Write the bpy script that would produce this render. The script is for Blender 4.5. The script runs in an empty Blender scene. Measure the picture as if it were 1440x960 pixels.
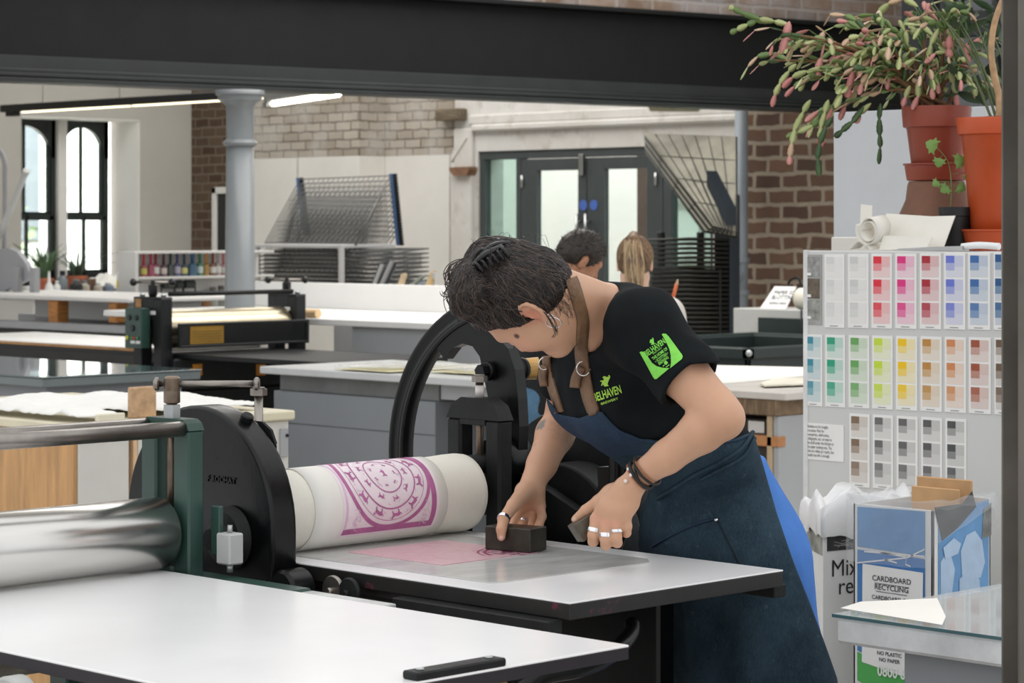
import bpy, math, random
import numpy as np
from mathutils import Vector as V, Matrix as Mx
from mathutils.bvhtree import BVHTree
R2 = math.sqrt(2.0)
CAMZ, FPX, HY = 1.53, 3500.0, 320.0
sc = bpy.context.scene
C = sc.collection
random.seed(7); rng = np.random.default_rng(7)

# ---- measuring: a pixel of the photograph plus a known distance / plane gives a point of the room
# room axes: X runs right-and-away, Y runs left-and-away, camera stands at the origin and looks along (1,1,0)
def S(px, py, d):
    s = (px-720)*d/FPX
    return V(((d+s)/R2, (d-s)/R2, CAMZ-(py-HY)*d/FPX))
def PZ(px, py, z): return S(px, py, FPX*(CAMZ-z)/(py-HY))
def PA(px, py, A): return S(px, py, A*R2/(1+(px-720)/FPX))
def PB(px, py, B): return S(px, py, B*R2/(1-(px-720)/FPX))
RT = V((1, -1, 0))/R2      # to the right of the picture
FW = V((1, 1, 0))/R2       # away from the camera
UP = V((0, 0, 1))

# ---- materials
def lin(c): 
    c = c/255.0
    return c/12.92 if c <= .04045 else ((c+.055)/1.055)**2.4
def L3(c): return (lin(c[0]), lin(c[1]), lin(c[2]), 1)
class NT:
    def __init__(s, name):
        s.mat = bpy.data.materials.new(name); s.mat.use_nodes = True
        s.t = s.mat.node_tree; s.n = s.t.nodes; s.b = s.n['Principled BSDF']
        s.out = s.n['Material Output']; s._tc = None
    def tc(s):
        if not s._tc: s._tc = s.n.new('ShaderNodeTexCoord')
        return s._tc.outputs['Object']
    def link(s, a, b): s.t.links.new(a, b)
    def node(s, typ, **kw):
        n = s.n.new(typ)
        for k, v in kw.items():
            if k in n.inputs: n.inputs[k].default_value = v
            else: setattr(n, k, v)
        return n
    def noise(s, scale=5, detail=4, rough=.55, stretch=None, vec=None):
        n = s.node('ShaderNodeTexNoise'); n.inputs['Scale'].default_value = scale
        n.inputs['Detail'].default_value = detail; n.inputs['Roughness'].default_value = rough
        v = vec or s.tc()
        if stretch:
            mp = s.node('ShaderNodeMapping'); mp.inputs['Scale'].default_value = stretch
            s.link(v, mp.inputs['Vector']); v = mp.outputs['Vector']
        s.link(v, n.inputs['Vector'])
        return n.outputs['Fac']
    def ramp(s, fac, stops, interp='LINEAR'):
        r = s.node('ShaderNodeValToRGB'); e = r.color_ramp; e.interpolation = interp
        while len(e.elements) < len(stops): e.elements.new(.5)
        for el, (p, c) in zip(e.elements, stops):
            el.position = p; el.color = L3(c) if len(c) == 3 else c
        s.link(fac, r.inputs['Fac']); return r.outputs['Color']
    def mix(s, fac, a, b, blend='MIX'):
        m = s.node('ShaderNodeMix', data_type='RGBA', blend_type=blend)
        for sock, x in ((m.inputs[0], fac), (m.inputs[6], a), (m.inputs[7], b)):
            if hasattr(x, 'is_linked'): s.link(x, sock)
            elif isinstance(x, (int, float)): sock.default_value = x
            else: sock.default_value = L3(x)
        return m.outputs[2]
    def math(s, op, a, b=0.0, c=None):
        m = s.node('ShaderNodeMath', operation=op)
        for i, x in enumerate((a, b) if c is None else (a, b, c)):
            if hasattr(x, 'is_linked'): s.link(x, m.inputs[i])
            else: m.inputs[i].default_value = x
        return m.outputs[0]
    def bump(s, h, strength=.3, dist=.002):
        b = s.node('ShaderNodeBump'); b.inputs['Strength'].default_value = strength
        b.inputs['Distance'].default_value = dist
        s.link(h, b.inputs['Height']); s.link(b.outputs['Normal'], s.b.inputs['Normal'])
    def set(s, col=None, rough=None, metal=None, spec=None, **kw):
        B = s.b.inputs
        if col is not None:
            if hasattr(col, 'is_linked'): s.link(col, B['Base Color'])
            else: B['Base Color'].default_value = L3(col)
        if rough is not None:
            if hasattr(rough, 'is_linked'): s.link(rough, B['Roughness'])
            else: B['Roughness'].default_value = rough
        if metal is not None: B['Metallic'].default_value = metal
        if spec is not None: B['Specular IOR Level'].default_value = spec
        for k, v in kw.items(): B[k.replace('_', ' ')].default_value = v
        return s.mat
def dk(c, k): return tuple(max(0, min(255, x*k)) for x in c)
def mat(name, col, rough=.5, metal=0, spec=.5, var=.12, vs=6, bump=0, bs=60, stretch=None, bd=.002, rv=0):
    m = NT(name)
    f = m.noise(vs, 5, .6, stretch)
    col2 = m.ramp(f, [(.3, dk(col, 1-var)), (.7, dk(col, 1+var*.5))]) if var else col
    m.set(col2, rough, metal, spec)
    if rv:
        m.set(rough=m.math('MULTIPLY_ADD', m.noise(vs*3, 4), rv*2, rough-rv))
    if bump: m.bump(m.noise(bs, 4, .6, stretch), bump, bd)
    return m.mat
_pm = {}
def paint(col, rough=.5, var=.05, **kw):
    k = (tuple(col), rough, var, tuple(sorted(kw.items())))
    if k not in _pm: _pm[k] = mat('paint', col, rough, var=var, **kw)
    return _pm[k]

# ---- mesh builder
class MB:
    def __init__(s): s.v = []; s.f = []; s.m = []; s.s = []
    def add(s, vs, fs, m=0, smooth=False, M=None):
        o = len(s.v)
        s.v += [tuple(M @ V(p)) if M else tuple(p) for p in vs]
        s.f += [tuple(i+o for i in f) for f in fs]
        s.m += [m]*len(fs); s.s += [smooth]*len(fs)
        return s
    def box(s, lo, hi, c=.003, m=0, M=None):
        lo = V(lo); hi = V(hi)
        for i in range(3):
            if lo[i] > hi[i]: lo[i], hi[i] = hi[i], lo[i]
        c = min(c, .35*min(hi-lo))
        vs = []; ix = {}
        for sx in (0, 1):
            for sy in (0, 1):
                for sz in (0, 1):
                    b = [(hi if k else lo)[i] for i, k in enumerate((sx, sy, sz))]
                    d = [-c if k else c for k in (sx, sy, sz)]
                    for ax in range(3):
                        p = [b[i]+(0 if i == ax else d[i]) for i in range(3)]
                        ix[(sx, sy, sz, ax)] = len(vs); vs.append(p)
        fs = []
        for ax in range(3):
            o = [(1, 2), (2, 0), (0, 1)][ax]
            for k in (0, 1):
                q = []
                for (a, b) in ((0, 0), (1, 0), (1, 1), (0, 1)):
                    t = [0, 0, 0]; t[ax] = k; t[o[0]] = a; t[o[1]] = b
                    q.append(ix[(*t, ax)])
                fs.append(q if k else q[::-1])
        for ax in range(3):   # edge strips along ax
            a, b = [(1, 2), (2, 0), (0, 1)][ax]
            for ka in (0, 1):
                for kb in (0, 1):
                    t0 = [0, 0, 0]; t0[a] = ka; t0[b] = kb; t1 = list(t0); t1[ax] = 1
                    q = [ix[(*t0, a)], ix[(*t1, a)], ix[(*t1, b)], ix[(*t0, b)]]
                    fs.append(q if ka != kb else q[::-1])
        for t in [(x, y, z) for x in (0, 1) for y in (0, 1) for z in (0, 1)]:
            q = [ix[(*t, 0)], ix[(*t, 1)], ix[(*t, 2)]]
            fs.append(q if sum(t) % 2 else q[::-1])
        return s.add(vs, fs, m, False, M)
    def cbox(s, c, size, ch=.003, m=0, M=None):
        c = V(c); h = V(size)/2
        return s.box(c-h, c+h, ch, m, M)
    def loft(s, rings, m=0, smooth=True, cap0=True, cap1=True, closed=False, mcap=None):
        n = len(rings[0]); vs = [p for r in rings for p in r]; fs = []
        k = len(rings)
        for i in range(k if closed else k-1):
            j = (i+1) % k
            for a in range(n):
                b = (a+1) % n
                fs.append((i*n+a, i*n+b, j*n+b, j*n+a))
        s.add(vs, fs, m, smooth)
        if not closed:
            mc = m if mcap is None else mcap
            o = len(s.v)-len(vs)
            if cap0: s.f.append(tuple(o+a for a in range(n))[::-1]); s.m.append(mc); s.s.append(False)
            if cap1: s.f.append(tuple(o+(k-1)*n+a for a in range(n))); s.m.append(mc); s.s.append(False)
        return s
    def lathe(s, prof, o=(0, 0, 0), axis=(0, 0, 1), n=28, m=0, smooth=True, cap0=True, cap1=True, sharp=None):
        ax = V(axis).normalized(); t = V((1, 0, 0)) if abs(ax.x) < .9 else V((0, 1, 0))
        u = ax.cross(t).normalized(); w = ax.cross(u); o = V(o)
        rings = [[o+ax*h+(u*math.cos(2*math.pi*k/n)+w*math.sin(2*math.pi*k/n))*max(r, 1e-5) for k in range(n)] for r, h in prof]
        # a repeated ring at hard corners keeps the shading crisp
        out = []; seg = [rings[0]]
        for i in range(1, len(rings)):
            seg.append(rings[i])
            if 0 < i < len(rings)-1:
                a = V((prof[i][0]-prof[i-1][0], prof[i][1]-prof[i-1][1])); b = V((prof[i+1][0]-prof[i][0], prof[i+1][1]-prof[i][1]))
                if a.length > 1e-7 and b.length > 1e-7 and a.normalized().dot(b.normalized()) < .75:
                    out.append(seg); seg = [rings[i]]
        out.append(seg)
        for i, g in enumerate(out):
            s.loft(g, m, smooth, cap0 and i == 0, cap1 and i == len(out)-1)
        return s
    def cyl(s, p0, p1, r, r1=None, n=20, m=0, ch=0.0, smooth=True):
        p0 = V(p0); p1 = V(p1); h = (p1-p0).length; r1 = r if r1 is None else r1
        prof = [(r, 0), (r1, h)] if not ch else [(r-ch, 0), (r, ch), (r1, h-ch), (r1-ch, h)]
        return s.lathe(prof, p0, p1-p0, n, m, smooth)
    def tube(s, pts, r, n=8, m=0, closed=False, cap=True, flat=1.0):
        pts = [V(p) for p in pts]; k = len(pts)
        rr = r if isinstance(r, (list, tuple)) else [r]*k
        tan = []
        for i in range(k):
            a = pts[(i-1) % k] if (closed or i) else pts[0]; b = pts[(i+1) % k] if (closed or i < k-1) else pts[-1]
            t = b-a; tan.append(t.normalized() if t.length > 1e-9 else V((0, 0, 1)))
        u = tan[0].orthogonal().normalized(); rings = []
        for i in range(k):
            u = (u-tan[i]*u.dot(tan[i]))
            u = u.normalized() if u.length > 1e-6 else tan[i].orthogonal().normalized()
            w = tan[i].cross(u)
            rings.append([pts[i]+(u*math.cos(2*math.pi*a/n)+w*math.sin(2*math.pi*a/n)*flat)*rr[i] for a in range(n)])
        return s.loft(rings, m, True, cap, cap, closed)
    def prism(s, poly, O, U, W, T, m=0, ms=None, smooth=False):
        """polygon (a,b) -> O + U a + W b, thickened by vector T"""
        O = V(O); U = V(U); W = V(W); T = V(T)
        a = [O+U*p[0]+W*p[1] for p in poly]; n = len(a)
        b = [p+T for p in a]
        flip = U.cross(W).dot(T) > 0
        area = sum(poly[i][0]*poly[(i+1) % n][1]-poly[(i+1) % n][0]*poly[i][1] for i in range(n))
        if area < 0: flip = not flip
        f0 = tuple(range(n)); f1 = tuple(range(n, 2*n))
        caps = [f0[::-1], f1] if flip else [f0, f1[::-1]]
        side = [((i, (i+1) % n, n+(i+1) % n, n+i) if flip else (i, n+i, n+(i+1) % n, (i+1) % n)) for i in range(n)]
        s.add(a+b, caps, m)
        o = len(s.v)-2*n
        s.f += [tuple(i+o for i in f) for f in side]; s.m += [m if ms is None else ms]*n; s.s += [smooth]*n
        return s
    def ell(s, c, rad, M=None, nu=16, nv=10, m=0):
        c = V(c); rings = []
        if not hasattr(rad, '__len__'): rad = (rad, rad, rad)
        for i in range(nv+1):
            t = math.pi*i/nv; sr = max(math.sin(t), 1e-3); z = -math.cos(t)
            ring = []
            for k in range(nu):
                a = 2*math.pi*k/nu
                p = V((rad[0]*sr*math.cos(a), rad[1]*sr*math.sin(a), rad[2]*z))
                ring.append(c+((M @ p) if M else p))
            rings.append(ring)
        return s.loft(rings, m, True)
    def grid(s, P, m=0, smooth=True, wrap=False):
        """P[i][j] points"""
        ni = len(P); nj = len(P[0]); fs = []
        for i in range(ni-1):
            for j in range(nj if wrap else nj-1):
                k = (j+1) % nj
                fs.append((i*nj+j, (i+1)*nj+j, (i+1)*nj+k, i*nj+k))
        return s.add([p for r in P for p in r], fs, m, smooth)
    def sheet(s, P, th, m=0, smooth=True):
        """a thin slab of thickness th below/behind the point grid"""
        ni = len(P); nj = len(P[0])
        N = []
        for i in range(ni):
            row = []
            for j in range(nj):
                a = V(P[min(i+1, ni-1)][j])-V(P[max(i-1, 0)][j]); b = V(P[i][min(j+1, nj-1)])-V(P[i][max(j-1, 0)])
                n = a.cross(b); row.append(n.normalized() if n.length > 1e-12 else V((0, 0, 1)))
            N.append(row)
        Q = [[V(P[i][j])-N[i][j]*th for j in range(nj)] for i in range(ni)]
        o = len(s.v); s.grid(P, m, smooth); o2 = len(s.v); s.grid([r[::-1] for r in Q], m, smooth)
        A = lambda i, j: o+i*nj+j
        Bq = lambda i, j: o2+i*nj+(nj-1-j)
        for i in range(ni-1):
            s.f += [(A(i, 0), Bq(i, 0), Bq(i+1, 0), A(i+1, 0)), (A(i, nj-1), A(i+1, nj-1), Bq(i+1, nj-1), Bq(i, nj-1))]
            s.m += [m, m]; s.s += [False, False]
        for j in range(nj-1):
            s.f += [(A(0, j), A(0, j+1), Bq(0, j+1), Bq(0, j)), (A(ni-1, j), Bq(ni-1, j), Bq(ni-1, j+1), A(ni-1, j+1))]
            s.m += [m, m]; s.s += [False, False]
        return s
    def merge(s, o, M=None):
        b = len(s.v)
        s.v += [tuple(M @ V(p)) if M else p for p in o.v]
        s.f += [tuple(i+b for i in f) for f in o.f]; s.m += o.m; s.s += o.s
        return s
    def build(s, name, mats, parent=None, origin=None, label=None):
        if not isinstance(mats, (list, tuple)): mats = [mats]
        me = bpy.data.meshes.new(name)
        a = np.array(s.v, dtype=float)
        if parent is not None: org = LOC[parent.name]
        elif origin is not None: org = V(origin)
        else:
            lo = a.min(0); hi = a.max(0); org = V(((lo[0]+hi[0])/2, (lo[1]+hi[1])/2, lo[2]))
        a = a-np.array(org)
        me.from_pydata([tuple(p) for p in a], [], s.f)
        for mm in mats: me.materials.append(mm)
        me.polygons.foreach_set('material_index', s.m); me.polygons.foreach_set('use_smooth', s.s)
        me.update()
        return _link(name, me, parent, org, label)
LOC = {}
def _link(name, data, parent, org, label=None):
    o = bpy.data.objects.new(name, data); C.objects.link(o); LOC[o.name] = V(org)
    if parent is not None: o.parent = parent
    else: o.location = org
    if label: o['label'] = label
    return o
def tag(o, label=None, cat=None, group=None, kind=None):
    if label: o['label'] = label
    if cat: o['category'] = cat
    if group: o['group'] = group
    if kind: o['kind'] = kind
    return o
def thing(name, label, cat, loc=(0, 0, 0), group=None):
    o = _link(name, None, None, V(loc)); o.empty_display_size = .05
    return tag(o, label, cat, group)
def struct(mb, name, mats): 
    o = mb.build(name, mats); o['kind'] = 'structure'; return o
def dup(root, loc=None, rotz=None, label=None, group=None):
    r = root.copy(); C.objects.link(r)
    if loc is not None: r.location = loc
    if rotz is not None: r.rotation_euler = (0, 0, rotz)
    if label: r['label'] = label
    if group: r['group'] = group
    for ch in list(root.children):
        c = ch.copy(); C.objects.link(c); c.parent = r
        for g in ch.children:
            e = g.copy(); C.objects.link(e); e.parent = c
    return r
def text_mb(txt, size, O, U, W, off=.0008, m=0, align='CENTER', wx=1.0, bold=0.0, sp=1.0, depth=.0):
    """lettering as mesh, origin O, reading direction U, up W"""
    cu = bpy.data.curves.new('t', 'FONT'); cu.body = txt; cu.size = size; cu.align_x = align
    cu.offset = bold; cu.space_character = sp; cu.extrude = depth; cu.resolution_u = 3
    o = bpy.data.objects.new('t', cu); C.objects.link(o)
    dg = bpy.context.evaluated_depsgraph_get(); dg.update()
    me = bpy.data.meshes.new_from_object(o.evaluated_get(dg))
    U = V(U).normalized(); W = V(W).normalized(); N = U.cross(W).normalized(); O = V(O)
    mb = MB()
    mb.add([O+U*(v.co.x*wx)+W*v.co.y+N*(v.co.z+off) for v in me.vertices], [tuple(p.vertices) for p in me.polygons], m)
    bpy.data.objects.remove(o); bpy.data.meshes.remove(me); bpy.data.curves.remove(cu)
    return mb
def arc(c, u, w, r, a0, a1, n, r2=None):
    c = V(c); u = V(u); w = V(w); r2 = r if r2 is None else r2
    return [c+u*(r*math.cos(a0+(a1-a0)*i/n))+w*(r2*math.sin(a0+(a1-a0)*i/n)) for i in range(n+1)]
def bez(p, n):
    """Catmull-Rom through points"""
    p = [V(q) for q in p]; out = []
    for i in range(len(p)-1):
        a = p[max(i-1, 0)]; b = p[i]; c = p[i+1]; d = p[min(i+2, len(p)-1)]
        for k in range(n):
            t = k/n
            out.append(.5*((2*b)+(c-a)*t+(2*a-5*b+4*c-d)*t*t+(3*b-a-3*c+d)*t**3))
    out.append(p[-1]); return out

# ---- signed-distance modelling for bodies and cloth
class SDF:
    def __init__(s, lo, hi, h):
        s.h = h; s.lo = np.array(lo, dtype=np.float32)
        s.n = np.ceil((np.array(hi)-np.array(lo))/h).astype(int)+1
        s.F = np.full(s.n, 1.0, dtype=np.float32)
    def sub(s, lo, hi):
        a = np.clip(np.floor((np.array(lo)-s.lo)/s.h).astype(int), 0, s.n-1)
        b = np.clip(np.ceil((np.array(hi)-s.lo)/s.h).astype(int)+1, 1, s.n)
        sl = tuple(slice(x, max(y, x+1)) for x, y in zip(a, b))
        ax = [s.lo[i]+np.arange(sl[i].start, sl[i].stop, dtype=np.float32)*s.h for i in range(3)]
        return sl, np.meshgrid(*ax, indexing='ij', sparse=True)
    def op(s, sl, d, k, mode):
        a = s.F[sl]
        if mode == 'add':
            if k > 0:
                hh = np.maximum(k-np.abs(a-d), 0)/k; s.F[sl] = np.minimum(a, d)-hh*hh*k*.25
            else: s.F[sl] = np.minimum(a, d)
        elif mode == 'cut':
            d = -d
            if k > 0:
                hh = np.maximum(k-np.abs(a-d), 0)/k; s.F[sl] = np.maximum(a, d)+hh*hh*k*.25
            else: s.F[sl] = np.maximum(a, d)
        return s
    def cap(s, p0, p1, r0, r1=None, k=.02, mode='add'):
        r1 = r0 if r1 is None else r1; p0 = np.array(p0); p1 = np.array(p1); pad = max(r0, r1)+max(k, 0)+3*s.h
        sl, (x, y, z) = s.sub(np.minimum(p0, p1)-pad, np.maximum(p0, p1)+pad)
        d = p1-p0; L = float(d@d)+1e-12
        t = np.clip(((x-p0[0])*d[0]+(y-p0[1])*d[1]+(z-p0[2])*d[2])/L, 0, 1)
        q = np.sqrt((x-p0[0]-t*d[0])**2+(y-p0[1]-t*d[1])**2+(z-p0[2]-t*d[2])**2)-(r0+(r1-r0)*t)
        return s.op(sl, q.astype(np.float32), k, mode)
    def chain(s, pts, rs, k=.02):
        for i in range(len(pts)-1): s.cap(pts[i], pts[i+1], rs[i], rs[i+1], k)
        return s
    def ell(s, c, rad, M=None, k=.02, mode='add'):
        """M: 3x3 with local axes as columns"""
        c = np.array(c); rad = np.array(rad, dtype=float); pad = rad.max()+max(k, 0)+3*s.h
        sl, (x, y, z) = s.sub(c-pad, c+pad)
        A = np.eye(3) if M is None else np.array(M)
        dx, dy, dz = x-c[0], y-c[1], z-c[2]
        l = [(A[0, i]*dx+A[1, i]*dy+A[2, i]*dz) for i in range(3)]
        k0 = np.sqrt(sum((l[i]/rad[i])**2 for i in range(3)))
        k1 = np.sqrt(sum((l[i]/rad[i]**2)**2 for i in range(3)))+1e-9
        return s.op(sl, (k0*(k0-1)/k1).astype(np.float32), k, mode)
    def full(s):
        ax = [s.lo[i]+np.arange(s.n[i], dtype=np.float32)*s.h for i in range(3)]
        return np.meshgrid(*ax, indexing='ij', sparse=True)
    def halfspace(s, p, n, mode='cut', k=0.0):
        """cut away the side the normal points to"""
        x, y, z = s.full(); n = V(n).normalized()
        d = -((x-p[0])*n[0]+(y-p[1])*n[1]+(z-p[2])*n[2])
        return s.op((slice(None),)*3, d.astype(np.float32), k, mode)
    def mesh(s, smooth=1):
        F = s.F; B = F < 0
        cnt = np.zeros(s.n-1, dtype=np.int8)
        cs = [(i, j, k) for i in (0, 1) for j in (0, 1) for k in (0, 1)]
        n = s.n
        cut = lambda A, c: A[c[0]:n[0]-1+c[0], c[1]:n[1]-1+c[1], c[2]:n[2]-1+c[2]]
        for c in cs: cnt += cut(B, c)
        act = np.argwhere((cnt > 0) & (cnt < 8)); idx = np.full(s.n-1, -1, dtype=np.int32)
        idx[tuple(act.T)] = np.arange(len(act))
        val = {c: F[act[:, 0]+c[0], act[:, 1]+c[1], act[:, 2]+c[2]] for c in cs}
        P = np.zeros((len(act), 3)); W = np.zeros(len(act))
        for c in cs:
            for ax in range(3):
                if c[ax]: continue
                e = list(c); e[ax] = 1; a = val[c]; b = val[tuple(e)]
                mk = (a < 0) != (b < 0); t = np.where(mk, a/np.where(mk, a-b, 1), 0)
                q = np.array(c, dtype=float)[None].repeat(len(act), 0); q[:, ax] += t
                P += q*mk[:, None]; W += mk
        P = (act+P/W[:, None])*s.h+s.lo
        faces = []
        for ax in range(3):
            o = [(1, 2), (2, 0), (0, 1)][ax]
            sa = [slice(None)]*3; sb = [slice(None)]*3
            sa[ax] = slice(0, n[ax]-1); sb[ax] = slice(1, n[ax])
            for q in o: sa[q] = slice(1, n[q]-1); sb[q] = slice(1, n[q]-1)
            a = B[tuple(sa)]; b = B[tuple(sb)]
            for (mk, fl) in ((a & ~b, False), (~a & b, True)):
                e = np.argwhere(mk)
                if not len(e): continue
                base = e.copy()
                for q in o: base[:, q] += 1
                def cell(d0, d1):
                    g = base.copy(); g[:, o[0]] -= d0; g[:, o[1]] -= d1
                    return idx[tuple(g.T)]
                Q = np.stack([cell(1, 1), cell(0, 1), cell(0, 0), cell(1, 0)], 1)
                faces.append(Q[:, ::-1] if fl else Q)
        Fc = np.concatenate(faces)
        for _ in range(smooth):
            acc = np.zeros_like(P); w = np.zeros(len(P))
            for a, b in ((0, 1), (1, 2), (2, 3), (3, 0)):
                np.add.at(acc, Fc[:, a], P[Fc[:, b]]); np.add.at(acc, Fc[:, b], P[Fc[:, a]])
                np.add.at(w, Fc[:, a], 1); np.add.at(w, Fc[:, b], 1)
            P = .5*P+.5*acc/np.maximum(w, 1)[:, None]
        return P, Fc
def np_obj(name, P, Fc, mats, parent, mi=None, label=None):
    me = bpy.data.meshes.new(name); org = LOC[parent.name] if parent else V(P.mean(0))
    q = P-np.array(org)
    me.vertices.add(len(q)); me.vertices.foreach_set('co', q.astype(np.float32).ravel())
    k = Fc.shape[1]
    me.loops.add(len(Fc)*k); me.loops.foreach_set('vertex_index', Fc.astype(np.int32).ravel())
    me.polygons.add(len(Fc)); me.polygons.foreach_set('loop_start', np.arange(0, len(Fc)*k, k, dtype=np.int32))
    me.polygons.foreach_set('use_smooth', np.ones(len(Fc), dtype=bool))
    for m in (mats if isinstance(mats, (list, tuple)) else [mats]): me.materials.append(m)
    if mi is not None: me.polygons.foreach_set('material_index', mi.astype(np.int32))
    me.update(calc_edges=True); me.validate()
    return _link(name, me, parent, org, label)
def wav(x, y, z, sc_, n=6, seed=0, stretch=(1, 1, 1)):
    """cheap smooth noise: a sum of sines"""
    r = np.random.default_rng(seed); out = 0
    for i in range(n):
        d = r.normal(size=3)*np.array(stretch); d = d/np.linalg.norm(d)*sc_*(.6+1.2*r.random())
        out = out+np.sin(x*d[0]+y*d[1]+z*d[2]+r.random()*6.28)
    return out/n
# =============================================================== setting
EXPO = 0.22
def brick_mat(name, c1, c2, mortar, w, h, ms=.012, noise=.35, wash=None, bump=.6, wob=.03):
    m = NT(name); sep = m.node('ShaderNodeSeparateXYZ'); m.link(m.tc(), sep.inputs[0])
    cmb = m.node('ShaderNodeCombineXYZ')
    m.link(m.math('ADD', sep.outputs['X'], sep.outputs['Y']), cmb.inputs['X']); m.link(sep.outputs['Z'], cmb.inputs['Y'])
    nz = m.node('ShaderNodeTexNoise'); nz.inputs['Scale'].default_value = 7; nz.inputs['Detail'].default_value = 3
    m.link(m.tc(), nz.inputs['Vector'])
    wb_ = m.node('ShaderNodeVectorMath', operation='MULTIPLY_ADD')
    m.link(nz.outputs['Color'], wb_.inputs[0]); wb_.inputs[1].default_value = (wob, wob, 0); m.link(cmb.outputs[0], wb_.inputs[2])
    b = m.node('ShaderNodeTexBrick'); m.link(wb_.outputs[0], b.inputs['Vector'])
    b.inputs['Scale'].default_value = 1; b.inputs['Brick Width'].default_value = w; b.inputs['Row Height'].default_value = h
    b.inputs['Mortar Size'].default_value = ms; b.inputs['Mortar Smooth'].default_value = .4; b.inputs['Bias'].default_value = 0
    b.inputs['Color1'].default_value = L3(c1); b.inputs['Color2'].default_value = L3(c2); b.inputs['Mortar'].default_value = L3(mortar)
    n1 = m.noise(9, 6, .7)
    col = m.mix(m.math('MULTIPLY', n1, noise), b.outputs['Color'], dk(c1, .45))
    if wash:
        n2 = m.noise(2.2, 5, .65)
        f = m.math('MULTIPLY', m.math('GREATER_THAN', n2, .52), .55)
        f2 = m.ramp(n2, [(.42, (0, 0, 0)), (.62, (200, 200, 200))])
        col = m.mix(f2, col, wash)
    m.set(col, .9, spec=.2)
    h_ = m.math('SUBTRACT', m.math('MULTIPLY', m.noise(40, 4), .4), b.outputs['Fac'])
    m.bump(h_, bump, .012); return m.mat
M_brick_pale = brick_mat('painted_brick', (192, 183, 170), (168, 158, 144), (126, 116, 104), .2, .078, .009, .42, wash=(198, 194, 188))
M_brick_dark = brick_mat('old_brick', (112, 94, 78), (84, 66, 54), (128, 116, 100), .2, .085, .012, .5)
M_brick_red = brick_mat('red_brick', (112, 86, 70), (76, 60, 52), (146, 135, 119), .26, .115, .02, .5, wob=.042)
def plaster(name, a, b, stain):
    m = NT(name); n1 = m.noise(1.3, 7, .65); n2 = m.noise(5, 6, .7)
    c = m.ramp(n1, [(.3, a), (.65, b)])
    c = m.mix(m.ramp(n2, [(.54, (0, 0, 0)), (.72, (190, 190, 190))]), c, stain)
    m.set(c, .85, spec=.2); m.bump(m.noise(14, 6), .4, .01); return m.mat
M_plaster = plaster('old_plaster', (192, 186, 178), (212, 210, 206), (150, 138, 124))
M_wall = mat('white_wall_paint', (222, 220, 216), .8, var=.03, vs=1.5)
M_wallgrey = mat('shadow_grey_wall', (176, 173, 165), .85, var=.03, vs=1.5)  # greyer than the wall itself, its unlit look put into the colour
M_panel = mat('white_panel', (222, 219, 213), .55, var=.03, vs=2)
M_conc = mat('pale_concrete_floor', (196, 190, 182), .55, var=.12, vs=1.2, bump=.1, bs=20, rv=.1)
M_beam = mat('black_girder_paint', (10, 14, 13), .6, var=.2, vs=3, bump=.15, bs=30, rv=.1, spec=.25)
M_colpaint = mat('blue_grey_gloss_paint', (120, 124, 126), .35, var=.04, vs=4, bump=.08, bs=40)
M_pipe = mat('pipe_paint', (128, 136, 142), .4, var=.06)
M_frame = mat('dark_grey_frame_paint', (62, 68, 68), .45, var=.06)
M_sash = mat('sash_black_green', (28, 38, 36), .45, var=.1)
M_stone = mat('brown_sandstone', (132, 98, 74), .9, var=.25, vs=9, bump=.5, bs=25)
M_timber = mat('weathered_timber', (112, 100, 82), .9, var=.3, vs=6, stretch=(8, 1, 8), bump=.5, bs=20)
def glassmat(name, tint=(240, 246, 245), rough=0.0, refl=.12):
    m = NT(name); g = m.node('ShaderNodeBsdfGlossy', Roughness=max(rough, .02)); t = m.node('ShaderNodeBsdfTransparent')
    t.inputs['Color'].default_value = L3(tint)
    fr = m.node('ShaderNodeLayerWeight', Blend=.5); mx = m.node('ShaderNodeMixShader')
    m.link(m.math('MULTIPLY_ADD', m.math('POWER', fr.outputs['Facing'], 4.0), .6, .03), mx.inputs[0]); m.link(t.outputs[0], mx.inputs[1]); m.link(g.outputs[0], mx.inputs[2])
    m.link(mx.outputs[0], m.out.inputs['Surface']); return m.mat
M_glass = glassmat('window_glass'); M_glassg = glassmat('greenish_glass', (214, 230, 226))
def emit(name, col, st):
    m = NT(name); m.set((20, 20, 20)); m.b.inputs['Emission Color'].default_value = L3(col); m.b.inputs['Emission Strength'].default_value = st; return m.mat
M_led = emit('warm_led_tube', (255, 240, 205), 2.2)

WA, WB, WC = 14.5, 18.4, 14.2           # back wall, window wall, forward part of the back wall
pxB = lambda px, A: A*(1-(px-720)/FPX)/(1+(px-720)/FPX)     # Y of pixel column on plane X=A
pxA = lambda px, B: B*(1+(px-720)/FPX)/(1-(px-720)/FPX)
HT = 4.4
mb = MB(); mb.box((-3, -9, -.2), (26, 34, 0), 0); struct(mb, 'floor', M_conc)
mb = MB(); mb.box((5.2, 5.2, HT), (14.8, 18.85, HT+.2), 0); struct(mb, 'ceiling', M_wall)
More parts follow.
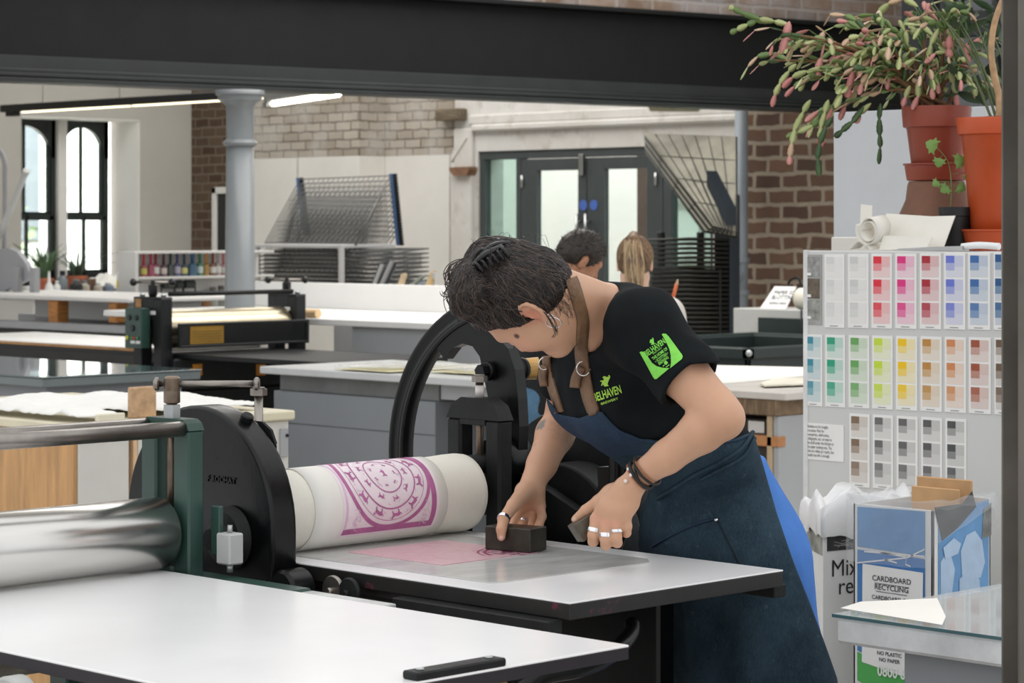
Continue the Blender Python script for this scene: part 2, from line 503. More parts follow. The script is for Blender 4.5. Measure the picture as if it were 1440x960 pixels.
# window wall with its opening
oa0, oa1, oz0, oz1 = pxA(30, WB), pxA(197, WB), 1.02, 2.51
mb = MB()
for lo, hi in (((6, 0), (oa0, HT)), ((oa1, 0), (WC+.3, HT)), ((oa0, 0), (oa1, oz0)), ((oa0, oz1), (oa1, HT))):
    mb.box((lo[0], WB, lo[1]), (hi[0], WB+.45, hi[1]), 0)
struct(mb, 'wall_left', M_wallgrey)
mb = MB(); mb.box((oa0-.05, WB-.14, oz0-.04), (oa1+.05, WB+.36, oz0), .008); struct(mb, 'trim_1', M_wall)
wy = WB+.36
mb = MB(); mb.box((oa1-.012, WB+.003, oz0), (oa1+.001, WB+.44, oz1), .002); mb.box((oa0, WB+.003, oz1-.012), (oa1, WB+.44, oz1+.001), .002); struct(mb, 'trim_12', M_wall)  # white liner keeps the window reveals lighter than the darkened wall
def sash_window(idx, a0, a1):
    z0, z1 = oz0, oz1-.01; w = a1-a0; zm = z0+(z1-z0)*.42
    fr = MB(); t = .055
    fr.box((a0, wy, z0), (a0+t, wy+.07, z1), .004); fr.box((a1-t, wy, z0), (a1, wy+.07, z1), .004)
    fr.box((a0, wy, z0), (a1, wy+.07, z0+.07), .004)
    # head with a pointed arch cut out of the dark panel
    hh = .34; n = 10; c = (a0+a1)/2; hw = w/2-t
    pl = [(a0, z1), (a0, z1-hh)] + [(c-hw*math.cos(k*math.pi/2/n), z1-hh+(hh-.06)*math.sin(k*math.pi/2/n)) for k in range(n+1)]
    pr = [(a1, z1), (a1, z1-hh)] + [(c+hw*math.cos(k*math.pi/2/n), z1-hh+(hh-.06)*math.sin(k*math.pi/2/n)) for k in range(n+1)]
    for p, q in ((pl, [(c, z1)]), (pr, [(c, z1)])):
        fr.prism(p+q, (0, wy, 0), (1, 0, 0), (0, 0, 1), (0, .05, 0))
    o = fr.build('window_%d' % idx, M_sash); tag(o, kind='structure')
    lo = MB(); s0 = .04
    for x0, x1 in ((a0+t, a0+t+s0), (a1-t-s0, a1-t), (c-.014, c+.014)):
        lo.box((x0, wy-.035, z0+.07), (x1, wy, zm), .003)
    lo.box((a0+t, wy-.035, zm-.045), (a1-t, wy, zm+.01), .003); lo.box((a0+t, wy-.035, z0+.07), (a1-t, wy, z0+.13), .003)
    lo.build('lower_sash', M_sash, o)
    up = MB()
    for x0, x1 in ((a0+t, a0+t+.035), (a1-t-.035, a1-t), (c-.014, c+.014)):
        up.box((x0, wy+.012, zm), (x1, wy+.045, z1-.02), .003)
    up.box((a0+t, wy+.012, zm-.02), (a1-t, wy+.045, zm+.03), .003)
    up.build('upper_sash', M_sash, o)
    g = MB(); g.box((a0+t, wy+.022, z0+.07), (a1-t, wy+.028, z1-.05), 0); g.build('pane', M_glass, o)
sash_window(1, pxA(78, wy)-.66, pxA(78, wy)+.01); sash_window(2, pxA(91, wy)-.10, pxA(153, wy))
mb = MB(); mb.box((pxA(78, wy), wy-.05, oz0), (pxA(91, wy), wy+.11, oz1), .01); struct(mb, 'trim_2', M_wall)
# back wall: dark brick corner with a cupboard door, panelled bay, panelled recess, plaster bay with the doors, brick bay
b0, b1, b2 = pxB(345, WC), pxB(505, WC), pxB(640, WA)
pz = 2.15
mb = MB(); mb.box((WC, b0, 0), (WC+.3, WB+.4, HT), 0); struct(mb, 'wall_back_corner', M_brick_dark)
mb = MB(); mb.box((WC, b1, pz), (WC+.3, b0, HT), 0); struct(mb, 'wall_back_bay', M_brick_pale)
mb = MB(); mb.box((WC, b1, 0), (WC+.3, b0, pz), .004)
mb.box((WC+.3, b2, 0), (WA+.3, b1+.1, .02), 0); struct(mb, 'wall_back_panelling', M_panel)
mb = MB(); mb.box((WA, b2, pz), (WA+.3, b1+.1, HT), 0); struct(mb, 'wall_back_recess', M_brick_pale)
mb = MB(); mb.box((WA, b2, 0), (WA+.3, b1+.1, pz), .004); struct(mb, 'wall_back_recess_panelling', M_panel)
seams = MB()
for px, A in ((419, WC), (633, WA)):
    b = pxB(px, A); seams.box((A-.006, b-.006, 0), (A+.01, b+.006, pz), .001)
struct(seams, 'trim_3', mat('panel_joint', (176, 173, 168), .7))
mb = MB(); bb = pxB(301, WC)
mb.box((WC-.03, bb-.06, 0), (WC+.02, bb, 1.9), .004); mb.box((WC-.03, b0, 1.84), (WC+.02, bb, 1.9), .004)
o = struct(mb, 'door_1', M_wall)
mb = MB(); mb.box((WC-.01, b0+.01, 0), (WC+.03, bb-.06, 1.84), .003); mb.build('door_leaf', mat('dark_door', (36, 36, 36), .5), o)
# plaster bay with opening
db0, db1, dz = pxB(672, WA), pxB(1003, WA), 2.166
pe = pxB(1048, WA)
mb = MB(); mb.box((WA, db0, 0), (WA+.3, b2, HT), 0); mb.box((WA, pe, 0), (WA+.3, db1, HT), 0); mb.box((WA, db1, dz), (WA+.3, db0, HT), 0)
struct(mb, 'wall_back', M_plaster)
mb = MB(); mb.box((WA, 8.2, 0), (WA+.3, pe, HT), 0); struct(mb, 'wall_right', M_brick_red)
# pilaster, capital, ledge, old timber
mb = MB(); mb.box((WA-.05, pxB(668, WA), 0), (WA+.01, pxB(640, WA), 1.98), .01); mb.box((WA-.04, pxB(668, WA), 2.03), (WA+.01, pxB(642, WA), 2.36), .01)
a = []
for k in range(9): 
    t_ = k/8*math.pi/2; a.append((.19*math.cos(t_)-.19, .2*math.sin(t_)))
mb.prism([(0, 0)]+a[::-1]+[], (WA-.05, pxB(640, WA)+.0, 2.08), (0, 1, 0), (0, 0, 1), (.05, 0, 0))
struct(mb, 'trim_4', M_plaster)
mb = MB(); c = .02
p_ = [(-.03, .07), (-.03, .045), (.0, 0), (.16, 0), (.21, .045), (.21, .07)]
mb.prism(p_, (WA-.1, pxB(668, WA), 1.965), (0, 1, 0), (0, 0, 1), (.11, 0, 0)); struct(mb, 'trim_5', M_stone)
mb = MB(); mb.box((WA-.06, pe, 2.33), (WA+.01, pxB(668, WA), 2.39), .015); mb.box((WA-.03, pe, 2.39), (WA+.01, pxB(662, WA), 2.47), .01); struct(mb, 'trim_6', M_plaster)
mb = MB(); mb.box((WA-.11, pxB(657, WA), 2.43), (WA+.01, pxB(624, WA), 2.53), .01); mb.box((WA-.115, pxB(657, WA)+.0, 2.455), (WA-.1, pxB(624, WA), 2.465), .002); struct(mb, 'trim_7', M_timber)
mb = MB(); mb.prism([(0, .06), (.06, 0), (.55, .02), (.59, .08)], (WA-.035, pxB(994, WA), 2.42), (0, 1, 0), (0, 0, 1), (.03, 0, 0)); struct(mb, 'trim_8', mat('olive_stained_timber', (98, 94, 72), .9, var=.2))
# glazed doors
def BB(px): return pxB(px, WA)
root = MB(); x0, x1 = WA+.02, WA+.1
root.box((x0, db0-.06, 0), (x1, db0, dz), .004); root.box((x0, db1, 0), (x1, db1+.05, dz), .004); root.box((x0-.004, db1-.001, dz-.07), (x1, db0+.001, dz+.001), .004)
root.box((x0, BB(730), 0), (x1, BB(723), dz), .004); root.box((x0, BB(942), 0), (x1, BB(930), dz), .004)
o = root.build('door_2', M_frame); tag(o, kind='structure')
mb = MB(); mb.box((x0+.03, BB(723), .1), (x0+.036, db0-.06, dz-.07), 0); mb.box((x0+.03, db1+.05, .1), (x0+.036, BB(942), dz-.07), 0); mb.build('sidelight_pane', M_glassg, o)
mb = MB(); mb.box((x0+.01, BB(723), 0), (x1-.01, db0-.06, .12), .003); mb.box((x0+.01, db1+.05, 0), (x1-.01, BB(942), .12), .003); mb.build('kick_plate', M_frame, o)
def leaf(pl, pr, gl, gr):
    bl, br, gbl, gbr = BB(pl), BB(pr), BB(gl), BB(gr); zt = dz-.075; gz0, gz1 = .4, 1.995
    m_ = MB()
    m_.box((x0-.0, gbl, .01), (x1-.02, bl, zt), .003); m_.box((x0, br, .01), (x1-.02, gbr, zt), .003)
    m_.box((x0, gbr, .01), (x1-.02, gbl, gz0), .003); m_.box((x0, gbr, gz1), (x1-.02, gbl, zt), .003)
    d = m_.build('door_leaf', M_frame, o)
    g = MB(); g.box((x0+.03, gbr, gz0), (x0+.036, gbl, gz1), 0); g.build('glass', M_glass, d)
    return d
d1 = leaf(730.5, 822, 752, 810); d2 = leaf(823, 929.5, 847, 907)
M_steel = mat('brushed_steel', (190, 190, 188), .3, 1, var=.05)
M_blue = paint((74, 104, 180), .4)
for d, px, pz2 in ((d1, 815.5, 318), (d2, 828, 318)):
    b = BB(px); h = MB(); h.tube([(x0-.06, b, 1.64), (x0-.06, b, 1.36)], .012, 10)
    for z in (1.42, 1.58): h.tube([(x0, b, z), (x0-.06, b, z)], .008, 8)
    h.build('pull_handle', M_steel, d)
    s_ = MB(); s_.cyl((x0, BB(818 if d is d1 else 833), 1.71), (x0-.006, BB(818 if d is d1 else 833), 1.71), .042, n=24); s_.build('round_blue_sign', M_blue, d)
h = MB(); h.box((x0-.04, BB(821), 1.95), (x0, BB(815), 2.12), .006); h.build('door_closer', M_steel, d1)
for d, px in ((d1, 733), (d2, 921)):
    h = MB(); h.cyl((x0-.012, BB(px), 1.86), (x0-.012, BB(px), 1.96), .012, n=10); h.build('hinge', M_steel, d)
# beyond the doors: a pale corridor
mb = MB(); mb.box((WA+3.2, 6, 0), (WA+3.4, 26, 4), 0); struct(mb, 'wall_corridor', M_wall)
mb = MB(); 
for b in (14.6, 15.15): mb.box((WA+3.15, b, .9), (WA+3.2, b+.04, 3), .003)
mb.box((WA+3.15, 14.2, 1.75), (WA+3.2, 15.6, 1.79), .003); mb.box((WA+3.15, 14.2, 1.2), (WA+3.2, 15.6, 1.24), .003); struct(mb, 'trim_9', M_wallgrey)
mb = MB(); mb.box((WA+2.6, 13.62, 0), (WA+3.2, 14.0, 4), .01); struct(mb, 'trim_10', mat('lilac_wall', (196, 200, 214), .8))
mb = MB(); mb.box((WA+1.9, 14.72, 0), (WA+2.0, 14.84, 3.4), .01); struct(mb, 'trim_11', mat('rust_post', (92, 74, 66), .8))
# outside the window: pale terrace and a hedge
M_out = brick_mat('outside_stone', (226, 222, 214), (212, 208, 198), (196, 190, 182), .5, .25, .02, .1)
mb = MB(); mb.box((8, 30, 0), (24, 30.4, 9), 0); struct(mb, 'wall_outside_terrace', M_out)
for k, (x, w) in enumerate(((17.2, .9), (19.6, .9), (22, .9))):
    mb = MB(); mb.box((x, 29.93, 1.5), (x+w, 30.02, 3.3), .01); mb.box((x-.12, 29.88, 1.35), (x+w+.12, 30.0, 1.5), .01); tag(struct(mb, 'window_%d' % (k+3), paint((120, 124, 128), .3)))
def leafmat(name, c1, c2):
    m = NT(name); m.set(m.ramp(m.noise(8, 3), [(.3, c1), (.7, c2)]), .5); m.b.inputs['Subsurface Weight'].default_value = .0; return m.mat
mb = MB()
for k in range(900):
    p = V((rng.uniform(13.5, 22), 27.2+rng.normal()*.5, abs(rng.normal())*.9)); r_ = rng.uniform(.06, .14); th = rng.uniform(0, 6.28); ti = rng.uniform(-.7, .7)
    u = V((math.cos(th), math.sin(th), ti)).normalized()*r_; w = V((-math.sin(th), math.cos(th), rng.uniform(-.5, .5))).normalized()*r_*.6
    mb.add([p-u, p-w, p+u, p+w], [(0, 1, 2, 3)])
mb.box((13.4, 27, 0), (22, 27.4, .5), .1); o = mb.build('hedge', leafmat('hedge_leaves', (96, 128, 78), (150, 176, 118)))
tag(o, 'leafy green hedge outside behind the tall sash windows', 'hedge', kind='stuff')
# column
M_col = M_colpaint
cp = S(337.5, 126, 14.25); cz = cp.z
root = thing('cast_iron_column', 'pale blue-grey round cast iron column under the black girder', 'column', (cp.x, cp.y, 0)); root['kind'] = 'structure'
r_ = .079
mb = MB(); mb.lathe([(.16, 0), (.16, .08), (.12, .16), (r_+.012, .2), (r_+.01, .9), (r_, cz-.32)], cp*1.0-V((0, 0, cz)), n=40)
mb.build('shaft', M_col, root)
mb = MB(); mb.lathe([(r_, cz-.325), (r_+.013, cz-.318), (r_+.02, cz-.305), (r_+.012, cz-.292), (r_, cz-.285), (r_, cz-.1), (r_+.02, cz-.075), (r_+.045, cz-.06), (r_+.05, cz-.035), (r_+.062, cz-.03), (r_+.062, cz-.004)], cp-V((0, 0, cz)), n=40)
mb.build('capital', M_col, root)
# girder
g0 = S(0, 113, .87*15.55); g1 = S(1030, 152, .87*19.17); zb = g0.z; zt = zb+.625
gd = (g1-g0); gd.z = 0; gd.normalize(); gn = V((gd.y, -gd.x, 0))     # towards the viewer
if gn.dot(FW) > 0: gn = -gn
p0 = g0-gd*5; p1 = g0+gd*((14.55-g0.x)/gd.x); L = (p1-p0).length
G = Mx((( gd.x, -gn.x, 0, p0.x), (gd.y, -gn.y, 0, p0.y), (0, 0, 1, 0), (0, 0, 0, 1)))   # local y runs away from viewer
root = thing('girder_beam', 'long black riveted steel girder spanning the room overhead', 'beam', (p0.x, p0.y, zb)); root['kind'] = 'structure'
mb = MB(); mb.box((0, .1, zb+.05), (L, .14, zt-.03), .002, M=G); mb.build('web', M_beam, root)
mb = MB(); mb.box((0, 0, zb+.028), (L, .26, zb+.05), .004, M=G); mb.box((0, .0, zb), (L, .24, zb+.024), .004, M=G)
mb.box((0, .03, zb+.05), (L, .1, zb+.075), .006, M=G); mb.box((0, .086, zb+.075), (L, .1, zb+.15), .004, M=G)
mb.build('bottom_flange', mat('girder_flange_highlight', (24, 30, 29), .45, var=.25, vs=4, bump=.2, bs=20), root)  # flange coloured lighter than the web to carry its edge highlights
mb = MB(); mb.box((0, 0, zt-.03), (L, .26, zt), .004, M=G); mb.build('top_flange', M_beam, root)
mb = MB(); mb.box((0, .06, zt), (L, .4, HT+.4), 0, M=G); struct(mb, 'wall_over_girder', brick_mat('over_girder_brick', (142, 120, 102), (112, 94, 80), (150, 140, 130), .25, .09, .014, .5, wash=(150, 148, 150)))
# vertical pipe
pp = PA(1042.5, 390, 14.2); r_ = .049
root = thing('drain_pipe', 'grey painted vertical waste pipe with collars beside the brick wall', 'pipe', (pp.x, pp.y, 0)); root['kind'] = 'structure'
mb = MB(); mb.cyl((pp.x, pp.y, 0), (pp.x, pp.y, 2.6), r_, n=24)
mb.build('pipe_run', M_pipe, root)
for py in (366, 411):
    z = CAMZ-(py-HY)*pp.dot(FW)/FPX; m_ = MB(); m_.lathe([(r_, z-.02), (r_+.012, z-.016), (r_+.012, z+.016), (r_, z+.02)], (pp.x, pp.y, 0), n=24); m_.build('collar', M_pipe, root)
q = PA(1034, 388, 14.16); mb = MB(); mb.lathe([(.06, -.05), (.075, -.04), (.075, 0), (.05, .02), (.05, .06), (.03, .075), (.001, .08)], q, RT*.3-FW, n=24); mb.build('inspection_eye', M_pipe, root)
# hanging lights
root = thing('linear_light', 'long black suspended light track with warm strips near the window wall', 'light', PA(5, 148, 11.5))
y0, y1 = pxB(5, 11.5), pxB(395, 11.5)
mb = MB(); mb.box((11.46, y1, 2.475), (11.54, y0, 2.535), .006); mb.box((11.47, y0-.2, 2.44), (11.53, y0-.07, 2.475), .004); mb.build('housing', paint((26, 28, 28), .5), root)
for a, b in ((32, 182), (188, 316), (322, 392)):
    mb = MB(); mb.box((11.48, pxB(b, 11.5), 2.463), (11.52, pxB(a, 11.5), 2.474), .004); mb.build('strip', M_led, root)
mb = MB()
for px in (60, 168, 300): mb.tube([(11.5, pxB(px, 11.5), 2.53), (11.5, pxB(px, 11.5), HT)], .003, 5)
mb.build('hanging_wire', M_steel, root)
a_ = S(379, 143, 16.2); b_ = S(478, 128, 14.95); d_ = (b_-a_); d_.z = 0; L = d_.length; d_.normalize(); n_ = V((d_.y, -d_.x, 0))
root = thing('batten_light', 'short grey batten light with a lit tube beside the column top', 'light', a_)
G2 = Mx(((d_.x, n_.x, 0, a_.x), (d_.y, n_.y, 0, a_.y), (0, 0, 1, a_.z), (0, 0, 0, 1)))
mb = MB(); mb.box((0, -.045, -.0), (L, .045, .07), .01, M=G2); mb.build('housing', mat('batten_grey', (150, 152, 150), .5), root)
mb = MB(); mb.box((.07, -.02, -.032), (L-.02, .02, -.002), .01, M=G2); mb.build('tube', emit('white_tube', (255, 246, 225), 9), root)
mb = MB(); mb.box((0, -.05, -.04), (.07, .05, .0), .008, M=G2); mb.build('end_cap', mat('batten_end', (120, 122, 122), .5), root)
mb = MB()
for x in (.15, L-.15): mb.tube([G2 @ V((x, 0, .06)), G2 @ V((x, 0, HT-a_.z))], .003, 5)
mb.build('hanging_wire', M_steel, root)
# =============================================================== presses
M_lam = mat('white_laminate', (244, 244, 244), .22, var=.01, vs=2, rv=.03)
M_core = mat('black_laminate_core', (34, 28, 36), .5, var=.2, vs=20)
M_green = mat('dark_green_enamel', (44, 72, 64), .38, var=.12, vs=8, bump=.08, bs=60)
M_cast = mat('black_cast_iron_paint', (12, 14, 15), .32, var=.3, vs=10, bump=.22, bs=45, rv=.10, spec=.32)
M_castr = mat('worn_black_cast_iron', (24, 26, 26), .55, var=.35, vs=14, bump=.35, bs=70, rv=.12, spec=.3)
M_roll = mat('polished_roller_steel', (214, 212, 208), .24, 1, var=.04, vs=3, stretch=(.4, 6, 6), rv=.05)
M_steel2 = mat('worn_steel', (150, 144, 138), .36, 1, var=.15, vs=12, rv=.1)
M_zinc = mat('zinc_nut', (186, 190, 190), .45, .8, var=.1, vs=20)
M_rust = mat('brown_worn_steel', (128, 112, 98), .42, .8, var=.2, vs=18)
def hexp(mb, c, r, h, m=0, ang=0.0, axis='z'):
    c = V(c); p = [(r*math.cos(ang+k*math.pi/3), r*math.sin(ang+k*math.pi/3)) for k in range(6)]
    U, W, T = {'z': ((1, 0, 0), (0, 1, 0), (0, 0, h)), 'x': ((0, 1, 0), (0, 0, 1), (h, 0, 0))}[axis]
    return mb.prism(p, c, U, W, T, m)
ZT = .9
# ---------------- front press: green frame, steel roller
P1 = thing('etching_press', 'front etching press with dark green frame, bare steel roller and long white bed', 'etching press', (2.43, 3.5, 0))
a0, a1, b0 = 2.087, 2.784, 2.534; rb = 3.705
mb = MB(); mb.box((a0, b0, ZT-.022), (a1, 4.75, ZT-.0035), .001, 0); mb.box((a0, b0, ZT-.0035), (a1, 4.75, ZT), .0008, 1)
mb.build('press_bed', [M_core, M_lam], P1, label='white topped press bed with a thin black edge')
r1 = .066; zc = ZT+.002+r1
mb = MB(); mb.lathe([(.02, 0), (.02, .03), (r1-.006, .031), (r1, .038), (r1, .762), (r1-.006, .769), (.02, .77), (.02, .8)], (2.022, rb, zc), (1, 0, 0), 64)
mb.build('roller', M_roll, P1, label='polished steel top roller')
def portal(A0, A1, B0, B1, z0, z1, o0, o1, oz0, oz1, ch, name, m, parent, c=.004):
    """side frame with an open window"""
    p = [(B0, z0), (B1, z0), (B1, z1-ch), (B1-ch, z1), (B0+ch, z1), (B0, z1-ch)]
    mb = MB()
    mb.box((A0, B0, z0), (A1, o0, z1-ch), c); mb.box((A0, o1, z0), (A1, B1, z1-ch), c)
    mb.prism([(B0, z1-ch), (B1, z1-ch), (B1-ch*.35, z1-ch*.35), (B1-ch, z1), (B0+ch, z1), (B0+ch*.35, z1-ch*.35)], (A0, 0, 0), (0, 1, 0), (0, 0, 1), (A1-A0, 0, 0))
    if oz1 < z1-ch: mb.box((A0, o0-.002, oz1), (A1, o1+.002, z1-ch), .001)
    if oz0 > z0: mb.box((A0, o0-.002, z0), (A1, o1+.002, oz0), .001)
    return mb.build(name, m, parent)
for A in (2.8, 2.008):
    f = portal(A, A+.036, 3.636, 3.782, .60, 1.178, 3.684, 3.736, .6, 1.15, .02, 'side_frame', M_green, P1)
    mb = MB(); mb.cyl((A+.018, 3.71, zc), (A+.018, 3.71, 1.19), .009, n=14); mb.build('pressure_screw', M_rust, f)
    mb = MB(); hexp(mb, (A+.018, 3.71, 1.178), .0165, .024); mb.build('lock_nut', M_zinc, f)
    mb = MB(); mb.box((A+.004, 3.688, zc-.045), (A+.032, 3.732, zc+.045), .003); mb.build('bearing_block', M_castr, f)
for b in (3.657, 3.765):
    mb = MB(); mb.cyl((2.03, b, 1.161), (2.805, b, 1.161), .0145, n=20); mb.build('tie_rod', M_steel2, P1)
def tee(A, B):
    mb = MB(); mb.lathe([(.009, 1.19), (.009, 1.203), (.0155, 1.206), (.0155, 1.226), (.0148, 1.228), (.0155, 1.23), (.0155, 1.251), (.012, 1.2545), (.001, 1.2545)], (A, B, 0), n=24)
    t = mb.build('screw_handle', M_rust, P1)
    c = V((A, B, 1.2405)); mb = MB(); mb.cyl(c-RT*.03, c+RT*.152, .006, n=14); mb.build('cross_bar', M_steel2, t)
    for q in (-.034, .152):
        mb = MB(); mb.cyl(c+RT*q, c+RT*(q+.011), .0125, n=18, ch=.003); mb.build('bar_knob', M_steel2, t)
tee(2.818, 3.71); tee(2.026, 3.71)
for A in (2.795, 2.0):
    mb = MB(); mb.box((A, 3.36, .842), (A+.07, 4.1, .893), .006); mb.build('side_rail', M_green, P1)
mb = MB(); mb.box((2.832, 3.14, .874), (2.862, 3.36, .889), .002); mb.build('guide_bar', M_zinc, P1)
mb = MB()
mb.box((2.35, b0+.001, ZT), (2.525, b0+.034, ZT+.012), .0025); st = mb.build('end_stop', M_castr, P1)
for a in (2.37, 2.505):
    mb = MB(); mb.cyl((a, b0+.018, ZT+.012), (a, b0+.018, ZT+.0145), .006, n=12); mb.build('stop_screw', M_zinc, st)
mb = MB(); mb.box((2.4, b0+.002, ZT-.05), (2.53, b0+.03, ZT-.0225), .003); mb.build('wooden_batten', mat('batten_wood', (166, 132, 92), .6, vs=12, stretch=(1, 9, 9)), P1)
# limit switch beside the frame
mb = MB(); mb.box((2.842, 3.60, .93), (2.853, 3.625, 1.02), .002); sw = mb.build('switch_bracket', M_green, P1)
mb = MB(); mb.box((2.838, 3.565, .915), (2.872, 3.605, .972), .003); mb.build('limit_switch', mat('switch_grey', (186, 188, 186), .5, var=.05), sw)
mb = MB(); mb.cyl((2.855, 3.585, .972), (2.855, 3.585, .986), .005, n=10); mb.cyl((2.855, 3.585, .9), (2.855, 3.585, .916), .006, n=10); mb.build('switch_plunger', M_zinc, sw)
# stand
for A in (2.0, 2.8):
    for B in (3.43, 4.05):
        mb = MB(); mb.box((A, B-.03, 0), (A+.06, B+.03, .842), .004); mb.build('leg', M_green, P1)
    mb = MB(); mb.box((A+.01, 3.4, .3), (A+.05, 4.08, .36), .004); mb.build('foot_rail', M_green, P1)
for B in (3.43, 4.05):
    mb = MB(); mb.box((2.06, B-.02, .5), (2.8, B+.02, .58), .004); mb.build('cross_rail', M_green, P1)
mb = MB(); mb.lathe([(.02, 0), (r1, .001), (r1, .73), (.02, .731)], (2.06, rb, ZT-.024-r1), (1, 0, 0), 40); mb.build('lower_roller', M_steel2, P1)
# left-hand drive wheel below the bed edge
mb = MB(); mb.cyl((1.995, 3.1, .85), (2.03, 3.1, .85), .012, n=12); mb.lathe([(.045, 0), (.05, .004), (.05, .03), (.045, .034)], (2.045, 3.09, .825), (1, 0, 0), 28); mb.build('guide_wheel', mat('nylon_wheel', (188, 190, 186), .5), P1)

# ---------------- second press: black cast iron
P2 = thing('etching_press', 'middle black cast iron press with big hand wheel and blanket covered roller', 'etching press', (3.3, 3.5, 0))
A0, A1, B0 = 3.026, 3.596, 2.889; rb2 = 3.725
mb = MB(); mb.box((A0, B0, ZT-.03), (A1, 4.7, ZT-.003), .0015, 0); mb.box((A0, B0, ZT-.003), (A1, 4.7, ZT), .0008, 1)
M_bedtop = NT('inked_white_bed'); nz = M_bedtop.noise(5, 6, .65)
M_bedtop.set(M_bedtop.mix(M_bedtop.ramp(nz, [(.55, (0, 0, 0)), (.8, (120, 120, 120))]), (234, 234, 235), (196, 190, 186)), .28); M_bedtop = M_bedtop.mat
M_edge2 = NT('ink_stained_bed_edge'); nz = M_edge2.noise(14, 5, .7)
M_edge2.set(M_edge2.ramp(nz, [(.3, (18, 17, 16)), (.64, (30, 28, 26)), (.72, (92, 34, 54))]), .5); M_edge2 = M_edge2.mat
mb.build('press_bed', [M_edge2, M_bedtop], P2, label='white press bed with ink stained black edge')
r2 = .078; zc2 = ZT+.004+r2
M_felt = mat('white_wool_felt', (232, 229, 218), .95, var=.04, vs=8, bump=.2, bs=200, spec=.1)
M_paper = mat('white_printing_paper', (238, 235, 228), .8, var=.02, vs=3, spec=.2)
mb = MB(); mb.lathe([(.03, -.05), (.03, 0), (r2-.008, .002), (r2-.008, .548), (.03, .55), (.03, .6)], (3.028, rb2, zc2), (1, 0, 0), 40); rl = mb.build('roller', M_steel2, P2)
mb = MB(); mb.lathe([(r2-.012, -.002), (r2-.004, 0), (r2, .004), (r2, .44), (r2+.001, .47), (r2+.0025, .5), (r2+.003, .53), (r2+.001, .546), (r2-.006, .553), (r2-.02, .555)], (3.03, rb2, zc2), (1, 0, 0), 72)
mb.build('felt_blanket', M_felt, rl, label='white felt blanket wrapped round the roller')
def cylmap(x, y, r):   # x along the roller, y = arc length from the front horizontal upward
    th = y/r2; return V((x, rb2-math.cos(th)*r, zc2+math.sin(th)*r))
y0, y1 = -.105, .20; ax0, ax1 = 3.112, 3.462
mb = MB(); mb.sheet([[cylmap(ax0+(ax1-ax0)*i/8, y0+(y1-y0)*j/48, r2+.0026) for j in range(49)] for i in range(9)], .0016); 
pr = mb.build('printed_sheet', M_paper, None); tag(pr, 'white paper printed with a pink round medallion, wrapped on the blanket roller', 'print')
M_pk = [mat('pink_ink', (186, 108, 158), .7, var=.12, vs=30), mat('pale_pink_ink', (226, 196, 216), .7, var=.05, vs=30), mat('light_pink_tone', (238, 224, 230), .75, var=.04, vs=20)]
px0, px1 = 3.19, 3.430; W = px1-px0; yb = -.053
def q2(x, y, k=0): return cylmap(px0+x*W, yb+y*W, r2+.0030+.00025*k)
def strip2(m, x0, y0_, x1, y1_, k, nx=12, ny=24):
    m.grid([[q2(x0+(x1-x0)*i/nx, y0_+(y1_-y0_)*j/ny, k) for j in range(ny+1)] for i in range(nx+1)], 0)
tn = MB(); strip2(tn, -.03, -.03, 1.03, 1.03, 0, 24, 40); tn.build('tone', M_pk[2], pr)
bd = MB()
strip2(bd, 0, 0, 1, .055, 2, 24, 3); strip2(bd, 0, .945, 1, 1, 2, 24, 3); strip2(bd, .945, 0, 1, 1, 2, 3, 40)
bd.build('printed_border', M_pk[0], pr)
lb = MB(); strip2(lb, 0, .05, .022, 1, 2, 2, 40); lb.build('faint_border', M_pk[1], pr)
def ring(m, r0, r1_, k, n=96):
    P = [[q2(.5+rr*math.cos(6.28319*j/n), .5+rr*math.sin(6.28319*j/n), k) for j in range(n)] for rr in (r0, (r0+r1_)/2, r1_)]
    m.grid(P, 0, wrap=True)
rg = MB()
for r_, w_ in ((.44, .034), (.30, .012), (.17, .010), (.40, .004)): ring(rg, r_, r_+w_, 3)
rg.build('printed_rings', M_pk[0], pr)
# little running beasts and leaf sprigs round the rings
beast = [(-.5, .0), (-.42, .22), (-.2, .26), (.12, .2), (.3, .3), (.36, .44), (.44, .36), (.52, .3), (.4, .2), (.36, .02), (.46, -.2), (.38, -.34), (.3, -.14), (.2, -.06), (-.12, -.02), (-.24, -.12), (-.16, -.34), (-.28, -.36), (-.36, -.1), (-.5, .1), (-.66, .2), (-.62, .08)]
bs_ = MB()
def place(poly, r_, a, s_, k=3):
    ca, sa = math.cos(a), math.sin(a); pts = []
    for (u, v) in poly:
        x = r_+v*s_; y = -u*s_
        pts.append(q2(.5+x*ca-y*sa, .5+x*sa+y*ca, k))
    bs_.add(pts, [tuple(range(len(pts)))])
for k in range(11): place(beast, .352, k*6.2832/11+.28, .1)
for k in range(9): place(beast, .226, k*6.2832/9, .062)
for k in range(7): place(beast, .115, k*6.2832/7, .034)
place(beast, .0, 0, .07)
bs_.build('printed_beasts', M_pk[0], pr)
ln = MB()
for k in range(46):
    a = k*6.2832/46+.05; r_ = rng.choice([.33, .37, .26, .2, .13]); pts = []
    l_ = rng.uniform(.02, .05); th = a+rng.uniform(-1.2, 1.2)
    p = [(.5+r_*math.cos(a)+t*l_*math.cos(th+t*1.5), .5+r_*math.sin(a)+t*l_*math.sin(th+t*1.5)) for t in (0, .33, .66, 1)]
    w_ = .0028
    ln.grid([[q2(x+w_*s_, y+w_*s_, 3) for s_ in (-1, 1)] for x, y in p])
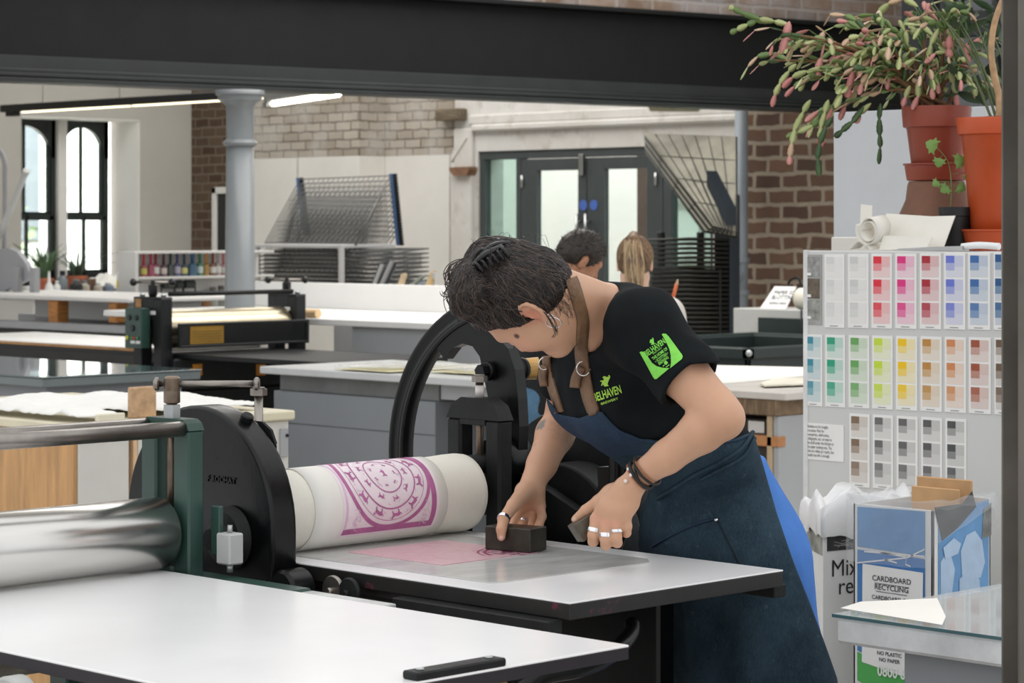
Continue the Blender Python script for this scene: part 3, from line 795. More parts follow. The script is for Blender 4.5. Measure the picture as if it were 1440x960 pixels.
for cx, cy in ((.12, .12), (.88, .12), (.12, .88), (.88, .88)):
    for k in range(9):
        th = rng.uniform(0, 6.28); x, y = cx+rng.uniform(-.05, .05), cy+rng.uniform(-.05, .05)
        p = [(x+t*.07*math.cos(th+t*2), y+t*.07*math.sin(th+t*2)) for t in (0, .25, .5, .75, 1)]
        ln.grid([[q2(a+.002*s_, b+.002*s_, 3) for s_ in (-1, 1)] for a, b in p])
ln.build('printed_sprigs', M_pk[1], pr)
# side frames, screws
for A in (3.618, 2.962+.075):
    pass
fr = portal(3.618, 3.66, 3.655, 3.815, .25, 1.175, 3.70, 3.772, .6, 1.118, .045, 'side_frame', M_castr, P2, .006)
fl = portal(3.0195, 3.0255, 3.655, 3.815, .25, 1.16, 3.70, 3.772, .6, 1.1, .04, 'side_frame', M_castr, P2, .002)
for A, f in ((3.639, fr), (3.045, fl)):
    mb = MB(); mb.cyl((A, 3.735, zc2), (A, 3.735, 1.215), .0085, n=14); mb.build('pressure_screw', M_rust if A > 3.3 else M_steel2, f)
    mb = MB(); hexp(mb, (A, 3.735, 1.207), .0165, .013, 0, .3); mb.cyl((A, 3.735, 1.22), (A, 3.735, 1.223), .012, n=12); mb.build('screw_head', M_steel2, f)
mb = MB(); mb.cyl((3.639, 3.735, 1.175), (3.639, 3.735, 1.2), .0095, n=14); mb.build('screw_collar', mat('pale_collar', (214, 210, 206), .5), fr)
mb = MB(); mb.box((3.622, 3.703, zc2-.05), (3.656, 3.768, zc2+.03), .003)
for k in range(7): mb.ell((3.628+.004*k, 3.712+.008*k, zc2+.032), (.006, .006, .005), nu=6, nv=4)
mb.build('bearing_block', mat('greasy_bronze', (110, 104, 84), .5, .5, var=.3, vs=30), fr)
# near gear cover: closed arch with cast lettering
def arch(A_0, A_1, Bc, zc_, R, zbot, name, m, n=28, rim=.012):
    p = [(Bc-R, zbot)]+[(Bc-R*math.cos(math.pi*k/n), zc_+R*math.sin(math.pi*k/n)) for k in range(n+1)]+[(Bc+R, zbot)]
    p = p[::-1]
    mb = MB(); c_ = .006
    ins = lambda q, e: (Bc+(q[0]-Bc)*(1-e/R), q[1] if q[1] <= zbot+1e-6 else zc_+(q[1]-zc_)*(1-e/R) if q[1] > zc_ else q[1])
    rings = [[V((A, *ins(q, e))) for q in p] for A, e in ((A_0, c_), (A_0+c_*.4, c_*.3), (A_0+c_, 0), (A_0+c_+.004, 0), (A_1-c_-.004, 0), (A_1-c_, 0), (A_1-c_*.4, c_*.3), (A_1, c_))]
    mb.loft(rings, 0, True)
    return mb, rings
mb, _ = arch(2.955, 3.017, 3.812, .962, .226, .80, 'x', None)
gc = mb.build('gear_cover', M_cast, P2, label='black arched cast iron cover with raised maker lettering')
mb = MB()
mb = text_mb('F ROCHAT', .0165, (2.955, 3.735, 1.046), (0, -1, 0), (0, 0, 1), .0002, depth=.0022, bold=.0006, sp=1.1); mb.build('cast_lettering', M_cast, gc)
th = 1.05; c_ = V((2.99, 3.812-.226*math.cos(th)*.92, .962+.226*math.sin(th))); d_ = V((0, -math.cos(th), math.sin(th)))
mb = MB(); mb.cyl(c_-d_*.01, c_+d_*.02, .0125, n=16, ch=.003); mb.build('cover_lug', M_cast, gc)
mb = MB(); mb.lathe([(.055, 0), (.06, .008), (.05, .03), (.03, .034), (.02, .06), (.0005, .06)], (2.958, 3.70, .945), (-1, 0, 0), 32); mb.build('shaft_boss', M_castr, gc)
mb = MB(); mb.lathe([(.001, 0), (.034, 0), (.04, .006), (.04, .052), (.034, .058), (.001, .058)], (2.957, 3.565, .856), (1, 0, 0), 26); mb.build('cover_foot', M_cast, gc)
for B in (3.475, 3.40):
    mb = MB(); mb.lathe([(.006, -.01), (.006, .0), (.026, .001), (.028, .004), (.028, .008), (.023, .009), (.023, .012), (.006, .012)], (3.004, B+.03 if B < 3.45 else B, .862), (1, 0, 0), 28); mb.build('bed_wheel', M_steel2 if B > 3.45 else M_castr, P2)
# hand wheel: rim, curved spokes, handle
Wc = V((3.70, 3.735, 1.036)); R = .354
hw = MB(); n = 72; 
prof = [(R-.004, 0), (R-.001, .0012), (R, .004), (R, .034), (R-.001, .0368), (R-.004, .038), (R-.042, .038), (R-.046, .034), (R-.046, .004), (R-.042, 0), (R-.036, 0), (R-.035, .003), (R-.013, .003), (R-.012, 0)]
rings = [[Wc+V((x, r_*math.cos(6.28319*k/n), r_*math.sin(6.28319*k/n))) for r_, x in prof] for k in range(n)]
o_ = MB(); o_.loft(rings, 0, True, closed=True)
wheel = o_.build('hand_wheel', M_cast, P2, label='large black spoked hand wheel')
B_ = lambda px: pxB(px, 3.70)-Wc.y
def zq(px, py): return PA(px, py, 3.70).z-Wc.z
lft = [(622, 505), (634, 489), (648, 483), (662, 487), (672, 501), (677, 525), (684, 560), (694, 600), (703, 648)]
rgt = [(726, 648), (728, 600), (726, 560), (722, 520), (712, 490), (694, 470), (676, 456), (650, 444), (632, 448), (604, 476)]
pl = [(B_(x), zq(x, y)) for x, y in lft+rgt]
for k, ang in enumerate((0, 2.25, 4.1)):
    ca, sa = math.cos(ang), math.sin(ang)
    q = [(u*ca-v*sa, u*sa+v*ca) for u, v in pl]
    m_ = MB(); m_.prism(q, Wc+V((.005, 0, 0)), (0, 1, 0), (0, 0, 1), (.028, 0, 0)); m_.build('spoke', M_cast, wheel)
mb = MB(); mb.lathe([(.02, -.045), (.05, -.04), (.056, -.03), (.056, .03), (.05, .045), (.02, .05)], Wc+V((.015, 0, 0)), (1, 0, 0), 28); mb.build('wheel_hub', M_cast, wheel)
hc = V((3.70, 3.768, 1.226))
mb = MB(); mb.lathe([(.019, -.012), (.021, -.008), (.021, .0), (.001, .0)], hc+V((-.002, 0, 0)), (1, 0, 0), 20); hexp(mb, hc+V((-.03, 0, 0)), .015, .02, 0, .2, 'x'); mb.build('handle_bolt', M_cast, wheel)
mb = MB(); mb.lathe([(.016, .04), (.024, .044), (.024, .05), (.021, .054), (.021, .09), (.025, .094), (.025, .1)], hc, (1, 0, 0), 24); mb.build('handle_ferrule', M_castr, wheel)
M_yel = mat('varnished_yellow_wood', (206, 160, 84), .45, var=.2, vs=10, stretch=(1, 8, 8), bump=.1)
mb = MB(); mb.lathe([(.0215, .099), (.023, .104), (.0245, .16), (.024, .2), (.02, .235), (.01, .245), (.001, .246)], hc, (1, 0, 0), 28); mb.build('wooden_grip', M_yel, wheel, label='varnished yellow wooden grip')
# far gear cover and gear behind it
mb, _ = arch(3.765, 3.85, 3.63, .87, .165, .55, 'x', None)
mb.build('gear_cover', M_castr, P2, label='small matt black arched cover on the far side')
mb = MB(); mb.lathe([(.04, 0), (.17, .004), (.205, .004), (.208, .01), (.208, .04), (.2, .046), (.04, .05)], (3.86, 3.70, .93), (1, 0, 0), 48); mb.build('drive_gear', M_castr, P2)
mb = MB(); mb.cyl((3.60, 3.735, 1.036), (3.92, 3.735, 1.036), .02, n=18); mb.build('drive_shaft', M_castr, P2)
mb = MB(); c0 = PA(729, 656, 3.76); mb.tube([c0, c0+V((0, -.02, .012)), c0+V((0, -.03, .03))], .006, 8); mb.ell(c0, .009, nu=10, nv=6); mb.build('grease_nipple', M_castr, P2)
# stand: side plates, legs, stretchers
for A in (3.0, 3.60):
    mb = MB(); mb.box((A+.0, 3.2, .60), (A+.05, 4.25, ZT-.045), .006); mb.build('side_plate', M_cast, P2)
    for B in (3.26, 4.15):
        m_ = MB(); m_.tube(bez([(A+.025, B, .62), (A+.025, B-(.02 if B < 3.5 else -.02), .35), (A+.025, B-(.1 if B < 3.5 else -.1), .05), (A+.025, B-(.16 if B < 3.5 else -.16), .02)], 6), .032, 10); m_.build('leg', M_cast, P2)
    m_ = MB(); m_.box((A-.005, B0+.02, ZT-.055), (A+.03, 3.3, ZT-.031), .002); m_.build('bed_runner', M_castr, P2)
mb = MB(); mb.lathe([(.02, 0), (.075, .001), (.075, .54), (.02, .541)], (3.055, rb2, ZT-.032-.075), (1, 0, 0), 40); mb.build('lower_roller', M_steel2, P2)
for B, z in ((3.26, .5), (4.15, .5)):
    mb = MB(); mb.box((3.03, B-.02, z), (3.62, B+.02, z+.07), .004); mb.build('cross_rail', M_cast, P2)
# curved brace sweeping from under the bed's right corner
mb = MB(); mb.tube(bez([S(889, 876, 4.42), S(886, 893, 4.40), S(862, 918, 4.34), S(815, 938, 4.28), S(760, 952, 4.24), S(690, 1010, 4.2)], 6), .02, 12, flat=.7); mb.build('curved_brace', M_cast, P2)

# ---------------- things on the second bed
M_plate = NT('pink_inked_plate'); nz = M_plate.noise(40, 6, .7); nz2 = M_plate.noise(9, 4)
cc = M_plate.ramp(nz, [(.35, (226, 190, 196)), (.62, (214, 168, 178)), (.75, (192, 132, 150))])
M_plate.set(M_plate.mix(M_plate.ramp(nz2, [(.5, (0, 0, 0)), (.75, (130, 130, 130))]), cc, (228, 194, 198)), .3); M_plate = M_plate.mat
z = ZT+.0004
sh = MB(); 
poly = [(3.09, 3.15), (3.11, 3.135), (3.49, 3.125), (3.525, 3.16), (3.53, 3.72), (3.08, 3.74)]
sh.prism(poly, (0, 0, z), (1, 0, 0), (0, 1, 0), (0, 0, .0012)); 
M_acet = NT('grey_smeared_acetate'); nz = M_acet.noise(7, 5, .6, (1, 3, 1)); M_acet.set(M_acet.ramp(nz, [(.35, (214, 214, 212)), (.62, (196, 196, 194)), (.78, (170, 164, 158))]), .16); M_acet = M_acet.mat
o = sh.build('registration_sheet', M_acet); tag(o, 'thin grey acetate registration sheet lying on the black press bed', 'sheet')
pb = MB(); pa0, pa1, pb0, pb1 = 3.183, 3.437, 3.366, 3.632
pb.box((pa0, pb0, z+.0013), (pa1, pb1, z+.0028), .0004)
pt = pb.build('printing_plate', M_plate); tag(pt, 'square pink inked printing plate lying flat beside the iron block', 'printing plate')
# engraved lines near the block
mk = MB()
for k in range(60):
    u = rng.uniform(.72, .97); v = rng.uniform(.03, .3); th = rng.uniform(0, 6.28); l_ = rng.uniform(.01, .035)
    x = pa0+u*(pa1-pa0); y = pb0+v*(pb1-pb0)
    p = [(x+t*l_*math.cos(th+t*2), y+t*l_*math.sin(th+t*2)) for t in (0, .5, 1)]
    mk.grid([[V((a+s_*.0011, b+s_*.0011, z+.0032)) for s_ in (-1, 1)] for a, b in p])
for i, (r0, r1_) in enumerate(((.085, .093), (.1, .104))):
    P = [[V((pa1-.01+rr*math.cos(a), pb0+.01+rr*math.sin(a), z+.0031)) for a in [1.75+k*.06 for k in range(20)]] for rr in (r0, r1_)]
    mk.grid(P)
mk.build('engraved_marks', mat('dark_pink_ink', (150, 62, 104), .4), pt)
M_iron = mat('dark_iron_block', (64, 60, 52), .42, .4, var=.25, vs=25, bump=.15, bs=60)
c1, c2, c3 = PZ(681, 772, z+.003), PZ(745.5, 777.5, z+.003), PZ(764.5, 772.5, z+.003)
u = (c1-c2).normalized(); v = V((u.y, -u.x, 0)); v = -v if v.dot(c3-c2) < 0 else v
Mb = Mx(((u.x, v.x, 0, c2.x), (u.y, v.y, 0, c2.y), (0, 0, 1, c2.z+.0002), (0, 0, 0, 1)))
bl = MB(); bl.box((0, 0, 0), (.105, .06, .0455), .0016, M=Mb); o = bl.build('weight_block', M_iron); tag(o, 'dark iron weight block standing on the pink plate under her pinching fingers', 'block')
BLK = Mb
# =============================================================== the printmaker
def Jc(px, py, d):            # (right, away, up) in metres
    return np.array(((px-720)*d/FPX, d, CAMZ-(py-HY)*d/FPX))
def toW(P):
    P = np.asarray(P); return np.stack(((P[:, 1]+P[:, 0])/R2, (P[:, 1]-P[:, 0])/R2, P[:, 2]), 1)
def w1(p): return V(((p[1]+p[0])/R2, (p[1]-p[0])/R2, p[2]))
def nrm(v): v = np.array(v, dtype=float); return v/np.linalg.norm(v)
def skin_mat(name, base, pink, spots=()):
    m = NT(name); n1 = m.noise(22, 5, .6); n2 = m.noise(260, 2)
    c = m.mix(m.ramp(n1, [(.35, (0, 0, 0)), (.75, (150, 150, 150))]), base, pink)
    for (p, r, col, amt, edge) in spots:
        g = m.node('ShaderNodeNewGeometry')
        vd = m.node('ShaderNodeVectorMath', operation='DISTANCE'); m.link(m.tc(), vd.inputs[0]); vd.inputs[1].default_value = p
        dd = m.math('ADD', vd.outputs['Value'], m.math('MULTIPLY', m.math('SUBTRACT', m.noise(90, 3), .5), r*edge))
        mr = m.node('ShaderNodeMapRange'); mr.inputs['From Min'].default_value = r; mr.inputs['From Max'].default_value = r*.55
        mr.inputs['To Max'].default_value = amt; m.link(dd, mr.inputs['Value'])
        c = m.mix(mr.outputs[0], c, col)
    m.set(c, .48, spec=.35); m.b.inputs['Subsurface Weight'].default_value = .12
    m.b.inputs['Subsurface Radius'].default_value = (.012, .005, .003); m.b.inputs['Subsurface Scale'].default_value = .6
    m.bump(n2, .12, .001); return m.mat
W0 = S(1040, 700, 4.93); W0.z = 0
woman = thing('person', 'woman in black t-shirt and denim apron bending over the press, holding iron blocks', 'person', W0)
# --- head frame
hs = .87
hu = nrm((-.93, -.13, .30)); hf = np.array((-.34, .46, -.82)); hf = nrm(hf-hu*(hf@hu)); hl = nrm(np.cross(hf, hu))
if hl[1] > 0: hl = -hl          # her left side is the near side
ear = Jc(747, 447, 4.53); hc0 = ear-hl*.073*hs
def H(f, u, l=0): return hc0+(hf*f+hu*u+hl*l)*hs
HM = np.stack((hf, hu, hl), 1)
neckb = Jc(850, 440, 4.71)
Lsh, Lel, Lwr = Jc(905, 462, 4.585), Jc(1017, 588, 4.46), Jc(896, 671, 4.53)
Rsh, Rel, Rwr = Jc(806, 486, 4.93), Jc(795, 585, 5.10), Jc(744, 690, 4.965)
pel, wai = Jc(1012, 745, 4.94), Jc(975, 628, 4.87)
bt = nrm(neckb-wai); bl = nrm((Lsh-Rsh)-bt*((Lsh-Rsh)@bt)); bf = np.cross(bl, bt)
if bf[2] > 0: bf = -bf
BM = np.stack((bl, bt, bf), 1)
ch = (Lsh+Rsh)/2-bt*.05
def Bd(p, l=0, t=0, f=0): return np.array(p)+bl*l+bt*t+bf*f
lo = Jc(612, 560, 4.8)*0+np.array((-.16, 4.36, .60)); hi = np.array((.50, 5.24, 1.52))
def torso(s, g=0.0, k=.05):
    s.ell(Bd(ch, 0, .0, -.01), (.165+g, .12+g, .098+g), BM, k)
    mid = (ch*.5+wai*.5)
    s.ell(Bd(mid, 0, .02, .0), (.145+g, .14+g, .098+g), BM, k)
    s.ell(Bd(wai, 0, 0, 0), (.135+g, .11+g, .095+g), BM, k)
    for sg in (-1, 1): s.ell(Bd(ch, sg*.068, -.055, .078), (.066+g, .066+g, .056+g), BM, .045)
    if g > 0: s.ell(Bd(ch, 0, -.06, .075), (.10+g, .07+g, .055+g), BM, .04)
    if g > .01: s.ell(Bd(ch, 0, -.13, .05), (.11+g, .11+g, .06+g), BM, .05)
    s.cap(Bd(neckb, 0, -.03, -.01), Lsh, .052+g, .056+g, .05); s.cap(Bd(neckb, 0, -.03, -.01), Rsh, .052+g, .056+g, .05)
b = SDF(lo, hi, .003)
torso(b, -.006)
b.ell(pel, (.15, .12, .11), BM, .05)
# neck and head
b.cap(H(-.035, -.045), neckb, .05, .055, .03); b.cap(H(.01, -.05), Bd(neckb, 0, -.02, .02), .042, .05, .03)
b.ell(H(0, .045), np.array((.098, .09, .076))*hs, HM, .01)
b.ell(H(.045, -.028), np.array((.054, .074, .056))*hs, HM, .03)
for sg in (-1, 1):
    b.cap(H(.079, -.086, sg*.008), H(.0, -.045, sg*.05), .019*hs, .019*hs, .03)
    b.ell(H(.064, -.015, sg*.04), np.array((.03, .03, .022))*hs, HM, .03)
b.cap(H(.084, -.089, 0), H(.08, -.088, 0), .02*hs, .02*hs, .02)
b.cap(H(.086, .034, -.03), H(.086, .034, .03), .014*hs, .014*hs, .02)
for sg in (-1, 1):
    b.ell(H(.104, .012, sg*.034), np.array((.018, .013, .017))*hs, HM, .012, 'cut')
    b.ell(H(.084, .010, sg*.032), np.array((.014, .012, .016))*hs, HM, .006)
b.cap(H(.096, .02), H(.116, -.02), .0075*hs, .0105*hs, .012)
for sg in (-1, 1): b.ell(H(.104, -.026, sg*.012), np.array((.011, .008, .008))*hs, HM, .008)
for u_, f_, r_ in ((-.0465, .1, .0075), (-.0575, .098, .0085)):
    b.cap(H(f_, u_, 0), H(f_-.012, u_+.001, .02), r_*hs, .004*hs, .006); b.cap(H(f_, u_, 0), H(f_-.012, u_+.001, -.02), r_*hs, .004*hs, .006)
for sg in (-1, 1):
    E = lambda f, u, o=0: H(-.006+f, .002+u, sg*(.071+o))
    b.ell(E(-.012, 0, .004), np.array((.017, .027, .007))*hs, HM, .006)
    hel = [(.006, .010, .001), (.006, .022, .004), (-.004, .031, .007), (-.018, .032, .011), (-.029, .02, .014), (-.029, .004, .014), (-.022, -.012, .012), (-.014, -.024, .009), (-.004, -.030, .006), (.003, -.024, .003)]
    b.chain([E(*q) for q in hel], [.0042*hs, .0046*hs, .005*hs, .005*hs, .0048*hs, .0046*hs, .0046*hs, .006*hs, .0065*hs, .004*hs], .003)
    b.ell(E(-.010, .0, .0125), np.array((.009, .014, .008))*hs, HM, .004, 'cut')
    b.ell(E(-.014, .02, .0135), np.array((.008, .006, .006))*hs, HM, .004, 'cut')
    b.ell(E(.0, -.003, .007), np.array((.004, .006, .004))*hs, HM, .003)
# arms
def lerp(a, c, t): return a*(1-t)+c*t
def arm(sh, el, wr, bulge):
    b.chain([sh, lerp(sh, el, .45), lerp(sh, el, .9), el], [.055, .0475, .039, .0375], .015)
    b.chain([el, lerp(el, wr, .25)+bulge, lerp(el, wr, .65), wr], [.0365, .0385, .0295, .0235], .012)
arm(Lsh, Lel, Lwr, np.array((0, 0, .004))); arm(Rsh, Rel, Rwr, np.array((-.003, 0, 0)))
# left hand (dorsal side towards the viewer), fingers curled round the block
def fing(pts, rs, k=.004):
    b.chain([Jc(*p) for p in pts], rs, k)
lk = [(839, 729, 4.56), (852, 735, 4.55), (866, 734, 4.545), (879, 724, 4.548)]
pw = [(876, 684, 4.535), (882, 684, 4.53), (889, 684, 4.53), (895, 682, 4.535)]
for i, (k_, w_) in enumerate(zip(lk, pw)):
    b.chain([Jc(*w_), lerp(Jc(*w_), Jc(*k_), .6), Jc(*k_)], [.0165, .0155, .0125], .012)
fing([lk[0], (834, 752, 4.553), (834, 761, 4.566), (836, 757, 4.593), (838, 746, 4.603)], [.0115, .0102, .0098, .0088, .0078])
fing([lk[1], (851, 757, 4.543), (852, 766, 4.556), (853, 762, 4.585), (853, 750, 4.598)], [.0115, .0102, .0098, .0088, .0078])
fing([lk[2], (867, 755, 4.540), (868, 763, 4.553), (868, 759, 4.582), (866, 748, 4.594)], [.0112, .0098, .0094, .0085, .0075])
fing([lk[3], (882, 740, 4.546), (881, 749, 4.557), (879, 748, 4.58), (877, 740, 4.59)], [.0105, .009, .0085, .0078, .007])
b.chain([Jc(884, 683, 4.55), Jc(860, 694, 4.565), Jc(842, 705, 4.575)], [.017, .0155, .0128], .014)
fing([(842, 705, 4.575), (824, 717, 4.588), (809, 730, 4.596)], [.0122, .0102, .0078])
# right hand pinching the standing block
rk = [(731, 714, 4.985), (740, 715, 5.0), (750, 714, 4.995), (759, 711, 4.975)]
for k_, w_ in zip(rk, [(737, 692, 4.955), (743, 693, 4.97), (749, 693, 4.975), (754, 692, 4.97)]):
    b.chain([Jc(*w_), Jc(*k_)], [.016, .0125], .014)
fing([rk[0], (722, 731, 4.98), (716, 748, 4.952), (716, 757, 4.942)], [.0112, .0098, .0088, .0075])
fing([rk[1], (735, 734, 4.985), (731, 750, 4.95), (731, 759, 4.94)], [.0112, .0098, .0088, .0075])
fing([rk[2], (750, 731, 4.975), (747, 742, 4.945), (746, 751, 4.93)], [.0108, .0095, .0088, .0076])
fing([rk[3], (762, 726, 4.955), (758, 738, 4.925), (755, 744, 4.912)], [.0105, .0092, .0086, .0074])
b.chain([Jc(738, 692, 4.945), Jc(722, 710, 4.875)], [.018, .0135], .014)
fing([(722, 710, 4.875), (708, 730, 4.834), (705, 744, 4.8195), (705, 755, 4.817)], [.0132, .0108, .0100, .0082])
P, Fq = b.mesh(1)
PW = toW(P)
loc = lambda p: tuple(w1(p)-W0)
pt = [(H(.104, -.052), .022*hs, (190, 112, 108), .55, .2), (H(.112, -.022), .016, (222, 150, 132), .35, .2)]
pt += [(H(.075, -.01, s_*.045), .035, (222, 158, 140), .3, .3) for s_ in (1, -1)]
pt += [(Jc(754, 462, 4.50)*0+ear+hl*.012, .03, (206, 118, 98), .5, .4)]
pt += [(Jc(728.5, 465.5, 4.53)*0+H(.055, .012, .062), .0085, (58, 40, 38), .9, .6)]
for q, r_ in (((763, 600, 5.05), .016), ((758, 628, 5.02), .010), ((786, 606, 5.07), .02), ((776, 640, 5.03), .014), ((765, 668, 5.0), .010)):
    pt.append((Jc(*q), r_, (84, 108, 110), .75, 1.6))
pt.append((Jc(795, 610, 5.06), .05, (146, 132, 116), .5, .9))
for q in ((838, 729, 4.55), (852, 735, 4.54), (866, 734, 4.535)): pt.append((Jc(*q), .014, (224, 158, 138), .4, .4))
for q in ((806, 731, 4.585), (705, 757, 4.807), (756, 746, 4.90)): pt.append((Jc(*q), .0075, (236, 206, 194), .7, .2))
M_skin = skin_mat('printmaker_skin', (206, 162, 133), (190, 138, 112), [(loc(p), r, c, a, e) for p, r, c, a, e in pt])
body = np_obj('body', PW, Fq, M_skin, woman)
def bvh_of(*pf):
    vs = []; fs = []
    for p, f in pf:
        o = len(vs); vs += [tuple(x) for x in p]; fs += [tuple(int(i)+o for i in q) for q in f]
    return BVHTree.FromPolygons(vs, fs)
# --- t-shirt
M_shirt = mat('black_cotton_jersey', (22, 26, 28), .9, var=.2, vs=14, bump=.15, bs=300, spec=.15)
t = SDF(np.array((-.02, 4.36, .98)), np.array((.5, 5.2, 1.52)), .0035)
torso(t, .006)
t.cap(Bd(neckb, 0, -.045, -.01), Lsh, .056, .064, .05)
def sleeve(sh, el, f1, g_=.062):
    e = lerp(sh, el, f1); d = nrm(el-sh)
    t.cap(sh, e, g_, g_+.003, .035)
    return e, d
eL, dL = sleeve(Lsh, Lel, .60); eR, dR = sleeve(Rsh, Rel, .50)
x, y, z = t.full()
fold = .0035*wav(x, y, z, 38, 5, 3)+.0022*wav(x, y, z, 85, 6, 4)
# long folds running from the armpit across the chest
q = (x*.8-z*.55+y*.3)*75+2.2*wav(x, y, z, 16, 4, 8)
fold = fold+.0026*np.sin(q)
t.F += fold.astype(np.float32)
def cutcyl(s, p, d, r, inner, depth):
    """square off a sleeve end at p (direction d) and hollow it"""
    sl, (x, y, z) = s.sub(p-.11, p+d*.12+.11)
    ax = (x-p[0])*d[0]+(y-p[1])*d[1]+(z-p[2])*d[2]
    rad = np.sqrt(np.maximum((x-p[0])**2+(y-p[1])**2+(z-p[2])**2-ax**2, 0))
    beyond = np.maximum(-ax, rad-r).astype(np.float32)
    s.op(sl, beyond, 0, 'cut')
    hole = np.maximum(rad-inner, -(ax+depth)).astype(np.float32)
    s.op(sl, hole, .004, 'cut')
cutcyl(t, eL, dL, .1, .0535, .022); cutcyl(t, eR, dR, .1, .0535, .015)
# neck opening
nd = nrm(neckb-H(-.0, -.07)); nc = Bd(neckb, 0, .03, .012)
t.cap(Bd(neckb, 0, -.012, .012), H(-.03, -.07), .066, .07, .006, 'cut')
# end below the waist
t.halfspace(Bd(wai, 0, -.10, 0), -bt)
Pt, Ft = t.mesh(2); PtW = toW(Pt)
shirt = np_obj('t_shirt', PtW, Ft, M_shirt, woman)
B_shirt = bvh_of((PtW, Ft))
# --- denim apron
def denim(name, c1, c2, spots=True):
    m = NT(name); n1 = m.noise(7, 6, .65); n2 = m.noise(420, 2, .5, (1, 1, .25)); n3 = m.noise(55, 4, .7)
    c = m.ramp(n1, [(.3, c1), (.7, c2)])
    c = m.mix(m.ramp(n2, [(.4, (0, 0, 0)), (.65, (120, 120, 120))]), c, dk(c2, 1.35))
    if spots:
        c = m.mix(m.ramp(n3, [(.62, (0, 0, 0)), (.74, (130, 130, 130))]), c, (120, 132, 140))
        n4 = m.noise(31, 4, .7); c = m.mix(m.ramp(n4, [(.66, (0, 0, 0)), (.74, (150, 150, 150))]), c, (44, 84, 92))
    m.set(c, .9, spec=.15); m.bump(m.noise(500, 2, .5, (1, 1, .3)), .2, .001); return m.mat
M_denim = denim('dark_denim', (24, 38, 48), (52, 70, 82))
M_denim2 = denim('mid_denim', (34, 47, 64), (50, 65, 84), False)
hipL, hipR = Jc(1062, 800, 4.86), Jc(990, 800, 5.03)
knL, knR = Jc(1100, 1085, 4.90), Jc(1020, 1085, 5.08)
anL, anR = Jc(1120, 1372, 4.97), Jc(1040, 1372, 5.12)
def poly_sdf(poly, X, Z):
    """signed distance (px) to polygon in picture-plane coordinates, negative inside"""
    d = np.full(np.broadcast(X, Z).shape, 1e9, dtype=np.float32); ins = np.zeros(d.shape, dtype=bool); n = len(poly)
    for i in range(n):
        x0, y0 = poly[i]; x1, y1 = poly[(i+1) % n]; dx, dy = x1-x0, y1-y0
        tt = np.clip(((X-x0)*dx+(Z-y0)*dy)/(dx*dx+dy*dy+1e-9), 0, 1)
        d = np.minimum(d, np.hypot(X-x0-tt*dx, Z-y0-tt*dy))
        c = ((y0 <= Z) & (y1 > Z)) | ((y1 <= Z) & (y0 > Z))
        ins ^= c & (X < x0+(Z-y0)*dx/(dy if abs(dy) > 1e-9 else 1e-9))
    return np.where(ins, -d, d)
a = SDF(np.array((.02, 4.5, .42)), np.array((.72, 5.3, 1.28)), .004)
torso(a, .014)
a.ell(pel, (.186, .15, .14), BM, .06)
for h_, k_ in ((hipL, knL), (hipR, knR)): a.cap(h_, lerp(h_, k_, .5), .118, .122, .08); a.cap(lerp(h_, k_, .5), k_+np.array((.02, 0, 0)), .122, .13, .08)
x, y, z = a.full()
dn = np.maximum(0, (1.12-z)/.5)
ph = (x*.75-y*.66)*34+1.6*wav(x, y, z*.3, 9, 4, 21)
fold = (.004+.010*np.minimum(dn, 1))*np.sin(ph)+.003*wav(x, y, z, 40, 5, 5)+.0015*wav(x, y, z, 110, 6, 6)
a.F += fold.astype(np.float32)
PX = 720+FPX*x/y; PY = HY+(CAMZ-z)*FPX/y
region = [(770, 560), (786, 581), (815, 588), (840, 578), (846, 578), (871, 604), (900, 616), (936, 620), (985, 621), (1030, 618), (1059, 606), (1064, 622), (1075, 660), (1092, 720), (1116, 790), (1140, 850), (1164, 915), (1185, 975), (1215, 1100), (600, 1100), (600, 600)]
pd = poly_sdf(region, PX, PY)*(y/FPX)
a.op((slice(None),)*3, (-pd).astype(np.float32), 0, 'cut')
Pa, Fa = a.mesh(2); PaW = toW(Pa)
cen = Pa[Fa].mean(1); cpx = 720+FPX*cen[:, 0]/cen[:, 1]; cpy = HY+(CAMZ-cen[:, 2])*FPX/cen[:, 1]
bib = (cpy < 640+(.12*(880-cpx))) & (cpx < 905)
apron = np_obj('apron', PaW, Fa, [M_denim, M_denim2], woman, bib.astype(int), 'dark stained denim apron with a bluer bib')
B_apron = bvh_of((PaW, Fa)); B_all = bvh_of((PaW, Fa), (PtW, Ft), (PW, Fq))
# --- trousers and shoes
M_blue_tr = mat('bright_blue_trousers', (80, 128, 202), .85, var=.08, vs=10, bump=.1, bs=200, spec=.15)
tr = SDF(np.array((.08, 4.55, .04)), np.array((.82, 5.4, 1.16)), .006)
tr.ell(pel+np.array((.012, .03, -.0)), (.15, .15, .12), BM, .06); tr.cap(Bd(wai, 0, -.06, 0), pel, .115, .13, .05)
bk = np.array((.012, .04, 0))
for h_, k_, n_ in ((hipL, knL, anL), (hipR, knR, anR)):
    tr.chain([h_+bk, lerp(h_+bk, k_, .5), k_, lerp(k_, n_, .9)], [.108, .10, .085, .075], .05)
x, y, z = tr.full(); tr.F += (.004*wav(x, y, z, 30, 5, 31)).astype(np.float32)
tr.halfspace(Jc(1040, 640, 4.9), (0, 0, 1))
Pq, Fq2 = tr.mesh(2); np_obj('trousers', toW(Pq), Fq2, M_blue_tr, woman)
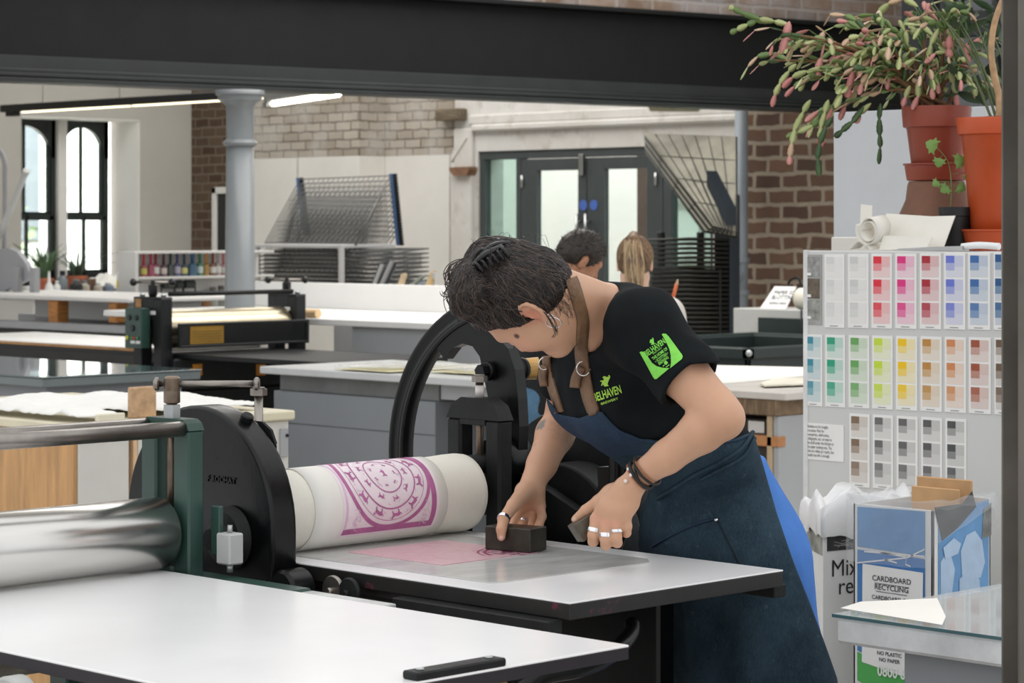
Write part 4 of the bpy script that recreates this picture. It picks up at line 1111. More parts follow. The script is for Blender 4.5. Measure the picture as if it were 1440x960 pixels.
for n_ in (anL, anR):
    s_ = SDF(n_-np.array((.28, .2, .12)), n_+np.array((.14, .16, .1)), .006)
    fwd = nrm((-.75, -.66, 0)); c0 = n_.copy(); c0[2] = .045
    s_.cap(c0-fwd*.05, c0+fwd*.13, .04, .036, .02); s_.cap(c0, n_, .045, .042, .03); s_.halfspace((0, 0, .004), (0, 0, -1))
    p_, f_ = s_.mesh(1); np_obj('shoe', toW(p_), f_, paint((30, 30, 32), .6), woman)
# --- prints on the shirt, projected on the cloth
def ray(px, py, bvh, off=.0015):
    o = V((0, 0, CAMZ)); dr = (S(px, py, 5)-o).normalized(); h = bvh.ray_cast(o, dr)
    if h[0] is None: return None
    n = h[1] if h[1].dot(dr) < 0 else -h[1]
    return h[0]+n*off-dr*.0008
import bmesh
def decal(polys, bvh, off=.0015, maxe=3.0, mb=None):
    """polys: list of (verts2d, faces) in picture pixels"""
    mb = mb or MB()
    for vs, fs in polys:
        bm = bmesh.new(); bv = [bm.verts.new((p[0], p[1], 0)) for p in vs]
        for f in fs:
            try: bm.faces.new([bv[i] for i in f])
            except ValueError: pass
        bmesh.ops.triangulate(bm, faces=bm.faces[:])
        for _ in range(5):
            e = [e for e in bm.edges if e.calc_length() > maxe]
            if not e: break
            bmesh.ops.subdivide_edges(bm, edges=e, cuts=1); bmesh.ops.triangulate(bm, faces=bm.faces[:])
        bm.verts.index_update(); pts = [ray(v.co.x, v.co.y, bvh, off) for v in bm.verts]
        vi = {}; out = []
        for i, p in enumerate(pts):
            if p is not None: vi[i] = len(out); out.append(p)
        fcs = [tuple(vi[v.index] for v in f.verts) for f in bm.faces if all(v.index in vi for v in f.verts)]
        mb.add(out, fcs); bm.free()
    return mb
def ptext(txt, size, O, ang, wx=1.0, bold=0.0, slant=0.0, curve=0.0):
    """lettering laid out in picture pixels: baseline centre O, rotated"""
    m_ = text_mb(txt, size, (0, 0, 0), (1, 0, 0), (0, 1, 0), 0, wx=wx, bold=bold)
    ca, sa = math.cos(ang), math.sin(ang)
    vs = []
    for x, y, z in m_.v:
        y2 = y*(1+curve*abs(x)/max(size, 1)*.5); x2 = x+slant*y
        vs.append((O[0]+x2*ca+y2*sa*-1*-1, O[1]+x2*sa-y2*ca)) if False else vs.append((O[0]+x2*ca+y2*sa, O[1]+x2*sa-y2*ca))
    return (vs, m_.f)
M_lime = mat('lime_green_print', (176, 222, 92), .8, var=.08, vs=60, spec=.2)
M_lime2 = mat('bright_green_print', (134, 218, 92), .8, var=.06, vs=60, spec=.2)
lion = [(-2, 10), (-1, 6), (-4, 5), (-6, 8), (-8, 7), (-6, 4), (-3, 2), (-5, 0), (-8, 0), (-8, -2), (-4, -2), (-2, -1), (-1, -5), (-3, -7), (-1, -9), (2, -9), (4, -7), (5, -4), (3, -3), (4, 0), (7, -3), (9, -7), (7, -9), (10, -10), (11, -6), (8, -1), (5, 4), (4, 7), (6, 10), (3, 10), (2, 7), (1, 6), (0, 10)]
def lionp(c, s_, ang):
    ca, sa = math.cos(ang), math.sin(ang)
    return ([(c[0]+(x*ca-y*sa)*s_, c[1]+(x*sa+y*ca)*s_) for x, y in lion], [tuple(range(len(lion)))])
ang = -.32
cl = decal([ptext('BELHAVEN', 16.5, (856, 558.5), ang, .51, .35, .05), lionp((851, 535.5), .78, ang*.5), ptext('BREWERY', 4.6, (858, 565.5), ang, 1.25, .05)], B_shirt, .0012)
cl.build('chest_print', M_lime, woman, label='lime green lettering and lion on the chest')
# sleeve badge
def zp(x, y): return (880+x*120/1280, 450+y*90/960)
gl = [[(210, 480), (230, 470), (272, 472), (330, 540), (400, 640), (470, 690), (560, 715), (660, 722), (470, 880), (440, 882), (415, 850), (300, 640)],
      [(538, 215), (560, 203), (600, 208), (640, 245), (740, 380), (850, 530), (855, 560), (840, 590), (670, 724), (682, 640), (678, 540), (660, 450), (610, 340)]]
sb = decal([([zp(*p) for p in g], [tuple(range(len(g)))]) for g in gl], B_shirt, .0012)
sa_ = -.63
def zs(c): return zp(*c)
decal([ptext('BELHAVEN', 11.5, zs((462, 445)), sa_, .60, .25), lionp(zs((395, 325)), .42, sa_), ptext('BREWERY', 2.6, zs((482, 468)), sa_, 1.3, .04),
       ptext('THE HOME OF', 6.2, zs((527, 522)), sa_, .62, .14), ptext('\u2022 SCOTTISH \u2022', 6.0, zs((556, 577)), sa_, .6, .14), ptext('BREWING', 5.6, zs((582, 622)), sa_, .66, .14),
       ([zs(p) for p in ((575, 640), (600, 606), (625, 622), (640, 640), (612, 676), (590, 664))], [(0, 1, 2, 3, 4, 5)]), ([zs(p) for p in ((556, 690), (582, 668), (590, 678), (566, 698))], [(0, 1, 2, 3)]), ([zs(p) for p in ((606, 704), (655, 664), (662, 676), (614, 712))], [(0, 1, 2, 3)])], B_shirt, .0014, mb=sb)
sb.build('sleeve_print', M_lime2, woman, label='green badge printed on the sleeve')
# --- leather neck straps
M_leather = mat('brown_leather_strap', (122, 92, 66), .6, var=.2, vs=30, bump=.2, bs=150)
def ribbon(pts, wpx, bvh, off, name, m, parent, th=.003, n=8, dirx=None):
    c = [V((p[0], p[1], 0)) for p in pts]; c = bez(c, n); rows = []
    for i, p in enumerate(c):
        tg = (c[min(i+1, len(c)-1)]-c[max(i-1, 0)]).normalized(); nn = V((-tg.y, tg.x, 0)) if dirx is None else V(dirx)
        row = []
        for s_ in (-.5, -.17, .17, .5):
            q = ray(p.x+nn.x*wpx*s_, p.y+nn.y*wpx*s_, bvh, off)
            row.append(q)
        rows.append(row)
    # keep only complete rows; smooth in depth
    rows = [r for r in rows if all(q is not None for q in r)]
    arr = np.array([[tuple(q) for q in r] for r in rows])
    dist = np.linalg.norm(arr-np.array((0, 0, CAMZ)), axis=2)
    sm = dist.copy()
    for _ in range(6):
        sm[1:-1] = np.minimum(sm[1:-1], .25*sm[:-2]+.5*sm[1:-1]+.25*sm[2:])
        sm[1:-1] = .25*sm[:-2]+.5*sm[1:-1]+.25*sm[2:]
    sm = np.minimum(sm, dist); o = np.array((0, 0, CAMZ)); arr = o+(arr-o)*(sm/dist)[..., None]
    mb = MB(); G_ = [[V(q) for q in r] for r in arr]
    a_ = (G_[1][0]-G_[0][0]).cross(G_[0][3]-G_[0][0])
    if a_.dot(V(arr[0][0])-V((0, 0, CAMZ))) > 0: G_ = [r[::-1] for r in G_]
    mb.sheet(G_, th); return mb.build(name, m, parent)
st1 = ribbon([(802, 392), (806, 402), (813, 425), (819, 450), (818, 480), (819, 505), (823, 533), (829, 560), (837, 581)], 17, B_all, .003, 'neck_strap', M_leather, woman)
st2 = ribbon([(769, 500), (770, 514), (773, 532), (779, 552), (788, 580)], 11, B_all, .003, 'neck_strap', M_leather, woman)
def flatloop(c, a_, b_, r, r2, n=28):
    return [c+a_*(r*math.cos(6.28319*k/n))+b_*(r2*math.sin(6.28319*k/n)) for k in range(n)]
M_chrome = mat('chrome', (224, 224, 222), .15, 1, var=0)
q = ray(769, 509, B_all, .006) or S(769, 509, 4.75)
mb = MB(); mb.tube(flatloop(q, RT, UP, .0105, .0115), .0016, 8, closed=True); mb.build('ring', M_chrome, st2)
q = ray(824, 515, B_all, .007) or S(824, 515, 4.62)
mb = MB(); mb.tube(flatloop(q, RT, UP, .0125, .0135), .0016, 8, closed=True); mb.build('buckle', M_chrome, st1)
for pts, par in (([(820, 514), (814, 530), (812, 545)], st1), ([(769, 512), (767, 526), (769, 541)], st2)):
    ribbon(pts, 13 if par is st1 else 10, B_all, .008, 'strap_tail', M_leather, par, n=5)
# apron waist tie, pocket
M_seam = mat('denim_seam', (16, 24, 34), .9, var=.1)
def praytube(pts, r, bvh, name, m, parent, off=.0015):
    p = [ray(q.x, q.y, bvh, off) for q in bez([V((x, y, 0)) for x, y in pts], 8)]; p = [q for q in p if q is not None]
    mb = MB(); mb.tube(p, r, 6); return mb.build(name, m, parent)
for pts in ([(1058, 608), (1040, 632), (1008, 652), (975, 668), (950, 684), (925, 700)], [(1060, 616), (1044, 642), (1012, 660), (985, 674)]):
    praytube(pts, .0042, B_apron, 'waist_tie', M_denim, apron, .002)
praytube([(846, 580), (871, 606), (900, 618), (936, 623), (985, 624), (1030, 620), (1055, 611)], .0022, B_apron, 'hem', M_denim2, apron, .0005)
praytube([(918, 768), (945, 752), (975, 738), (1006, 729)], .0026, B_apron, 'pocket_edge', M_denim2, apron, .001)
praytube([(1008, 730), (1022, 758), (1038, 790), (1052, 822)], .0016, B_apron, 'pocket_seam', M_seam, apron, .0005)
q = ray(1008, 731, B_apron, .002)
mb = MB(); mb.ell(q, .0045, nu=12, nv=8); mb.build('pocket_rivet', M_chrome, apron)
# --- jewellery
def torus_at(c, nrm_, r, tr_, name, m, parent, n=30, flat=1.0):
    c = w1(c) if not isinstance(c, V) else c; N = V(nrm_).normalized(); a_ = N.orthogonal().normalized(); b_ = N.cross(a_)
    mb = MB(); mb.tube(flatloop(c, a_, b_, r, r, n), tr_, 8, closed=True, flat=flat); return mb.build(name, m, parent)
fa = w1(Lel)-w1(Lwr); M_cord = paint((24, 22, 22), .6); M_brc = mat('copper_brown_cord', (148, 96, 66), .5, var=.1); M_bead = paint((232, 222, 216), .3)
for k, (t_, m_, r_) in enumerate(((.015, M_brc, .0017), (.035, M_cord, .0028), (.055, M_cord, .0026), (.075, M_cord, .0022), (.095, M_brc, .0015), (.11, M_cord, .0026))):
    c = lerp(Lwr, Lel, t_*1.15-.01); tor = torus_at(c, fa+V((.03*math.sin(k*2), .03*math.cos(k*3), .05*math.sin(k*1.7))), .0285+.0006*k, r_, 'bracelet', m_, woman)
for px, py in ((881, 677), (889, 668), (886, 661), (907, 694)):
    q = ray(px, py, B_all, .004)
    if q: mb = MB(); mb.ell(q, .0038, nu=10, nv=7); mb.build('bracelet_bead', M_bead, woman)
M_silver = mat('silver_ring', (232, 232, 234), .18, 1, var=0)
for c, d_, r_, tr_ in ((lerp(Jc(*lk[0]), Jc(834, 752, 4.553), .72), Jc(834, 752, 4.553)-Jc(*lk[0]), .0112, .0028), (lerp(Jc(*lk[1]), Jc(851, 757, 4.543), .80), Jc(851, 757, 4.543)-Jc(*lk[1]), .0112, .0026), (lerp(Jc(*lk[2]), Jc(867, 755, 4.54), .6), Jc(867, 755, 4.54)-Jc(*lk[2]), .011, .0022), (Jc(708.5, 729, 4.835), Jc(705, 744, 4.82)-Jc(722, 710, 4.875), .0118, .0028), (Jc(736, 732, 4.985), Jc(735, 734, 4.985)-Jc(*rk[1]), .0106, .0018)):
    hw_ = .0038 if tr_ > .0025 else .0028; mb = MB(); mb.lathe([(r_, -hw_), (r_+.0012, -hw_), (r_+.0016, 0), (r_+.0012, hw_), (r_, hw_)], w1(c), w1(d_), 28); mb.build('finger_ring', M_silver, woman)
for f_, u_, r_ in ((-.003, -.046, .0145), (-.012, -.034, .0085)):
    torus_at(H(-.006+f_, u_, .079), w1(hl*1.0+hf*.35), r_, .0009, 'earring', M_silver, woman)
torus_at(H(-.018, .036, .082), w1(hf), .0045, .0008, 'earring', M_silver, woman)

# --- hair: pinned up, with strands over a solid core
M_hair = mat('dark_brown_hair', (34, 25, 22), .45, var=.3, vs=60, bump=.3, bs=160, spec=.4)
M_hs = [mat('hair_strand_dark', (24, 19, 18), .28, var=0, spec=.45), mat('hair_strand_brown', (54, 43, 38), .28, var=0, spec=.45), mat('hair_strand_auburn', (82, 66, 58), .3, var=0, spec=.4)]
hd = hc0[1]
h = SDF(Jc(600, 500, hd)-np.array((0, .24, .03)), Jc(830, 310, hd)+np.array((0, .24, .02)), .0035)
h.ell(H(0, .048), np.array((.110, .104, .089))*hs, HM, .01)
h.ell(H(-.05, .005), np.array((.065, .072, .07))*hs, HM, .03)
x, y, z = h.full()
nf = hf*.80-hu*.60; o_ = hc0+nf*.010*hs
pl = ((x-o_[0])*nf[0]+(y-o_[1])*nf[1]+(z-o_[2])*nf[2]).astype(np.float32)
h.op((slice(None),)*3, -pl, .012, 'cut')
for sg in (1, -1):
    h.ell(H(-.014, -.004, sg*.082), np.array((.021, .034, .02))*hs, HM, .006, 'cut')
for px, py, r_, dd in ((694, 374, .054, -.01), (656, 398, .03, -.03), (652, 426, .026, -.04), (726, 374, .046, .0), (762, 402, .038, .01), (676, 398, .046, -.02), (646, 410, .02, -.06), (662, 388, .026, -.065), (668, 412, .024, -.075), (712, 356, .026, -.04), (740, 366, .024, -.03)):
    h.ell(Jc(px, py, hd+dd), (r_, r_*1.05, r_), None, .014)
x, y, z = h.full()
h.F += (.0035*wav(x, y, z, 70, 6, 41)+.0018*wav(x, y, z, 190, 6, 42)).astype(np.float32)
ph_, fh_ = h.mesh(1); phW = toW(ph_)
hair = np_obj('hair', phW, fh_, M_hair, woman)
Bh = bvh_of((phW, fh_))
hcen = w1(H(-.01, .05))
def onhair(p, off):
    d_ = (p-hcen); L_ = d_.length; d_.normalize(); q_ = Bh.ray_cast(hcen+d_*.4, -d_)
    return q_[0]+d_*off if q_[0] is not None else p
mbs = [MB(), MB(), MB()]; r2_ = np.random.default_rng(5)
knot = w1(Jc(682, 366, hd-.05))
for k in range(1500):
    # roots: a band along the hairline and nape, ends gathered at the clip
    a_ = r2_.uniform(-.2, 1.0); l_ = r2_.uniform(-.1, 1.0)
    th_ = r2_.uniform(-1.75, 2.2)
    rt = w1(H(.0+.095*math.cos(th_)*.8-.02, .03+.1*math.sin(th_)*.0+(.05 if th_ < 1 else -.05)+r2_.normal()*.03, .08*(l_*1.1-.1)))
    if k % 3 == 0: rt = w1(H(r2_.uniform(-.1, .09), r2_.uniform(-.04, .1), .09*r2_.random()))
    if k % 7 == 0: rt = w1(H(-.09+r2_.normal()*.02, -.04+r2_.normal()*.03, r2_.uniform(-.05, .06)))
    if (rt-hcen).dot(w1(nf)) > .055: continue
    e_ = knot+V(r2_.normal(size=3)*.022); pts = []; off0 = r2_.uniform(-.0006, .0012); f1_ = r2_.uniform(.45, 1.0)
    bend = V(r2_.normal(size=3)*.006)
    for i in range(13):
        tt = f1_*i/12; p_ = rt.lerp(e_, tt)+bend*math.sin(3.14*tt)
        pts.append(onhair(p_, off0+.0007*math.sin(i*1.3+k)))
    m_ = mbs[int(r2_.choice([0, 0, 0, 1, 1, 2]))]
    m_.tube(pts, [.0003]+[r2_.uniform(.0007, .0016)]*11+[.0003], 4)
# loose curls at the bun, and fine flyaways
for k in range(420):
    c_ = w1(Jc(r2_.choice([650, 660, 672]), r2_.choice([392, 405, 420]), hd-.02)); d0 = V(r2_.normal(size=3)); d0.normalize(); ax_ = V(r2_.normal(size=3)); ax_.normalize(); d0 = (d0-ax_*d0.dot(ax_)).normalized(); e0 = ax_.cross(d0)
    R0 = r2_.uniform(.014, .034); a0_ = r2_.uniform(0, 6.28); pts = [c_+(d0*math.cos(a0_+i*.22)+e0*math.sin(a0_+i*.22)*.8)*R0*(1+.02*i)+ax_*(.002*i) for i in range(12)]
    mbs[int(r2_.choice([0, 0, 1, 1, 2]))].tube(pts, [.0003]+[.0008]*10+[.0003], 4)
for k in range(90):
    th_ = r2_.uniform(0, 6.28); s0 = onhair(hcen+V((r2_.normal(), r2_.normal(), r2_.normal()))*.1, .0); d_ = (s0-hcen).normalized(); g_ = V(r2_.normal(size=3)); g_ = (g_-d_*g_.dot(d_)).normalized()
    if (s0-hcen).dot(w1(nf)) > .03: continue
    L_ = r2_.uniform(.02, .06); pts = [s0+g_*L_*i/8+d_*(.012*math.sin(3.14*i/8)*r2_.uniform(.6, 1.2)) for i in range(9)]
    mbs[int(r2_.choice([0, 1]))].tube(pts, .0004, 3)
def px_str(pts, dd, r_, m_):
    mbs[m_].tube(bez([w1(Jc(x_, y_, hd+dd)) for x_, y_ in pts], 5), r_, 4)
for pts, dd in (([(652, 395), (640, 405), (635, 425), (640, 442)], -.06), ([(646, 410), (637, 420), (636, 436), (645, 452)], -.07), ([(764, 438), (772, 448), (778, 458), (783, 466)], -.085), ([(766, 440), (775, 455), (780, 468), (776, 474)], -.085), ([(768, 436), (780, 452), (782, 470)], -.08),
                ([(690, 346), (688, 372), (692, 400), (698, 420)], -.11), ([(720, 418), (735, 408), (748, 400), (756, 384)], -.1), ([(780, 420), (792, 424), (800, 432), (803, 446)], -.06), ([(786, 410), (797, 415), (804, 422)], -.05)):
    px_str(pts, dd, .0007, 0); px_str([(x_+2, y_+1) for x_, y_ in pts], dd, .0006, 1)
for k in range(60):      # baby hair at the nape
    p_ = ray(r2_.uniform(775, 800), r2_.uniform(398, 440), B_all, .001)
    if p_: mbs[0].tube([p_, p_+RT*r2_.uniform(.004, .012)-UP*r2_.uniform(.0, .012), p_+RT*r2_.uniform(.006, .018)-UP*r2_.uniform(.006, .024)], .0003, 3)
for i, m_ in enumerate(mbs): m_.build('hair_strands', M_hs[i], hair)
# claw clip
M_clip = mat('black_glossy_plastic', (14, 14, 16), .16, var=0)
def cp(px, py, dd): return w1(Jc(px, py, hd+dd))
mb = MB()
mb.tube(bez([cp(664, 374, -.075), cp(676, 361, -.085), cp(692, 352, -.085), cp(706, 346, -.075)], 6), .0075, 10, flat=.6)
mb.tube(bez([cp(672, 362, -.06), cp(684, 350, -.065), cp(698, 343, -.06), cp(716, 341, -.05)], 6), .0075, 10, flat=.6)
for k in range(6):
    a_ = cp(668+k*7.2, 368-k*4.3, -.08); mb.tube(bez([a_, a_+RT*.006-FW*.012-UP*.006, a_+RT*.016-FW*.006-UP*.02], 4), [.0035]*8+[.0015], 8)
mb.tube(bez([cp(666, 366, -.07), cp(672, 354, -.075), cp(680, 351, -.07), cp(682, 357, -.06)], 5), .004, 8)
mb.tube([cp(676, 360, -.08), cp(688, 348, -.06)], .006, 10)
mb.build('hair_clip', M_clip, woman)
# eyelashes and brow
mb = MB()
for sg in (1, -1):
    for k in range(14):
        a_ = H(.094, .006, sg*(.02+.0018*k)); mb.tube([w1(a_), w1(a_+hf*.005-hu*.003), w1(a_+hf*.008-hu*.001)], .0004, 3)
    mb.tube(bez([w1(H(.1, .03, sg*.014)), w1(H(.096, .036, sg*.03)), w1(H(.082, .034, sg*.046))], 5), .0017, 5)
mb.build('eyebrows_and_lashes', M_hs[0], woman)
# --- second iron block, in her left hand
o0 = w1(Jc(806.5, 739, 4.565)); e1 = (w1(Jc(834, 719, 4.58))-o0).normalized(); e2 = (w1(Jc(820.5, 763, 4.567))-o0); e2 = (e2-e1*e2.dot(e1)).normalized()
e3 = e1.cross(e2); e3 = -e3 if e3.dot(FW) < 0 else e3
M2 = Mx(((e1.x, e2.x, e3.x, o0.x), (e1.y, e2.y, e3.y, o0.y), (e1.z, e2.z, e3.z, o0.z), (0, 0, 0, 1)))
mb = MB(); mb.box((0, 0, 0), (.085, .036, .036), .0015, M=M2); tag(mb.build('weight_block', mat('grey_iron_block', (104, 98, 86), .4, .5, var=.2, vs=25, bump=.1)), 'smaller greyish iron weight block held tilted in her left hand', 'block')
# =============================================================== background furniture, left to right
M_white = mat('white_board', (230, 229, 226), .5, var=.02, vs=2)
M_cream = mat('cream_worktop', (222, 214, 188), .45, var=.05, vs=4)
M_oak = mat('oak_veneer', (198, 152, 100), .5, var=.14, vs=5, stretch=(7, 7, .8), bump=.05, bs=60)
M_grey = mat('grey_cabinet_paint', (132, 136, 140), .5, var=.03, vs=2)
M_greyl = mat('light_grey_paint', (168, 170, 172), .5, var=.04, vs=2)
M_black = mat('matt_black_steel', (20, 22, 23), .5, var=.2, vs=8, spec=.35)
M_blackg = mat('black_plastic', (18, 19, 20), .3, var=.05)
M_ply = mat('plywood_edge', (176, 132, 84), .65, var=.25, vs=12, stretch=(1, 1, 12))
M_tissue = mat('white_tissue_paper', (240, 239, 234), .9, var=.02, spec=.1)
M_plast = NT('clear_wrapping'); M_plast.set((226, 228, 226), .18); M_plast.b.inputs['Alpha'].default_value = .42; M_plast.bump(M_plast.noise(24, 3), .6, .01); M_plast = M_plast.mat
def board(lo, hi, c=.003, m=0, mb=None):
    mb = mb or MB(); mb.box(lo, hi, c, m); return mb
def crumple(O, U, W, nx, ny, amp, th=.0015, seed=0, sc_=14, edge=.0):
    """a sheet lying on O + U x + W y with soft creases"""
    r = np.random.default_rng(seed); P = []
    O = V(O); U = V(U); W = V(W)
    for i in range(nx+1):
        row = []
        for j in range(ny+1):
            p = O+U*(i/nx)+W*(j/ny); e = max(abs(i/nx-.5), abs(j/ny-.5))*2
            hgt = amp*(.55+.45*float(wav(p.x, p.y, 0, sc_, 6, seed)))+amp*.4*abs(float(wav(p.x, p.y, .3, sc_*2.6, 5, seed+1)))
            row.append(V((p.x, p.y, p.z+max(0, hgt)*(1-.55*e**4)+.0025+th+edge*max(0, e-.8)*r.random())))
        P.append(row)
    if U.cross(W).z < 0: P = [r_[::-1] for r_ in P]
    mb = MB(); mb.sheet(P, th); return mb
# --- cream topped cabinets right behind the front press
def cabinet(name_label, a0, a1, b0, b1, zt, front, side, top):
    t = thing('cabinet', name_label, 'cabinet', ((a0+a1)/2, (b0+b1)/2, 0))
    board((a0+.004, b0+.02, .0), (a1-.004, b1-.01, zt-.032)).build('carcass', side, t)
    board((a0-.008, b0, zt-.03), (a1+.008, b1, zt), .005).build('worktop', top, t)
    board((a0-.012, b0+.024, .06), (a0+.0035, b1-.02, zt-.034), .002).build('side_panel', front, t)
    return t
M_cabw = mat('off_white_cabinet', (216, 214, 208), .45, var=.03, vs=3)
c1 = cabinet('cream topped cabinet with an oak side panel behind the steel roller', 4.286, 4.478, 6.08, 7.5, .95, M_oak, M_cabw, M_cream)
c2 = cabinet('cream topped white cabinet behind the black arched gear cover', 4.505, 5.10, 6.08, 7.3, .95, mat('pale_wood_edge', (226, 190, 150), .6, var=.1), M_cabw, M_cream)
q = PB(400, 620, 6.098); mb = MB(); mb.box((q.x-.02, 6.09, q.z-.05), (q.x+.01, 6.1, q.z+.04), .002); mb.build('door_plate', M_greyl, c2)
mb = MB(); mb.ell(PB(404, 612, 6.088), .006, nu=8, nv=5); mb.build('keyhole', M_black, c2)
for (px, py), (ux, wy), amp, sd, lb in (((20, 590), (.18, .0), .03, 3, 'crumpled white tissue sheets piled on the oak sided cabinet'), ((250, 575), (.3, .0), .03, 9, 'crumpled white tissue on the cabinet behind the pressure screw handle')):
    o = PZ(px, py, .951)
    if sd == 3: mb = crumple((4.30, 6.12, .951), (.17, 0, 0), (0, 1.25, 0), 20, 60, .05, seed=sd, sc_=20)
    else: mb = crumple((4.53, 6.16, .951), (.5, 0, 0), (0, .8, 0), 40, 50, .05, seed=sd, sc_=20)
    tag(mb.build('tissue_paper', M_tissue), lb, 'paper', 'tissue paper on the cabinets')
mb = MB(); mb.box((4.528, 6.16, .9505), (4.622, 6.185, 1.045), .004)
tag(mb.build('wood_offcut', mat('beech_end_grain', (196, 160, 124), .7, var=.15, vs=30)), 'square beech offcut standing on the cabinet beside the pressure screw', 'wood block')
mb = MB(); mb.box((4.36, 6.10, .9505), (4.46, 6.118, .975), .003)
tag(mb.build('paper_pad', mat('cream_paper', (232, 226, 204), .8, var=.03)), 'low cream paper pad on the cabinet just behind the roller', 'paper')
# --- grey table with glass top
def glass_table(label, a0, a1, b0, b1, z, in0, gm, bodym, slab, cat='table', th=.045):
    t = thing('work_table', label, cat, ((a0+a1)/2, (b0+b1)/2, 0))
    board((a0, b0, z-th), (a1, b1, z-.0065), .004).build('table_top', slab, t)
    g = board((a0-.004, b0-.004, z-.006), (a1+.004, b1, z), .0015).build('glass_sheet', gm, t)
    board((a0+in0, b0+in0, 0), (a1-in0, b1-in0, z-th-.001), .003).build('cabinet_base', bodym, t)
    return t
def sheetglass(name, col, rough=.05):
    m = NT(name); m.set(col, rough, spec=.7); m.b.inputs['Coat Weight'].default_value = .6; m.b.inputs['Coat Roughness'].default_value = .03; return m.mat
M_gtop = sheetglass('dark_glass_top', (94, 108, 110))
t1 = glass_table('grey cabinet table with a shiny dark glass top on the far left', 6.02, 6.86, 8.82, 11.2, .9, .06, M_gtop, M_grey, mat('grey_green_edge', (112, 122, 122), .5, var=.05))
# --- third press (dark, with green control box)
PX3 = (7.76, 8.58, 10.33)
P3 = thing('etching_press', 'far motorised black press with a green control box and yellow sticker', 'etching press', (8.17, 10.33, 0))
a0, a1, b3 = PX3
mb = MB(); mb.box((a0+.03, 9.0, .862), (a1-.03, 12.6, .885), .002, 0); mb.box((a0+.03, 10.47, .885), (a1-.03, 12.6, .905), .002, 1); mb.box((a0+.028, 10.47, .885), (a0+.034, 12.6, .9), .001, 2)
mb.build('press_bed', [M_black, M_white, M_ply], P3)
for A, nm in ((a0-.07, 'l'), (a1, 'r')):
    fr3 = portal(A, A+.07, b3-.12, b3+.12, .72, 1.175, b3-.05, b3+.05, .7, 1.06, .01, 'side_frame', M_black, P3)
    for k in range(2):
        board((A-.004, b3-.07+k*.08, 1.085), (A+.002, b3-.025+k*.08, 1.105), .002).build('white_label', M_white, fr3)
    mb = MB(); mb.lathe([(.018, 1.175), (.024, 1.19), (.024, 1.235), (.012, 1.24), (.012, 1.26), (.001, 1.26)], (A+.035, b3, 0), n=18); h3 = mb.build('pressure_screw', M_blackg, fr3)
    mb = MB(); mb.cyl(V((A+.035, b3, 1.25))-RT*.09, V((A+.035, b3, 1.25))+RT*.1, .006, n=10); mb.build('cross_bar', M_steel2, fr3)
    for s_ in (-.1, .1):
        mb = MB(); mb.ell(V((A+.035, b3, 1.25))+RT*s_, .02, nu=12, nv=8); mb.build('bar_knob', M_blackg, fr3)
    for s_ in (-.09, .09):
        mb = MB(); mb.lathe([(.014, 0), (.014, .012), (.004, .02)], (A+.035, b3+s_, 1.175), n=12); mb.build('cap_nut', M_zinc, fr3)
board((a0-.076, b3-.1, 1.10), (a0-.07, b3-.04, 1.15), .001)
mb = MB(); mb.box((a0-.075, b3+.05, 1.12), (a0-.069, b3+.1, 1.165), .002); mb.build('wood_pad', M_ply, P3)
mb = MB(); mb.cyl((a0, b3-.09, 1.19), (a1, b3-.09, 1.19), .012, n=12); mb.build('tie_rod', M_black, P3)
mb = MB(); mb.lathe([(.02, 0), (.1, .001), (.1, a1-a0-.012), (.02, a1-a0-.011)], (a0+.006, b3, .907+.1), (1, 0, 0), 36); mb.build('roller', mat('brassy_roller', (196, 184, 158), .3, 1, var=.1), P3)
mb = MB(); mb.lathe([(.02, 0), (.074, .001), (.074, a1-a0-.012), (.02, a1-a0-.011)], (a0+.006, b3, .862-.075), (1, 0, 0), 36); mb.build('lower_roller', M_steel2, P3)
gz0, gz1 = .93, 1.03
M_guard = NT('smoked_guard'); M_guard.set((24, 26, 26), .2); M_guard.b.inputs['Alpha'].default_value = .75; M_guard = M_guard.mat
yb_ = b3-.17
mb = MB(); mb.box((a0+.0, yb_, gz0), (a1+.04, yb_+.006, gz1), .002); gd_ = mb.build('guard', M_guard, P3)
mb = MB(); mb.box((a0-.0, yb_-.008, gz1-.004), (a1+.045, yb_+.012, gz1+.012), .003); mb.box((a0, yb_-.008, gz0-.014), (a1+.045, yb_+.012, gz0), .003); mb.box((a0, yb_-.008, gz0), (a0+.02, yb_+.012, gz1), .003); mb.box((a1+.025, yb_-.008, gz0), (a1+.045, yb_+.012, gz1), .003); mb.build('guard_frame', M_black, gd_)
sx0, sx1 = pxA(267, yb_), pxA(314, yb_)
mb = MB(); mb.box((sx0, yb_-.004, gz0+.004), (sx1, yb_-.001, gz1-.005), .0005); st3 = mb.build('yellow_sticker', mat('faded_yellow', (150, 112, 22), .5, var=.1), gd_)
mb = MB()
for k in range(5): mb.box((sx0+.012, yb_-.0055, gz0+.014+k*.013), (sx1-.012-.01*(k % 2), yb_-.004, gz0+.018+k*.013), .0003)
mb.build('sticker_text', mat('dark_yellow_text', (104, 76, 16), .5), st3)
mb = MB(); mb.box((a0-.02, b3-.16, .70), (a1+.06, b3-.1, .86), .006); mb.build('front_beam', M_black, P3)
mb = MB(); mb.box((a0+.02, b3-.14, .08), (a1+.02, b3+.5, .70), .01); mb.build('base', M_black, P3)
for px, w_ in ((278, .06), (367, .05)):
    x = pxA(px, b3-.165); z_ = CAMZ-(518-HY)*((x+b3)/R2)/FPX
    mb = MB(); mb.box((x-.03, b3-.166, z_-.03), (x+.03, b3-.16, z_+.03), .001); mb.build('warning_sticker', mat('orange_sticker', (226, 146, 40), .5, var=.1), P3)
